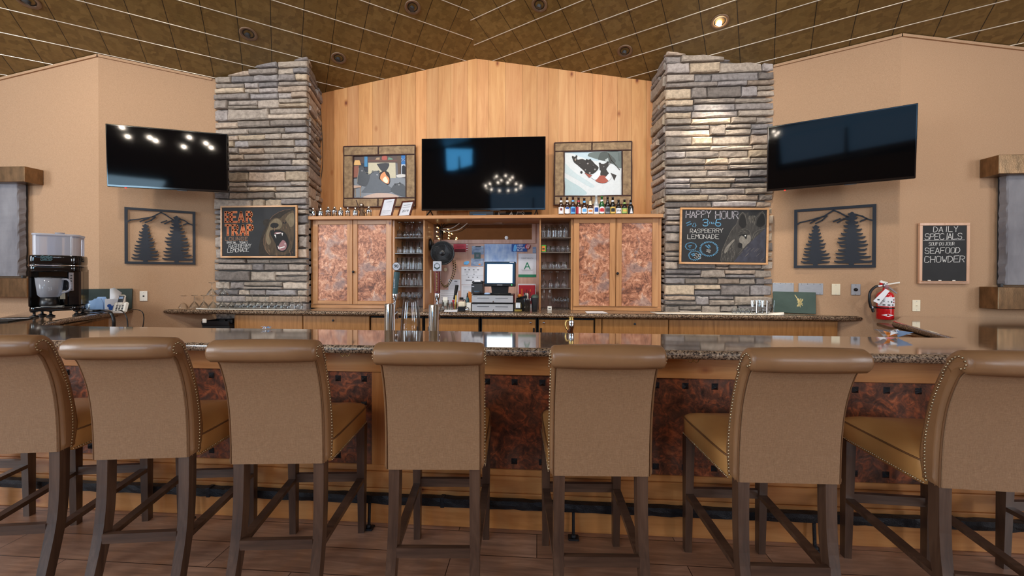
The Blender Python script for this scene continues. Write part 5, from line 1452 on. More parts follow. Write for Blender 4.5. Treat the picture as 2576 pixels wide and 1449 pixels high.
painting([(1395, 358), (1590, 357), (1588, 514), (1395, 516)], (1419.5, 380.5, 1565, 492), 'bark-framed painting of bear cubs sledding on snow, behind the beer bottles', [
    ((226, 232, 234), None), ((198, 218, 228), [(258, 272), (700, 272), (840, 420), (600, 380), (400, 300)]), ((190, 212, 216), [(258, 690), (380, 770), (520, 850), (640, 960), (520, 1000), (258, 1000)]), ((206, 222, 226), [(258, 440), (420, 600), (600, 720), (760, 830), (700, 860), (420, 700), (258, 600)]),
    ((112, 124, 122), [(650, 340), (690, 285), (900, 272), (1210, 272), (1212, 540), (1080, 480), (960, 420), (800, 390)]), ((84, 92, 90), [(820, 400), (860, 290), (960, 272), (1040, 330), (1120, 420), (1060, 470), (960, 430)]), ((190, 200, 200), [(940, 400), (990, 370), (1000, 440), (960, 470)]),
    ((52, 48, 46), [(388, 360), (404, 345), (440, 352), (470, 338), (482, 400), (560, 388), (620, 410), (700, 400), (770, 470), (832, 530), (800, 590), (730, 640), (640, 645), (600, 600), (560, 560), (480, 490), (420, 440)]), ((60, 56, 54), [(838, 462), (920, 470), (990, 436), (998, 500), (960, 560), (1010, 640), (1000, 692), (880, 690), (850, 560)]), ((64, 60, 58), [(1030, 618), (1130, 660), (1092, 750), (1070, 700)]),
    ((36, 32, 32), [(620, 400), (650, 396), (660, 450), (630, 470)]), ((180, 150, 120), [(640, 460), (670, 460), (660, 480)]), ((190, 160, 130), [(430, 400), (460, 395), (450, 420)]), *[((d, d - 3, d - 4), [(x - r, y), (x - r*.6, y - r*.8), (x, y - r), (x + r*.6, y - r*.8), (x + r, y), (x, y + r)]) for (x, y, r, d) in ((402, 356, 16, 48), (464, 346, 16, 48), (634, 408, 16, 46), (692, 406, 16, 46), (852, 468, 18, 48), (984, 446, 16, 48), (452, 392, 12, 150), (650, 468, 14, 160), (770, 566, 15, 160), (684, 624, 16, 170), (612, 572, 12, 150), (916, 520, 12, 130), (545, 612, 20, 46), (520, 470, 10, 84), (740, 500, 12, 84))], ((164, 86, 70), [(600, 620), (650, 640), (722, 662), (675, 702)]), ((176, 92, 76), [(785, 700), (820, 672), (940, 672), (984, 760), (900, 792), (790, 760)]), ((240, 244, 246), [(700, 690), (800, 620), (860, 580), (850, 660), (780, 740)]), ((240, 244, 246), [(940, 700), (1020, 610), (1040, 700), (1000, 760)])], (1380, 340),
    [((92, 84, 76), .006, [(1000, 300), (1040, 400), (1010, 480)]), ((92, 84, 76), .004, [(1040, 400), (1180, 570)]), ((120, 130, 128), .004, [(1170, 290), (1176, 420)])])
# ------------------------------------------------------------------ plates, switches, outlets
def plate(W, cs, label, mat_, feats, cat='wall plate', name='wall_plate', group=None):
    base, w_, h_ = W.rect(*cs, .008)
    t = thing(name, label, cat, base, W.a, group)
    mb = MB(); mb.box((-w_/2, 0, 0), (w_/2, .0078, h_), .003); mb.build('plate', mat_, t)
    for ft in feats:
        mb = MB()
        if ft[0] == 'screw': mb.lathe([(.0035, 0), (.003, -.0012), (0, -.0015)], (ft[1]*w_, 0, ft[2]*h_), 8, 'y'); mb.build('screw', 'steel' if mat_ != 'brushed_steel' else 'dark_grey', t)
        if ft[0] == 'toggle': mb.box((-.006, -.001, h_/2 - .013), (.006, .001, h_/2 + .013)); mb.box((-.0035, -.012, h_/2 - .002), (.0035, 0, h_/2 + .006), .001); mb.build('toggle', 'ivory', t)
        if ft[0] == 'dial': mb.lathe([(.017, 0), (.017, -.004), (.009, -.006), (.009, -.011), (0, -.012)], (0, 0, h_/2), 14, 'y'); mb.build('key_dial', 'black_plastic', t)
        if ft[0] == 'socket':
            for s_ in (-1, 1): mb.box((-.017, -.0012, h_/2 + s_*.02 - .013), (.017, .001, h_/2 + s_*.02 + .013), .001)
            mb.build('socket', 'ivory', t)
        if ft[0] == 'jack': mb.box((-.007, -.002, h_/2 - .009), (.007, .001, h_/2 + .009), .001); mb.build('jack', 'dark_grey', t)
sc4 = [('screw', k, v) for k in (-.375, -.125, .125, .375) for v in (.08, .92)]
plate(WR, [(1943, 711.5), (1997, 711.5), (1997, 737), (1943, 738)], 'blank steel wall plate nearest the right pillar, above the green binder', 'brushed_steel', sc4)
plate(WR, [(2008.5, 712), (2071, 713), (2071, 741), (2008.5, 741)], 'wide blank shiny steel wall plate between two smaller plates, upper right of the green binder', 'brushed_steel', sc4)
plate(WR, [(2092, 714.5), (2114, 714), (2114, 742.5), (2092, 742)], 'blank ivory wall plate between the steel plates', 'ivory', [('screw', 0, .1), ('screw', 0, .9)])
plate(WR, [(2141, 715), (2165, 714), (2165, 743), (2141, 742.5)], 'small steel plate with a black round key dial', 'brushed_steel', [('screw', 0, .1), ('screw', 0, .9), ('dial',)])
plate(WFR, [(2296, 754.5), (2316, 754), (2316, 783.5), (2296, 783)], 'ivory light switch below the daily specials board', 'ivory', [('screw', 0, .12), ('screw', 0, .88), ('toggle',)], 'light switch', 'light_switch')
plate(WL, [(351, 732), (371, 733), (371, 758), (351, 757.5)], 'white wall plate with a small jack, right of the tissue box', 'white_plastic', [('screw', 0, .12), ('screw', 0, .88), ('jack',)])
# ------------------------------------------------------------------ fire extinguisher
bx = WR.pt(2226, 803, .075); sc = (WR.pt(2226, 700, .075).z - bx.z)
t = thing('fire_extinguisher', 'red fire extinguisher with black hose and white tag on the right wall', 'fire extinguisher', bx, R(-20))
S = sc/.40
mb = MB(); r_ = .066*S; H = .275*S
mb.lathe([(r_*.92, 0), (r_, .008*S), (r_, H - .05*S), (r_*.93, H - .03*S), (r_*.7, H - .012*S), (r_*.35, H), (.02*S, H + .02*S), (.018*S, H + .035*S)], (0, 0, 0), 24); mb.build('cylinder', 'red', t)
mb = MB(); mb.lathe([(r_ + .001, .128*S), (r_ + .001, .218*S)], (0, 0, 0), 24); mb.lathe
lb = MB()
for k in range(10):
    a0 = R(-160 + k*14); a1 = R(-160 + (k+1)*14); rr = r_ + .0015
    lb.add([(rr*math.cos(a0), rr*math.sin(a0), .13*S), (rr*math.cos(a1), rr*math.sin(a1), .13*S), (rr*math.cos(a1), rr*math.sin(a1), .218*S), (rr*math.cos(a0), rr*math.sin(a0), .218*S)], [(0, 1, 2, 3)], True)
lab_ = lb.build('label_band', 'white_paper', t)
lb = MB(); rr = r_ + .003
def on_cyl(a, z): return (rr*math.sin(R(a)), -rr*math.cos(R(a)), z*S)
for (a0, a1, z0, z1) in ((-58, 60, .207, .214), (-52, -20, .19, .194), (-52, -25, .182, .186), (-50, -22, .174, .178), (18, 26, .165, .182), (-35, -18, .138, .148), (-5, 12, .138, .148), (25, 38, .138, .149), (-5, 3, .172, .178)):
    lb.add([on_cyl(a0, z0), on_cyl(a1, z0), on_cyl(a1, z1), on_cyl(a0, z1)], [(0, 1, 2, 3)], False)
lb.build('label_print', 'dark_ink', lab_)
lb = MB()
for (a0, a1, z0, z1) in ((36, 48, .186, .2), (36, 48, .162, .175)): lb.add([on_cyl(a0, z0), on_cyl(a1, z0), on_cyl(a1, z1), on_cyl(a0, z1)], [(0, 1, 2, 3)], False)
lb.build('label_symbol', 'red_matte', lab_)
lb = MB(); lb.add([on_cyl(-42, .045), on_cyl(-20, .037), on_cyl(0, .031), on_cyl(20, .037), on_cyl(42, .045), on_cyl(20, .052), on_cyl(0, .058), on_cyl(-20, .052)], [(0, 1, 2, 3, 4, 5, 6, 7)], False); dm = lb.build('diamond_badge', 'white_paper', t)
lb = MB(); rr = r_ + .0045; lb.add([on_cyl(-20, .043), on_cyl(20, .043), on_cyl(20, .047), on_cyl(-20, .047)], [(0, 1, 2, 3)], False); lb.build('badge_print', 'dark_ink', dm)
mb = MB(); mb.lathe([(r_ + .001, .107*S), (r_ + .004, .108*S), (r_ + .004, .118*S), (r_ + .001, .119*S)], (0, 0, 0), 24); mb.box((-r_ - .03, -.012, .104*S), (-r_ + .005, .01, .122*S), .003); mb.build('strap', 'black_plastic', t)
mb = MB(); z = H + .03*S; mb.lathe([(.017*S, z), (.02*S, z + .01), (.02*S, z + .04*S), (.012*S, z + .05*S)], (0, 0, 0), 12); mb.box((-.035*S, -.012, z + .012*S), (.01*S, .012, z + .032*S), .003); mb.build('valve', 'steel', t)
mb = MB(); mb.lathe([(.019*S, -.02*S), (.019*S, -.026*S), (0, -.027*S)], (.004, 0, z + .012*S), 14, 'y'); mb.build('gauge', 'chalk_pink', t)
mb = MB(); mb.beam((.005, 0, z + .035*S), (.105*S, 0, z + .055*S), .012*S, .018*S); mb.build('lever', 'white_plastic', t)
mb = MB(); mb.beam((.012, 0, z + .02*S), (.085*S, -.0, z - .05*S), .012*S, .018*S); mb.build('carry_handle', 'steel', t)
mb = MB(); mb.beam((-.04*S, 0, z + .065*S), (.012*S, 0, z + .045*S), .022*S, .02*S); mb.build('top_cover', 'white_plastic', t)
mb = MB(); mb.box((-.042*S, -.01, z + .03*S), (-.022*S, .01, z + .06*S), .002); mb.build('pin_seal', 'red', t)
mb = MB(); mb.tube(sm3([(-.03*S, -.005, z + .02*S), (-.075*S, -.01, z + .012*S), (-.115*S, -.01, z - .04*S), (-.122*S, -.01, z - .12*S), (-.108*S, -.005, z - .19*S), (-.098*S, 0, .108*S), (-.088*S, 0, .065*S)], 5), .0115*S, 10); mb.build('hose', 'black_plastic', t)
mb = MB(); mb.tube([(-.101*S, -.002, .122*S), (-.097*S, -.002, .104*S)], .0145*S, 10); mb.tube([(-.03*S, -.005, z + .02*S), (-.062*S, -.009, z + .016*S)], .0135*S, 10); mb.build('hose_collar', 'steel', t)
mb = MB(); a = Vector((-.018*S, -r_ - .004, z - .012*S)); b = Vector((-.095*S, -r_ - .014, .165*S)); dd = (b-a).normalized(); pp = Vector((-dd.z, 0, dd.x))*.027*S
q = [a - pp*.4, a + pp, b + pp, b - pp]; mb.prism([(v.x, v.z) for v in q][::1], -r_ - .013, -r_ - .0115); tg = mb.build('inspection_tag', 'white_paper', t)
mb = MB(); c = a + (b-a)*.78; mb.box((c.x - .008, -r_ - .0145, c.z - .006), (c.x + .008, -r_ - .013, c.z + .006)); mb.build('tag_print', 'dark_ink', tg)
# ------------------------------------------------------------------ slate panels with bronze caps on the outer walls
def slate_panel(W, sgn, top, bot, sl, label):
    """sgn -1: its right end shows at the left edge of the frame; +1: its left end at the right edge"""
    t_ = lambda px, py, off: W.pt(px, py, off)
    (pt_x, pt_y0, pt_y1) = top; (pb_x, pb_y0, pb_y1) = bot; (ps_x, ) = sl
    off = .16
    a = t_(pt_x, pt_y0, off); b = t_(pt_x, pt_y1, off); c = t_(pb_x, pb_y0, off); d = t_(pb_x, pb_y1, off); s_ = t_(ps_x, 600, .09)
    e = 1.1
    t = thing('slate_wall_panel', label, 'wall panel', (s_.x, W.P0.y, d.z), 0); o = t.location
    wd = .62
    xs = lambda x: (x - o.x)
    def bx(mb, x, y0, y1, z0, z1, bev=.004):
        mb.box((x, -y0, z0 - o.z), (x + sgn*wd, -y1, z1 - o.z), bev)
    mb = MB(); bx(mb, xs(a.x), off, .002, b.z, a.z); mb.build('top_cap', 'bronze', t)
    mb = MB(); bx(mb, xs(d.x), off, .002, d.z, c.z); mb.build('bottom_trough', 'bronze', t)
    rnd = random.Random(3); mb = MB(); N = 26; vs = []; fs = []
    z0, z1 = c.z + .02, b.z + .01
    for i in range(N + 1):
        z = z0 + (z1 - z0)*i/N - o.z; j = lambda q: rnd.uniform(-q, q)
        vs += [(xs(s_.x) + j(.006), -.03, z), (xs(s_.x) + sgn*.004 + j(.006), -.085, z), (xs(s_.x) + sgn*.012 + j(.003), -.094 + j(.002), z), (xs(s_.x) + sgn*(wd - .12), -.094 + j(.003), z), (xs(s_.x) + sgn*(wd - .12), -.03, z)]
    for i in range(N):
        for k in range(5):
            q = [i*5+k, i*5+(k+1) % 5, (i+1)*5+(k+1) % 5, (i+1)*5+k]; fs.append(q if sgn > 0 else q[::-1])
    fs += [[4, 3, 2, 1, 0], [N*5+k for k in range(5)]]
    mb.add(vs, fs, False); mb.build('slate_slab', 'slate', t)
    mb = MB(); bx(mb, xs(s_.x) + sgn*.02, .03, .0, z0, z1, 0); mb.build('backing', 'dark_grey', t)
    mb = MB(); mb.box((xs(s_.x) - sgn*.03, -.08, c.z - o.z), (xs(s_.x) - sgn*.006, -.05, c.z - o.z + .03), .003); mb.build('clip', 'dark_grey', t)
slate_panel(WFL, -1, (61, 418, 457), (66, 700, 748), (47, ), 'grey slate panel between bronze caps at the left edge, behind the drinks machine')
slate_panel(WFR, 1, (2514, 389, 437), (2511, 722, 778), (2531, ), 'grey slate panel between bronze caps at the right edge of the wall')
# ------------------------------------------------------------------ on the long shelf
zs_ = ZS + .001
ysh = YS + .09
shk_steel = [(0, 0), (.024, 0), (.029, .008), (.031, .035), (.031, .07), (.026, .082), (.016, .09), (.0135, .094), (.0135, .112), (.010, .118), (0, .119)]
shk_glass = [(0, 0), (.027, 0), (.029, .004), (.029, .06)]
shk_top = [(.0295, .057), (.031, .06), (.031, .07), (.026, .083), (.016, .092), (.0135, .095), (.0135, .113), (.010, .119), (0, .12)]
shp = [788, 807, 826, 842, 857.5, 875, 894, 928]; gk = {826, 842, 875, 928}
first = {}
names = ['leftmost, nearest the stone pillar', 'second from the pillar', 'third from the pillar', 'fourth from the pillar', 'fifth from the pillar', 'sixth from the pillar', 'just left of the carved figure', 'between the carved figure and the certificate']
for i, px in enumerate(shp):
    x = atY(px, 530, ysh).x; g = px in gk
    sc_ = (0.97, .95, 1.06, 1.06, 1.0, .98, 1.0, 1.06)[i]
    lab = ('small glass cocktail shaker with steel cap, ' if g else 'small all-steel cocktail shaker, ') + names[i]
    if g not in first:
        t = thing('cocktail_shaker', lab, 'cocktail shaker', (x, ysh, zs_), 0, 'cocktail shakers on the long shelf')
        if g:
            mb = MB(); mb.lathe(shk_glass, (0, 0, 0), 16); mb.build('glass_body', 'tinted_glass', t); mb = MB(); mb.lathe(shk_top, (0, 0, 0), 16); mb.build('steel_cap', 'chrome', t)
        else:
            mb = MB(); mb.lathe(shk_steel[:7], (0, 0, 0), 16); mb.build('body', 'chrome', t); mb = MB(); mb.lathe(shk_steel[6:], (0, 0, 0), 16); mb.build('cap', 'chrome', t)
        first[g] = t
    else: t = dup(first[g], (x, ysh, zs_), 0, lab, 'cocktail shakers on the long shelf')
    t.scale = (sc_, sc_, sc_)
# carved wooden figure with a stick
p = atY(911, 541, ysh + .05)
t = thing('carved_figure', 'small carved wooden figure with a white face holding a stick, among the shakers', 'figurine', (p.x, ysh + .05, zs_))
mb = MB(); mb.lathe([(.0, 0), (.036, 0), (.038, .02), (.030, .06), (.024, .10), (.016, .125), (0, .13)], (0, 0, 0), 12); mb.tube([(.02, -.02, .09), (.045, -.015, .05)], .012, 8); mb.tube([(-.02, -.02, .09), (-.05, -.012, .11)], .011, 8); mb.build('body', 'wood_carving', t)
mb = MB(); mb.sphere((.0, -.008, .148), .028, 10); mb.build('head', 'wood_carving', t)
mb = MB(); mb.sphere((.004, -.028, .150), .014, 8); mb.build('face', 'white_plastic', t)
mb = MB(); mb.tube([(-.012, -.02, .06), (-.072, -.01, .215)], .006, 6); mb.build('stick', 'twig', t)
# two framed certificates
def certificate(px, w_, h_, lean, rz, label, txt):
    p = atY(px, 541, ysh + .06)
    t = thing('certificate_frame', label, 'picture frame', (p.x, ysh + .06, zs_ + .008), rz)
    T = Matrix.Rotation(-lean, 4, 'X')
    b = .022; mb = MB(T)
    mb.box((-w_/2, 0, 0), (w_/2, .016, b), .003); mb.box((-w_/2, 0, h_ - b), (w_/2, .016, h_), .003); mb.box((-w_/2, 0, b), (-w_/2 + b, .016, h_ - b), .003); mb.box((w_/2 - b, 0, b), (w_/2, .016, h_ - b), .003); mb.build('frame', 'red_wood', t)
    mb = MB(T); mb.box((-w_/2 + b, .006, b), (w_/2 - b, .012, h_ - b)); pg = mb.build('page', 'paper_grey', t)
    mb = MB(T); y = .0055
    for (a, c, q) in txt: mb.box((-c*w_, y, a*h_), (c*w_, .0062, a*h_ + q))
    mb.build('print', 'grey_ink', pg)
    return t, T
yc_ = ysh + .06
t, T = certificate(968, .205, .27, R(20), R(-18), 'tilted framed certificate with a pale crest, nearer the shakers', [(.25, .22, .003), (.32, .28, .003), (.2, .14, .002), (.78, .2, .004)])
mb = MB(T); mb.lathe([(.03, 0), (.03, .0008), (0, .001)], (0, .0052, .145), 12, 'y'); mb.build('crest', 'paper_grey', t)
t2, T2 = certificate(1014, .20, .235, R(24), R(-20), 'tilted framed certificate reading 2019, beside the television', [(.72, .26, .006), (.6, .3, .004), (.55, .24, .003)])
o = type_text('year_print', '2019', .05, 'dark_grey', t2, (0, .0052, .085)); o.data.transform(Matrix.Rotation(-R(24), 4, 'X'))
# beer bottles
def bottle_prof(h=.228, rb=.030, rn=.0125, sh=.52):
    return [(0, 0), (rb - .003, 0), (rb, .004), (rb, h*sh), (rb*.95, h*(sh + .05)), (rb*.7, h*(sh + .14)), (rn*1.15, h*(sh + .24)), (rn, h*.93), (rn*1.12, h*.935), (rn*1.12, h*.98), (rn, h), (0, h)]
BT = [ # px, top, glass, label colours (main, band), neck, kind, words
    (1411.5, 496.5, 'amber_glass', 'white_paper', 'dark_red', 'white_paper', 'brown beer bottle with white label and red emblem, leftmost of the row'),
    (1427, 496, 'amber_glass', 'white_paper', 'blue', 'white_paper', 'brown beer bottle with oval white label topped in blue'),
    (1441.5, 495.5, 'amber_glass', 'sky_blue', 'blue', 'sky_blue', 'brown beer bottle with bright blue label'),
    (1455.5, 496.5, 'amber_glass', 'white_paper', 'red_matte', 'red_matte', 'brown beer bottle with half red half white label'),
    (1470, 498.5, 'amber_glass', 'white_paper', 'sky_blue', 'sky_blue', 'brown beer bottle with white-edged light blue label'),
    (1485, 504, 'amber_glass', 'white_paper', 'orange', 'ivory', 'short brown beer bottle with cream foil neck and white label'),
    (1500, 492, 'clear_bottle', 'white_paper', 'blue', None, 'tall clear glass bottle with white and blue label'),
    (1514, 494.5, 'green_bottle', 'white_paper', 'red', 'white_paper', 'green glass beer bottle with red and white label'),
    (1528.5, 495.5, 'dark_bottle', 'silver_label', 'dark_grey', None, 'dark beer bottle with silver grey label'),
    (1541.5, 496, 'dark_bottle', 'yellow', 'dark_ink', 'white_paper', 'dark beer bottle with yellow label and round neck badge'),
    (1556, 503, 'dark_bottle', 'white_paper', 'dark_ink', None, 'short dark beer bottle with white label reading IPA'),
    (1571, 502.5, 'dark_bottle', 'lime', 'yellow', 'lime', 'short dark beer bottle with green label'),
    (1586.5, 503, 'dark_bottle', 'dark_ink', 'white_paper', 'silver_label', 'dark beer bottle with black label and white tree emblem, last on the right')]
ybt = YS + .07
for i, (px, tp, gm, lm, bm, nm, lab) in enumerate(BT):
    a = atY(px, tp, ybt); h = a.z - zs_; rb = .030 if h > .2 else .032
    t = thing('beer_bottle', lab, 'bottle', (a.x, ybt, zs_), 0, 'beer bottles on the long shelf')
    mb = MB(); mb.lathe(bottle_prof(h, rb, .0125, .52 if h > .2 else .5), (0, 0, 0), 18); mb.build('glass_body', gm, t)
    def band(z0, z1, a0, a1, m_, nme, r, top_round=0, par=None):
        mb = MB(); N = 10; vs = []
        for k in range(N + 1):
            a_ = R(a0 + (a1 - a0)*k/N); e = top_round*math.sin(math.pi*k/N)
            vs += [(r*math.sin(a_), -r*math.cos(a_), z0 - e*.7), (r*math.sin(a_), -r*math.cos(a_), z1 + e)]
        mb.add(vs, [(2*k, 2*k+2, 2*k+3, 2*k+1) for k in range(N)], True); return mb.build(nme, m_, par or t)
    lz0, lz1 = .014, h*.5 - .012
    rd = .014 if i in (1, 4, 7) else 0
    lo_ = band(lz0 + rd*.7, lz1 - rd, -68, 68, lm, 'label', rb + .0008, rd)
    if i == 3: band(lz0, lz1, -68, -5, bm, 'label_colour', rb + .0014, 0, lo_)
    elif i == 12: 
        mb = MB(); zc_ = (lz0 + lz1)/2
        for (w1, z_0, z_1) in ((.020, -.03, -.005), (.016, -.012, .015), (.010, .006, .036)): mb.prism([(-w1, zc_ + z_0), (w1, zc_ + z_0), (0, zc_ + z_1)], -rb - .003, -rb - .002)
        mb.build('tree_emblem', 'white_paper', lo_)
    elif i == 10: type_text('lettering', 'IPA', .032, 'dark_ink', lo_, (0, -rb - .0016, (lz0+lz1)/2))
    elif i in (1,): band(lz1 - .022, lz1 - .006, -40, 40, bm, 'label_colour', rb + .0014, .004, lo_)
    elif i == 7: band((lz0+lz1)/2 - .014, (lz0+lz1)/2 + .014, -55, 55, bm, 'label_colour', rb + .0014, .008, lo_)
    elif i == 0: band((lz0+lz1)/2, (lz0+lz1)/2 + .02, -22, 22, bm, 'label_colour', rb + .0014, .006, lo_)
    else: band(lz0 + .022, lz1 - .02, -42, 42, bm, 'label_colour', rb + .0014, .004, lo_)
    if nm:
        if i == 5:
            mb = MB(); mb.lathe([(.024, h*.66), (.017, h*.74), (.0138, h*.9), (.0142, h), (0, h + .001)], (0, 0, 0), 14); mb.build('neck_foil', nm, t)
        else: band(h*.72, h*.82, -90, 90, nm, 'neck_label', .0158, 0)
    if gm != 'clear_bottle':
        mb = MB(); mb.lathe([(.0142, h - .006), (.0145, h - .001), (.012, h + .002), (0, h + .0025)], (0, 0, 0), 12); mb.build('cap', 'dark_grey' if i not in (7,) else 'green', t)
# black receiver box and the unlit neon word under the television
a, b = atY(1181, 532, YS + .08), atY(1241, 541, YS + .08)
t = thing('receiver_box', 'flat black receiver box on the shelf under the television', 'receiver', ((a.x+b.x)/2, YS + .08, zs_)); h = (b.x - a.x)/2
mb = MB(); mb.box((-h, 0, 0), (h, .14, a.z - zs_), .002); mb.build('case', 'black_plastic', t)
mb = MB(); mb.box((-h*.7, -.001, .012), (h*.4, .001, .026)); mb.build('display', 'pos_bezel', t)
def neon(name, label, pts_list, Y, r=.0052):
    mb = MB()
    for pts in pts_list: mb.tube(sm3([atY(px, py, Y) for px, py in pts], 4), r, 6)
    o = mb.build(name, 'neon_tube'); return tag(o, label, 'neon sign')
t = thing('neon_sign', 'unlit white neon tubes spelling bear letters, behind the receiver box', 'neon sign', (atY(1288, 541, YS + .43).x, YS + .43, zs_))
mb = MB(); letters(mb, 'EAR', -.19, .004, .105, .005, 0, .009, asp=.85, gap=.3, slant=.22); letters(mb, 'EAR', -.176, .004, .088, .004, 0, .009, asp=.85, gap=.47, slant=.22); mb.build('letters', 'neon_tube', t)
mb = MB(); mb.box((-.22, .012, 0), (.25, .02, .1), .002); mb.build('backing', 'black_matte', t)
# ------------------------------------------------------------------ in the niche
YNf = YN - .014      # face of the backing
t = thing('neon_sign', 'white tubes before the mirror, added to stand for its reflection of the neon sign', 'neon sign', (0, 0, 0))
mb = MB(); Yq = YN - .10  # added tubes model the neon sign's mirror image, arc and letter bottoms
for pts in ([(1112, 579), (1130, 582), (1152, 578), (1168, 568), (1177, 560)], [(1114, 575), (1135, 574), (1150, 566), (1157, 560)]): mb.tube(sm3([atY(px, py, Yq) for px, py in pts], 5), .0055, 6)
mb.build('reflected_arc', 'neon_tube', t)
mb = MB()
for pts in ([(1191, 556), (1197, 557), (1204, 556), (1208, 551)], [(1206, 560), (1220, 560), (1232, 558), (1236, 552), (1208, 551), (1206, 560)], [(1240, 552), (1241, 560), (1262, 561), (1270, 557), (1275, 552)], [(1272, 558), (1290, 556), (1294, 552)], [(1293, 558), (1310, 558), (1312, 552)], [(1310, 556), (1322, 559), (1331, 559), (1328, 553)]):
    mb.tube([atY(px, max(py, 555.5), Yq) for px, py in pts], .005, 6)
mb.build('reflected_letters', 'neon_tube', t)
mb = MB()
for px in (1177, 1236, 1294): a = atY(px, 556, Yq); mb.tube([(a.x, Yq, a.z), (a.x, Yq, ZSB - .001)], .003, 5)
mb.build('hanger', 'black_plastic', t)
# dark cables hanging with fairy lights
mb = MB(); Yq = YN - .06
for pts in ([(1093, 558), (1102, 566), (1108, 585), (1109, 612)], [(1110, 557), (1110, 570), (1109, 590)], [(1108, 582), (1113, 570), (1125, 564), (1150, 563), (1180, 558)], [(1114, 566), (1122, 560), (1126, 558)]):
    mb.tube(sm3([atY(px, py, Yq) for px, py in pts], 4), .005, 6)
tag(mb.build('cable_bundle', 'black_plastic'), 'black power cables hanging down the mirror above the fan', 'cable')
t = thing('fairy_lights', 'string of small glowing lights along the lower left of the mirror', 'string lights', (0, 0, 0))
fpx = [(1100, 572), (1098.5, 583), (1129, 585), (1136, 588), (1129, 592), (1128, 599), (1148, 598), (1147, 602), (1099, 594), (1117, 583), (1103, 600), (1126, 576)]
mb = MB(); mb.tube(sm3([atY(px, py, YN - .045) for px, py in fpx], 4), .0012, 5); mb.build('wire', 'black_plastic', t)
for px, py in fpx:
    mb = MB(); mb.sphere(atY(px, py, YN - .05), .0075, 8); mb.build('light', 'fairy_glow', t)
def flat(name, cs, off, mat_, label, cat, parts=(), th=.0012, txt=()):
    WN = Wall((0, YNf, 0), 0); base, w_, h_ = WN.rect(*[(cs[0], cs[1]), (cs[2], cs[1]), (cs[2], cs[3]), (cs[0], cs[3])], off)
    t = thing(name, label, cat, base, 0)
    mb = MB(); mb.box((-w_/2, 0, 0), (w_/2, th, h_)); sh_ = mb.build('sheet', mat_, t)
    for (m_, rs, nme) in parts:
        mb = MB()
        for (x0, z0, x1, z1) in rs: mb.box(((x0 - .5)*w_, -.0006, z0*h_), ((x1 - .5)*w_, .0004, z1*h_))
        mb.build(nme, m_, sh_)
    for (s_, size, m_, x, z) in txt: type_text('lettering', s_, size*h_, m_, sh_, ((x - .5)*w_, -.0012, z*h_), ext=.0005)
    return t, w_, h_, sh_
rl = lambda n, x0=.1, x1=.9, z0=.1, z1=.9, hh=.012: [(x0, z0 + (z1-z0)*k/max(1, n-1), x1 - .2*((k*7) % 3)/3, z0 + (z1-z0)*k/max(1, n-1) + hh) for k in range(n)]
flat('health_grade_poster', (1304, 638, 1349, 697), .002, 'paper_grey', 'health grade poster with a big green letter A, right of the screen', 'poster', [('grey_ink', [(.15, .30, .85, .31), (.2, .27, .8, .28), (.2, .22, .7, .226)], 'print'), ('green_letter', [(0, 0, 1, .11)], 'green_band')], txt=[('A', .44, 'green_letter', .5, .46), ('PUBLIC HEALTH', .07, 'grey_ink', .5, .80)])
flat('lake_map', (1218.5, 614, 1300, 663), .002, 'map_blue', 'crumpled blue and white map pinned above the cash register screen', 'map')
t, w_, h_, s_ = flat('bumper_sticker', (1287, 614, 1326, 633), .006, 'blue', 'dark blue bumper sticker reading keep tahoe blue', 'sticker', [], txt=[('KEEP', .33, 'white_paper', .55, .8), ('TAHOE', .33, 'white_paper', .58, .5), ('BLUE', .33, 'white_paper', .54, .2)])
mb = MB(); mb.prism([(-.40*w_, .12*h_), (-.30*w_, .02*h_), (-.2*w_, .1*h_), (-.16*w_, .5*h_), (-.2*w_, .92*h_), (-.32*w_, .9*h_), (-.36*w_, .62*h_)], -.0008, .0004); mb.build('lake_shape', 'sky_blue', s_)
WNf = Wall((0, YNf, 0), 0)
p = WNf.pt(1327.5, 620, .010); t = thing('round_sticker', 'round red and white striped sticker overlapping the blue bumper sticker', 'sticker', (p.x, p.y, p.z))
mb = MB(); mb.lathe([(.034, .001), (.034, 0), (0, -.0002)], (0, 0, 0), 20, 'y'); mb.build('disc', 'red_matte', t)
mb = MB()
for k in (-.014, .002, .016): mb.stroke([(k - .004, -.024), (k + .008, .024)], .006, -.0008, 0)
mb.build('stripe', 'white_paper', t)
flat('sunset_postcard', (1141, 614, 1172, 634), .002, 'photo_red', 'red sunset photo card right of the black fan', 'photo', [('dark_red', [(.1, .0, .95, .4)], 'dark_band')])
flat('ticket_strip', (1173, 614, 1177, 630), .002, 'red_matte', 'narrow red and white striped ticket beside the sunset card', 'ticket', [('white_paper', [(0, .1, 1, .25), (0, .45, 1, .6), (0, .8, 1, .95)], 'stripe')])
flat('landscape_photo', (1187, 619, 1217, 640), .002, 'photo_blue', 'pale blue water photo with dark title above, left of the map', 'photo', [('dark_ink', [(.3, .88, .75, .97)], 'title')])
flat('square_sticker', (1193, 635, 1209, 651), .005, 'teal', 'dark teal square sticker with a round emblem', 'sticker', [('grey_ink', [(.3, .3, .7, .7)], 'emblem')])
flat('city_photo', (1185, 650, 1216.5, 669), .003, 'photo_blue', 'blue city photo card below the teal square sticker', 'photo', [('orange', [(.6, .1, .75, .3)], 'light_patch')])
p = WNf.pt(1173.5, 661, .003)
mb = MB(); q = [(-.036, -.008), (-.03, -.024), (-.01, -.022), (.005, -.028), (.02, -.015), (.034, -.004), (.036, .014), (.022, .022), (-.006, .018), (-.03, .012)]; mb.prism(q, -.001, .001); o = mb.build('lake_sticker', 'sky_blue', None, p); tag(o, 'small light blue lake-shaped sticker on the niche backing', 'sticker')
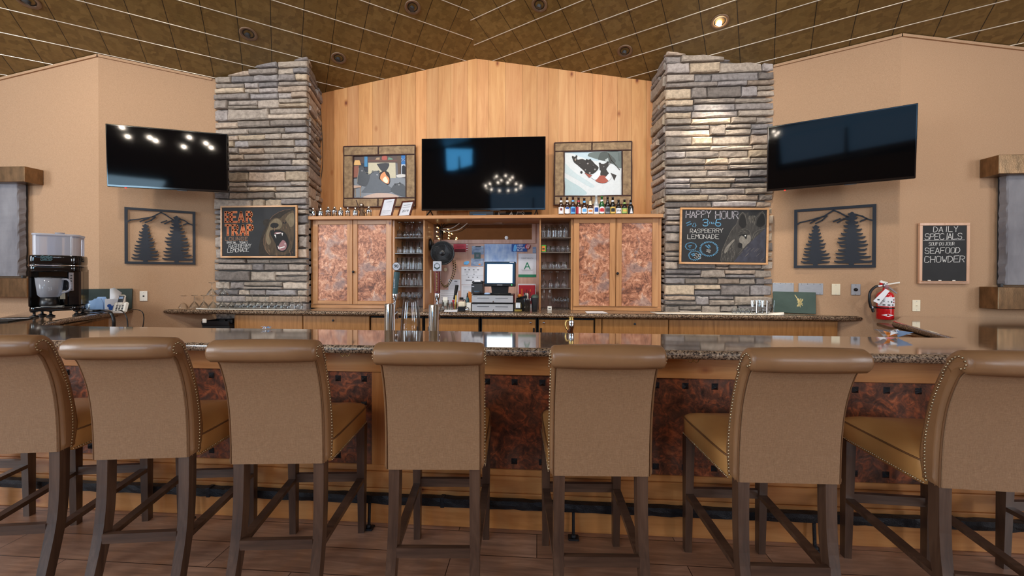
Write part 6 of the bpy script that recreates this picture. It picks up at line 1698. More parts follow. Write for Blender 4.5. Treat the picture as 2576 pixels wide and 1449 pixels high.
flat('calendar_sheet', (1160.5, 671, 1216, 716), .002, 'paper_grey', 'white seating chart sheet with small boxes, left of the screen', 'paper', [('grey_ink', [(.3, .93, .7, .95), (.14, .80, .22, .86), (.32, .80, .40, .86), (.52, .80, .60, .86), (.72, .80, .8, .86), (.14, .66, .34, .67), (.14, .74, .34, .75), (.55, .66, .72, .67), (.55, .74, .72, .75), (.24, .55, .28, .6), (.55, .55, .6, .6), (0, .5, 1, .508), (.3, .38, .36, .44), (.5, .38, .56, .44), (.7, .38, .76, .44), (.2, .22, .5, .27)], 'print')])
flat('notice_sheet', (1160.5, 717, 1200, 755), .003, 'paper_grey', 'white notice sheet of close lines below the seating chart', 'paper', [('grey_ink', rl(10, .12, .95), 'print')])
flat('letter_sheet', (1128, 703, 1158, 731), .003, 'paper_grey', 'white letter with a small logo below the bead necklace', 'paper', [('grey_ink', rl(6, .1, .9, .1, .6) + [(.5, .78, .75, .88)], 'print')])
flat('note_sheet', (1104, 729, 1152, 764), .002, 'paper_grey', 'pale paper behind the jars at the left of the niche', 'paper', [('grey_ink', rl(6), 'print')])
flat('narrow_photo_strip', (1340, 621, 1348.5, 637), .003, 'photo_blue', 'narrow strip of dark photos above the health grade poster', 'photo')
flat('hand_note', (1072, 679, 1085, 737), .15, 'linen', 'long hand-written paper slip hung at the left side of the niche', 'note', [('grey_ink', [(.3, .62, .7, .64), (.35, .68, .75, .70), (.3, .76, .7, .78), (.35, .84, .8, .86)], 'writing')])
p = WNf.pt(1120, 678, .012); mb = MB(); mb.lathe([(.024, .01), (.024, 0), (.02, -.002), (0, -.002)], (0, 0, 0), 18, 'y'); o = mb.build('wall_button', 'ivory', None, p); tag(o, 'round cream button on the niche wall inside the bead loop', 'button')
p = WNf.pt(1274, 598, .025); mb = MB(); mb.lathe([(.023, .002), (.023, 0), (0, -.001)], (0, 0, 0), 18, 'y'); o = mb.build('coaster', 'white_paper', None, p); tag(o, 'round white coaster on the mirror ledge', 'coaster')
zl_ = ZK + nz(603) + .002
def card(px, rz, m_, lab, w_=.06, h_=.04, name='ledge_card', py=603):
    a = atY(px, py, YN - .028); mb = MB(Matrix.Rotation(rz, 4, 'Y')); mb.box((-w_/2, 0, 0), (w_/2, .001, h_)); o = mb.build(name, m_, None, (a.x, YN - .027, zl_)); tag(o, lab, 'card'); return o
card(1310.5, R(28), 'dark_red', 'small dark red card tilted on the mirror ledge', .07, .055)
card(1327, R(8), 'map_blue', 'pale patterned card leaning at the right end of the mirror ledge', .115, .10)
card(1322, R(6), 'ivory', 'small cream lettered card before the patterned card', .075, .035)
card(1161, 0, 'black_matte', 'small black card with a silver square on the mirror ledge', .05, .028)
for i, (px, h_, sh) in enumerate(((1174.5, .03, [(-.016, 0), (.014, 0), (0, .034)]), (1190, .05, [(-.014, 0), (.012, 0), (0, .02), (.016, .046), (-.004, .05), (-.012, .03)]), (1208, .06, [(-.01, 0), (.012, 0), (.033, .05), (.01, .062), (-.01, .062), (-.034, .05)]), (1224, .04, [(-.02, 0), (.02, 0), (.014, .02), (.004, .04), (-.01, .036)]), (1229.5, .07, [(-.012, 0), (.014, 0), (.004, .03), (.006, .07), (-.004, .066), (-.004, .03)]))):
    a = atY(px, 603, YN - .028); mb = MB(); mb.prism(sh, -.001, .001); o = mb.build('sticker_cutout', 'silver_label', None, (a.x, YN - .028, zl_)); tag(o, 'small silver cut-out sticker at the bottom of the mirror, %s' % pos_label(i, 5), 'sticker', 'silver stickers on the mirror')
# fan clamped on the left side of the niche
fc = atY(1114, 637, YN - .26)
t = thing('wall_fan', 'black round fan mounted on the left side of the niche', 'fan', fc, R(8))
mb = MB(); mb.lathe([(.142, -.02), (.148, -.035), (.146, -.05), (.136, -.052), (.134, -.03)], (0, 0, 0), 32, 'y'); mb.build('rim', 'black_plastic', t); mb = MB(); mb.lathe([(.142, -.02), (.138, .03), (.11, .06), (.05, .085), (0, .09)], (0, 0, 0), 32, 'y'); mb.build('housing', 'black_matte', t)
mb = MB()
for k in range(44):
    a0 = 2*math.pi*k/44; pts = []
    for j in range(6):
        r_ = .03 + .105*j/5; a = a0 + .9*(j/5)**1.2; pts.append((r_*math.cos(a), -.05 - .006*math.sin(math.pi*j/5), r_*math.sin(a)))
    mb.tube(pts, .0022, 4, caps=False)
for rr in (.07, .105, .134): mb.tube([(rr*math.cos(2*math.pi*k/28), -.05, rr*math.sin(2*math.pi*k/28)) for k in range(28)], .0018, 5, True)
mb.build('grille', 'grille_grey', t)
mb = MB(); mb.lathe([(.034, -.058), (.03, -.062), (0, -.063)], (0, 0, 0), 16, 'y'); mb.build('hub_cap', 'black_plastic', t)
mb = MB()
for k in range(3):
    a = 2*math.pi*k/3 + .6; vs = []
    for j in range(5):
        r_ = .03 + .09*j/4; w_ = .3 + .5*j/4
        for s_ in (-1, 1): vs.append((r_*math.cos(a + s_*w_), -.015 + s_*.014, r_*math.sin(a + s_*w_)))
    mb.add(vs, [(2*j, 2*j+1, 2*j+3, 2*j+2) for j in range(4)], True)
mb.build('blade', 'black_plastic', t)
mb = MB(); A = Vector(atY(1078, 615, YN - .2)) - fc; A.rotate(Matrix.Rotation(-R(8), 3, 'Z'))
mb.tube(sm3([(-.05, .06, .01), (-.11, .06, .03), (A.x + .03, A.y, A.z)], 4), .022, 8, r1=.04); mb.build('arm', 'black_plastic', t)
mb = MB(); xw = nx0 - fc.x
mb.lathe([(.0, 0), (.075, 0), (.08, .012), (.05, .03), (.02, .045), (0, .046)], (nx0 - fc.x + .012, A.y, A.z), 18, 'x'); mb.build('wall_mount', 'black_plastic', t)
# beads hanging from the fan
mb = MB(); Yq = YNf - .0075
bp = sm3([atY(px, py, Yq) for px, py in ((1140, 655), (1141, 672), (1138, 690), (1132, 706), (1123, 718), (1115, 717), (1108, 706), (1105, 694), (1104, 680))], 6)
bp2 = sm3([atY(px, py, Yq) for px, py in ((1145, 655), (1146, 672), (1143, 690), (1136, 706), (1126, 720), (1117, 721), (1109, 709), (1106, 694), (1104, 682))], 6)
for k, q in enumerate(list(bp) + list(bp2)): mb.m = k % 2; mb.sphere(q, .0068, 6)
mb.m = 1; mb.tube(bp, .002, 4); mb.tube(bp2, .002, 4)
tag(mb.build('bead_necklace', ['gold', 'black_plastic']), 'long gold and black bead necklace looped below the fan', 'necklace')
# ------------------------------------------------------------------ on the counter in front of the niche
zc = ZK + .0015
def cx(px, py, Y): return atY(px, py, Y).x
YR = YK + .10
# cash drawers
def drawer(z0, label, py0, py1):
    a, b = atY(1186.5, py0, YR), atY(1291.5, py1, YR); h = a.z - b.z
    t = thing('cash_drawer', label, 'cash drawer', ((a.x+b.x)/2, YR, z0)); w_ = (b.x - a.x)/2
    mb = MB(); mb.box((-w_, .006, 0), (w_, .30, h - .001), .004); mb.build('casing', 'black_plastic', t)
    mb = MB(); mb.box((-w_ + .004, -.002, .006), (w_ - .004, .008, h - .012), .002); fr_ = mb.build('drawer_front', 'drawer_steel', t)
    mb = MB()
    for (s0, s1) in ((-.74, -.16), (.14, .74)): mb.box((s0*w_, -.0032, h*.55), (s1*w_, -.001, h*.6))
    mb.build('slot', 'dark_ink', fr_)
    mb = MB(); mb.lathe([(.010, -.002), (.010, -.006), (.005, -.007), (0, -.007)], (.04*w_, 0, h*.18), 12, 'y'); mb.build('lock', 'chrome', fr_)
    mb = MB()
    for k in range(5): mb.box((-w_*.93 + k*.011, -.003, h*.78), (-w_*.93 + k*.011 + .006, -.001, h*.82))
    mb.build('print', 'dark_ink', fr_)
    return t, h
a = atY(1240, 785, YR)
t1, h1 = drawer(zc, 'lower stainless steel cash drawer on the counter', 763, 785.5)
t2, h2 = drawer(zc + h1, 'upper stainless steel cash drawer, under the register screen', 739, 761.5)
zt_ = zc + h1 + h2
# register screen
a, b = atY(1217.5, 658, YR + .05), atY(1297, 721, YR + .05)
t = thing('register_screen', 'cash register touch screen glowing white, on the stacked cash drawers', 'monitor', ((a.x+b.x)/2, YR + .05, zt_ + .001)); w_ = (b.x - a.x)/2; z0 = b.z - zt_; z1 = a.z - zt_; T = Matrix.Translation((0, 0, z0)) @ Matrix.Rotation(R(-4), 4, 'X') @ Matrix.Translation((0, 0, -z0))
mb = MB(T); mb.box((-w_, 0, z0), (w_, .045, z1), .006); mb.build('casing', 'black_plastic', t)
mb = MB(T); mb.box((-w_ + .012, -.002, z0 + .03), (w_ - .012, .002, z1 - .008)); mb.build('bezel', 'pos_bezel', t)
hh = z1 - z0; mb = MB(T); mb.box((-w_ + .036, -.0035, z0 + hh*.14), (w_ - .036, -.001, z1 - hh*.1)); mb.build('display', 'pos_screen', t)
mb = MB(T); mb.box((w_ - .05, -.0035, z0 + .012), (w_ - .038, -.001, z0 + .022)); mb.build('power_light', 'led_green', t)
mb = MB(T); mb.box((w_ - .07, -.0035, z1 - .012), (w_ - .02, -.001, z1 - .003)); mb.box((-.03, -.0035, z0 + .014), (.03, -.001, z0 + .019)); mb.build('maker_plate', 'paper_grey', t)
mb = MB(); mb.prism([(-.09, 0), (.09, 0), (.1, z0 + .01), (-.1, z0 + .01)], .02, .06); mb.slab([(-.13, -.02), (.13, -.02), (.11, .14), (-.11, .14)], 0, .012, .004); mb.build('stand', 'black_plastic', t)
# receipt printer and card reader
a, b = atY(1187, 703, YR + .05), atY(1216, 736, YR + .05)
t = thing('receipt_printer', 'dark receipt printer with a white paper end, left of the register screen', 'printer', ((a.x+b.x)/2 - .01, YR + .07, zt_ + .001)); w_ = (b.x - a.x)/2; h = a.z - b.z
mb = MB(); mb.box((-w_, 0, 0), (w_, .16, h*.78), .006); mb.box((-w_ + .003, .02, h*.78), (w_ - .003, .15, h), .01); mb.build('casing', 'dark_grey', t)
mb = MB(); mb.box((-w_*.5, .0, h*.92), (w_*.62, .05, h + .012), .003); mb.build('paper_roll', 'white_paper', t)
mb = MB(); mb.box((-w_*.9, -.001, h*.55), (-w_*.5, .001, h*.6)); mb.build('print', 'paper_grey', t)
p = atY(1199, 735, YR + .02); t = thing('card_reader', 'small card reader with a lit blue screen in front of the printer', 'card reader', (p.x, YR + .02, zt_ + .001))
mb = MB(); mb.slab([(-.04, -.012), (.04, -.012), (.035, .045), (-.035, .045)], 0, .03, .006); mb.build('body', 'dark_grey', t); mb = MB(); mb.box((-.03, -.004, .0302), (.03, .03, .032), .001); mb.build('screen', 'sky_blue', t)
p = atY(1225.5, 736, YR + .02); mb = MB(); mb.lathe([(0, 0), (.034, 0), (.034, .008), (.02, .018), (0, .019)], (0, 0, 0), 14); o = mb.build('soap_dish', 'pale_blue', None, (p.x, YR + .03, zt_ + .001)); tag(o, 'small pale blue dish on the cash drawer by the screen stand', 'dish')
mb = MB(); p = atY(1181, 740, YR + .2); mb.prism([(-.03, 0), (.01, 0), (.018, .2), (-.02, .215), (-.034, .12)], 0, .006); o = mb.build('cutting_board', 'orange', None, (p.x, YR + .25, zc)); tag(o, 'light wooden board standing left of the receipt printer', 'board')
# left cluster
def jar(px, py, r, h, Y, lab, cat='glass jar', name='glass_jar'):
    p = atY(px, py, Y); t = thing(name, lab, cat, (p.x, Y, zc)); mb = MB(); mb.lathe([(0, 0), (r, 0), (r*1.02, h*.5), (r*1.05, h)], (0, 0, 0), 14); mb.build('glass_body', 'tinted_glass', t); return t
Yl = YK + .14
t = jar(1109, 775, .036, .095, Yl, 'clear glass with straws behind the right tap tower')
mb = MB(); mb.tube([(-.01, 0, .01), (.03, 0, .1)], .003, 5); mb.build('stirrer', 'dark_grey', t)
t = jar(1120.5, 772, .036, .115, Yl + .09, 'clear glass holding packets, tallest of the left cluster')
mb = MB(); mb.box((-.03, -.004, .05), (.025, .004, .15)); mb.build('packet', 'linen', t)
t = jar(1131, 775, .034, .09, Yl + .03, 'clear glass holding picks near the white notepad')
mb = MB(); mb.tube([(.0, 0, .01), (-.02, 0, .12)], .003, 5); mb.build('pick', 'twig', t)
t = jar(1143, 772, .034, .09, Yl + .1, 'clear glass holding a red-tipped tool and brush')
mb = MB(); mb.tube([(-.005, 0, .01), (-.012, 0, .1)], .006, 6); mb.sphere((-.012, 0, .105), .016, 8); mb.build('red_tool', 'red_matte', t)
mb = MB(); mb.tube([(.008, 0, .01), (.018, 0, .13), (.02, .0, .17)], .009, 8); mb.build('brush', 'yellow', t)
p = atY(1147.5, 745, Yl + .18); t = thing('microphone', 'black microphone on a short stem above the glasses in the niche', 'microphone', (p.x, Yl + .2, zc)); zz = p.z - zc
mb = MB(); mb.lathe([(0, 0), (.03, 0), (.03, .01), (.006, .014)], (0, 0, 0), 14); mb.tube([(0, 0, .01), (-.02, 0, zz)], .006, 6); mb.build('stem', 'black_plastic', t)
mb = MB(); mb.tube([(-.024, 0, zz - .04), (-.01, 0, zz + .04)], .017, 10); mb.tube([(-.01, 0, zz + .04), (.006, 0, zz + .13)], .02, 10); mb.build('head', 'black_matte', t)
p = atY(1162, 780, YR + .02); t = thing('pencil_sharpener', 'small cream and black electric pencil sharpener left of the cash drawers', 'sharpener', (p.x, YR, zc))
mb = MB(); mb.box((-.042, -.01, 0), (.042, .08, .05), .006); mb.build('base', 'black_plastic', t)
mb = MB(); mb.box((-.038, -.006, .05), (.04, .075, .108), .012); mb.lathe([(.005, 0), (.005, -.002), (0, -.002)], (.008, -.006, .075), 8, 'y'); mb.build('cover', 'ivory', t)
mb = MB(); mb.tube(sm3([(.01, .03, .108), (.02, .03, .13), (.038, .03, .125), (.04, .03, .1)], 4), .004, 6); mb.build('wire_loop', 'black_plastic', t)
mb = MB(); mb.lathe([(0, 0), (.022, .002), (.026, .02), (.018, .045), (.0, .05)], (.062, 0, 0), 12); mb.build('bell', 'chrome', t)
mb = MB(); q = [atZ(1117, 784, zc), atZ(1150, 784, zc), atZ(1156, 778.5, zc), atZ(1122, 778.5, zc)]
mb.slab([(v.x, v.y) for v in q], 0, .010); o = mb.build('note_pad', 'white_paper', None, (0, 0, zc)); tag(o, 'white notepad lying on the counter before the glasses', 'notepad')
p = atY(1175, 770, YR + .12); t = thing('squeeze_bottle', 'dark teal bottle with a pointed cap, left of the cash drawers', 'bottle', (p.x, YR + .14, zc)); mb = MB(); mb.lathe([(0, 0), (.022, 0), (.022, .12), (.012, .15)], (0, 0, 0), 12); mb.build('body', 'teal', t); mb = MB(); mb.lathe([(.013, .15), (.009, .17), (.006, .2), (0, .201)], (0, 0, 0), 10); mb.build('cap', 'black_plastic', t)
mb = MB(); a = atY(1180, 764, YR + .05); mb.box((-.028, 0, 0), (.026, .05, .095), .004); o = mb.build('salt_box', 'white_plastic', None, (a.x, YR + .03, zc)); tag(o, 'white plastic box touching the left side of the cash drawers', 'box')
# right cluster
p = atY(1303, 785, YR); t = thing('garnish_jar', 'glass jar with yellow contents at the right of the cash drawers', 'jar', (p.x, YR + .02, zc))
mb = MB(); mb.lathe([(0, 0), (.044, 0), (.046, .01), (.046, .085), (.04, .1)], (0, 0, 0), 16); mb.build('glass_body', 'tinted_glass', t); mb = MB(); mb.lathe([(0, .006), (.042, .006), (.042, .024), (0, .026)], (0, 0, 0), 16); mb.build('contents', 'yellow', t); mb = MB(); mb.box((-.025, -.01, .04), (.025, .0, .1)); mb.build('packet', 'white_paper', t)
a, b = atY(1303, 714, YN - .1), atY(1348, 762, YN - .1); t = thing('menu_folder', 'dark red folder in a clear stand behind the straws', 'folder', ((a.x+b.x)/2, YN - .11, zc)); w_ = (b.x-a.x)/2
mb = MB(); mb.box((-w_, 0, .0), (w_, .006, a.z - zc), .001); mb.build('backing', 'paper_grey', t); mb = MB(); mb.box((-w_ + .01, -.004, .05), (w_ - .01, .0, a.z - zc - .016)); mb.build('cover', 'red_matte', t); mb = MB(); mb.box((-w_*.6, -.006, .10), (-w_*.5, -.004, a.z - zc - .06)); mb.build('print', 'orange', t)
p = atY(1326.5, 783, YR + .03); t = thing('straw_glass', 'pint glass full of dark straws right of the garnish jar', 'glass', (p.x, YR + .03, zc)); mb = MB(); mb.lathe([(0, 0), (.032, 0), (.040, .145)], (0, 0, 0), 16); mb.build('glass_body', 'tinted_glass', t)
rnd = random.Random(2)
for k in range(12):
    a = rnd.uniform(0, 6.28); mb = MB(); mb.tube([(.018*math.cos(a), .018*math.sin(a), .006), (.034*math.cos(a), .034*math.sin(a), .19 + rnd.uniform(0, .06))], .0035, 6); mb.build('straw', 'black_plastic' if k % 6 else 'orange', t)
p = atY(1346, 783, YR + .02); t = thing('cocktail_strainer_tin', 'dark mixing tin with a greenish cap beside the right rack', 'shaker', (p.x - .005, YR + .06, zc)); mb = MB(); mb.lathe([(0, 0), (.03, 0), (.042, .15), (.044, .155)], (0, 0, 0), 18); mb.build('tin', 'dark_grey', t); mb = MB(); mb.lathe([(.044, .156), (.04, .175), (.02, .19), (0, .192)], (0, 0, 0), 16); mb.build('cap', 'deep_green', t)
p = atY(1309, 750, YR + .14); t = thing('napkin_caddy', 'black bar caddy with napkins and oddments right of the cash drawers', 'caddy', (p.x + .02, YR + .18, zc)); mb = MB(); mb.box((-.07, -.05, 0), (.08, .05, .13), .004); mb.build('box', 'black_matte', t); mb = MB(); mb.beam((-.06, -.02, .13), (.05, -.06, .165), .03, .02); mb.build('tongs', 'black_plastic', t); mb = MB(); mb.sphere((-.03, -.03, .17), .024, 8); mb.build('orange_ball', 'orange', t); mb = MB(); mb.box((.02, -.04, .12), (.07, .03, .2), .01); mb.build('napkins', 'linen', t)
# loose sheet on the counter by the right cabinet
mb = MB(); q = [atZ(1476, 788, zc), atZ(1530, 788, zc), atZ(1516, 783, zc), atZ(1472, 783, zc)]; mb.slab([(v.x, v.y) for v in q], 0, .002); o = mb.build('paper_sheet', 'white_paper', None, (0, 0, zc)); tag(o, 'loose white sheet on the counter below the right copper cabinet', 'paper')
# green binders leaning against the walls
def binder(W, cs, off, mat_, label, emb):
    base, w_, h_ = W.rect(*cs, off); t = thing('menu_binder', label, 'binder', (base.x, base.y, ZK + .006), W.a); T = Matrix.Rotation(R(-9), 4, 'X')
    mb = MB(T); mb.box((-w_/2, 0, 0), (w_/2, .018, h_), .003); c_ = mb.build('cover', mat_, t)
    mb = MB(T); rnd = random.Random(emb)
    for k in range(26): mb.stroke([(emb*w_ + rnd.uniform(-.025, .03), h_*.5 + rnd.uniform(-.05, .05)), (emb*w_ + rnd.uniform(-.025, .03), h_*.5 + rnd.uniform(-.05, .05))], .004, -.0008, .001)
    mb.stroke([(emb*w_ - .04, h_*.85), (emb*w_ - .01, h_*.62)], .006, -.001, .001); mb.build('gold_emblem', 'gold', c_)
    return t
binder(WR, [(1945, 737), (2051, 738), (2055, 793), (1944, 790)], .07, 'deep_green', 'green menu binder with gold emblem leaning under the steel wall plates', .13)
# ------------------------------------------------------------------ beer taps behind the bar
def tap(px, pxh, ztop_py, hm, label, kind):
    Yt = YBK + .09; p = atY(px, 790, Yt); zt2 = atY(px, ztop_py, Yt).z
    t = thing('beer_tap', label, 'beer tap', (p.x, Yt, .82))
    rr = .036; H = zt2 - .82
    mb = MB(); mb.lathe([(0, 0), (.055, 0), (.055, .012), (rr, .016), (rr, H - .006), (rr - .004, H), (0, H + .001)], (0, 0, 0), 24); mb.build('column', 'chrome', t)
    hx = atY(pxh, 742, Yt).x - p.x; q = lambda py: atY(pxh, py, Yt).z - .82
    mb = MB(); mb.tube([(hx*.4, .035, H - .09), (hx*.6, .09, H - .07), (hx*.7, .1, H - .12)], .014, 10); mb.tube([(hx*.6, .05, H - .06), (hx, .045, H + .03)], .010, 10); mb.build('faucet', 'chrome', t)
    mb = MB(); mb.lathe([(.012, q(757)), (.019, q(750)), (.021, q(743)), (.016, q(735)), (.008, q(729)), (0, q(728))], (hx, .045, 0), 14); mb.build('ferrule', 'chrome', t)
    hd = None
    if kind == 'round':
        T = Matrix.Translation((hx + .004, .045, 0)); mb = MB()
        x2 = atY(993, 690, Yt).x - p.x
        mb.tube([(hx, .045, q(740)), (x2, .045, q(684))], .019, 12, r1=.022); hd = mb.build('handle', hm, t)
        cxr = atY(992.5, 670, Yt).x - p.x
        mb = MB(); mb.lathe([(0, .008), (.031, .008), (.032, 0), (.031, -.008), (.027, -.010), (0, -.010)], (cxr, .045, q(670)), 24, 'y'); b_ = mb.build('badge', 'silver_label', hd)
        mb = MB(); mb.lathe([(.027, 0), (0, -.0015)], (cxr, .0345, q(670)), 24, 'y'); mb.build('badge_face', 'paper_grey', hd)
        type_text('badge_number', '90', .034, 'dark_ink', hd, (cxr, .032, q(669.5)))
        o = type_text('handle_lettering', 'SHILLING', .017, 'paper_grey', hd, (hx + .004, .022, q(713)), roty=R(90))
    else:
        mb = MB(); mb.tube([(hx, .045, q(738)), (hx, .045, q(683))], .0215, 12); hd = mb.build('handle', hm, t)
        mb = MB(); mb.box((hx - .031, .035, q(682)), (hx + .031, .055, q(657)), .003); mb.build('badge', 'paper_grey', hd)
        mb = MB(); zc_ = q(669.5); hexp = [(hx + .021*math.cos(math.pi*k/3 + math.pi/6), zc_ + .024*math.sin(math.pi*k/3 + math.pi/6)) for k in range(7)]; mb.stroke(hexp, .003, .033, .036); mb.stroke([(hx - .018, zc_ - .008), (hx, zc_ - .016), (hx + .018, zc_ - .008)], .006, .033, .036); mb.build('badge_crest', 'deep_green', hd)
        mb = MB(); rnd = random.Random(4)
        for k in range(13):
            z_ = q(688 + k*3.7); mb.stroke([(hx - .003, z_), (hx + .004, z_ + rnd.uniform(-.004, .004))], .004, .0215, .024); mb.stroke([(hx - .003, z_ - .004), (hx - .003 + rnd.uniform(0, .006), z_ + .003)], .0022, .0215, .024)
        mb.build('handle_marks', 'gold', hd)
    return t
tap(980, 988, 763.5, 'teal', 'steel beer tap tower with a grey-green handle topped by a round badge reading 90', 'round')
tap(1091, 1096, 765.5, 'dark_red', 'steel beer tap tower with a red handle topped by a square badge', 'square')
# big clear glass vase between the taps
Yv = YBK + .08; a = atY(1033, 750, Yv); t = thing('glass_vase', 'large clear glass vase standing between the two beer taps', 'vase', (a.x, Yv, .86)); H = a.z - .86
mb = MB(); mb.lathe([(0, 0), (.055, 0), (.066, .03), (.071, H*.3), (.072, H*.5), (.066, H*.72), (.054, H*.93), (.051, H), (.0495, H)], (0, 0, 0), 28); mb.build('glass_body', 'clear_glass', t)
mb = MB(); mb.box((-.3, -.075, -.04), (.3, .1, 0)); 
xa_, xb_ = atY(955, 800, Yv).x - .05, atY(1110, 800, Yv).x + .05
mb = MB(); mb.box((xa_, YBK + .015, 0), (xb_, YBK + .22, .82), .004); o = mb.build('tap_cabinet', 'oak_door'); tag(o, 'low cabinet behind the bar carrying the beer taps and vase', 'cabinet')
mb = MB(); mb.box((a.x - .09, YBK + .02, .821), (a.x + .09, YBK + .16, .859), .004); o = mb.build('drip_tray', 'steel'); tag(o, 'steel drip tray under the glass vase between the taps', 'tray')
# brass spigot
Ys = YBK + .10; a = atY(1437, 797, Ys); t = thing('brass_spigot', 'brass spigot with a curved handle and wooden ball behind the bar', 'spigot', (a.x, Ys, .80)); q = lambda py: atY(1437, py, Ys).z - .80
mb = MB(); mb.lathe([(.0, 0), (.02, 0), (.016, .02), (.014, q(830)), (.02, q(825)), (.022, q(812)), (.018, q(806))], (0, 0, 0), 14); mb.build('column', 'chrome', t)
mb = MB(); mb.lathe([(.018, q(806)), (.021, q(804)), (.016, q(801)), (.019, q(799)), (.019, q(797)), (.012, q(795)), (0, q(794.5))], (0, 0, 0), 14); mb.build('cap', 'brass', t)
mb = MB(); mb.tube(sm3([(-.018, -.005, q(807)), (-.034, -.01, q(806)), (-.041, -.012, q(814)), (-.04, -.012, q(822)), (-.03, -.012, q(829))], 4), .0062, 8); mb.build('handle', 'brass', t)
mb = MB(); mb.sphere((-.018, -.02, q(832)), .0125, 10); mb.build('ball', 'red_wood', t)
mb = MB(); mb.box((a.x - .06, YBK + .02, 0), (a.x + .06, YBK + .18, .80), .004); o = mb.build('spigot_post', 'oak_door'); tag(o, 'narrow oak post behind the bar under the brass spigot', 'post')
# crumpled wrappers on the bar
def wrapper(p, s_, mats, label, seed, name='crumpled_wrapper'):
    rnd = random.Random(seed); mb = MB()
    for k in range(9):
        mb.m = k % len(mats); c = Vector((rnd.uniform(-s_, s_), rnd.uniform(-s_*.5, s_*.5), 0)); vs = []
        for j in range(4): vs.append((c.x + rnd.uniform(-s_, s_)*.7, c.y + rnd.uniform(-s_, s_)*.5, rnd.uniform(.001, s_*.75)))
        mb.add(vs, [(0, 1, 2), (0, 2, 3)], False)
    o = mb.build(name, mats, None, p); return tag(o, label, 'wrapper')
wrapper(Vector((atY(672, 824, YBK - .03).x, YBK - .04, ZBAR + .001)), .030, ['white_paper', 'pale_blue'], 'crumpled white and blue wrapper at the bar back edge', 3)
pR = atZ(2232, 846, ZBAR)
wrapper(Vector((pR.x, pR.y - .03, ZBAR + .001)), .07, ['white_paper', 'paper_grey', 'hopper_plastic', 'white_paper', 'pale_blue', 'hopper_plastic', 'paper_grey', 'orange'], 'plastic-wrapped papers and cutlery crumpled on the bar below the fire extinguisher', 5, 'cutlery_bundle')
# ------------------------------------------------------------------ left return of the bar
za_ = ZBAR + .0015
# drinks machine
DM = Vector((0, 0, 0)); mbk = atZ(120, 790, ZBAR); mrt = atZ(188, 788, ZBAR)
Dm = 3.52
def onD(px, py, D=Dm): return CAM + ray(px, py)*D
rzm = R(40); md = onD(139, 775, 3.48); dv = Vector((math.cos(rzm), math.sin(rzm), 0)); nv = Vector((-dv.y, dv.x, 0))
a = atPl(68, 775, md, nv); b = atPl(205, 775, md, nv); a.z = b.z = md.z; wd = (b - a).length; ctr = (a + b)/2
t = thing('drinks_machine', 'black frozen drinks machine with clear hopper and a mug inside, on the left bar end', 'drinks machine', (ctr.x, ctr.y, za_), rzm)
zz = lambda py: onD(139, py, 3.48).z - za_
hw = wd/2; dp = .26
def rr_(w0, y0, y1, rad=.05, n=5):
    pts = []
    for (cx_, cy_, a0) in ((w0 - rad, y0 + rad, -90), (w0 - rad, y1 - rad, 0), (-w0 + rad, y1 - rad, 90), (-w0 + rad, y0 + rad, 180)):
        for k in range(n): a_ = R(a0 + 90*k/(n-1)); pts.append((cx_ + rad*math.cos(a_), cy_ + rad*math.sin(a_)))
    return pts
mb = MB(); mb.slab(rr_(hw*.97, -.02, dp, .05), zz(782), zz(771), .004); mb.build('base_plate', 'black_gloss', t)
mb = MB(); mb.box((-hw*.97, .09, zz(771)), (hw*.97, dp, zz(676)), .008); mb.box((-hw*.97, .0, zz(771)), (-hw*.86, .1, zz(676)), .008); mb.box((hw*.45, .0, zz(771)), (hw*.97, .1, zz(676)), .012); mb.box((-hw*.97, 0, zz(684)), (hw*.97, .1, zz(672)), .006); mb.build('cabinet', 'black_gloss', t)
mb = MB(); mb.slab(rr_(hw, -.03, dp, .06), zz(667), zz(643), .006); mb.slab(rr_(hw, -.025, dp, .06), zz(683), zz(669), .004); hd_ = mb.build('upper_housing', 'black_gloss', t)
mb = MB(); mb.slab(rr_(hw*1.01, -.034, dp, .06), zz(669), zz(667), .001); mb.build('steel_band', 'chrome', hd_)
mb = MB(); x_ = -hw + (122 - 70)/140*wd - .0
for k in range(4):
    for j in range(4): mb.stroke([(-hw*.46 + k*.018, zz(655) + j*.011), (-hw*.46 + k*.018 + .014, zz(655) + j*.011 + .008*((k + j) % 2))], .004, -.0325, -.028)
letters(mb, 'ISLAND', -hw*.48, zz(650), .018, .003, -.0325, -.029, asp=.55, gap=.2); letters(mb, 'OASIS', -hw*.46, zz(656.5), .018, .003, -.0325, -.029, asp=.6, gap=.2)
mb.build('logo', 'teal', hd_)
mb = MB(); h_w = hw*.88; outl = rr_(h_w, .0, dp - .02, .05); vs = []; n_ = len(outl); z0, z1 = zz(642), zz(589)
mb.slab([(x, y) for x, y in outl], z0, z1 - .014); mb.slab(rr_(h_w*1.03, -.008, dp - .012, .055), z1 - .014, z1 + .003, .003); mb.lathe([(.03, z1 + .003), (.03, z1 + .02), (.034, z1 + .022), (0, z1 + .026)], (0, .13, 0), 16); hop = mb.build('hopper', 'hopper_plastic', t)
mb = MB()
for xx in (-h_w*.35, -h_w*.05, h_w*.38): mb.box((xx, .02, z0 + .002), (xx + .005, dp - .06, z1 - .02))
mb.build('hopper_divider', 'hopper_plastic', hop)
zm0 = zz(769)
mb = MB(); mb.lathe([(.058, zm0), (.062, zm0 + .01), (.056, zm0 + .075), (.0, zm0 + .076)], (-hw*.24, .03, 0), 18); mb.build('blender_base', 'black_plastic', t)
mb = MB(); mb.lathe([(.056, zm0 + .078), (.072, zm0 + .1), (.086, zz(699)), (.084, zz(699))], (-hw*.24, .03, 0), 22); jar_ = mb.build('mug', 'hopper_plastic', t)
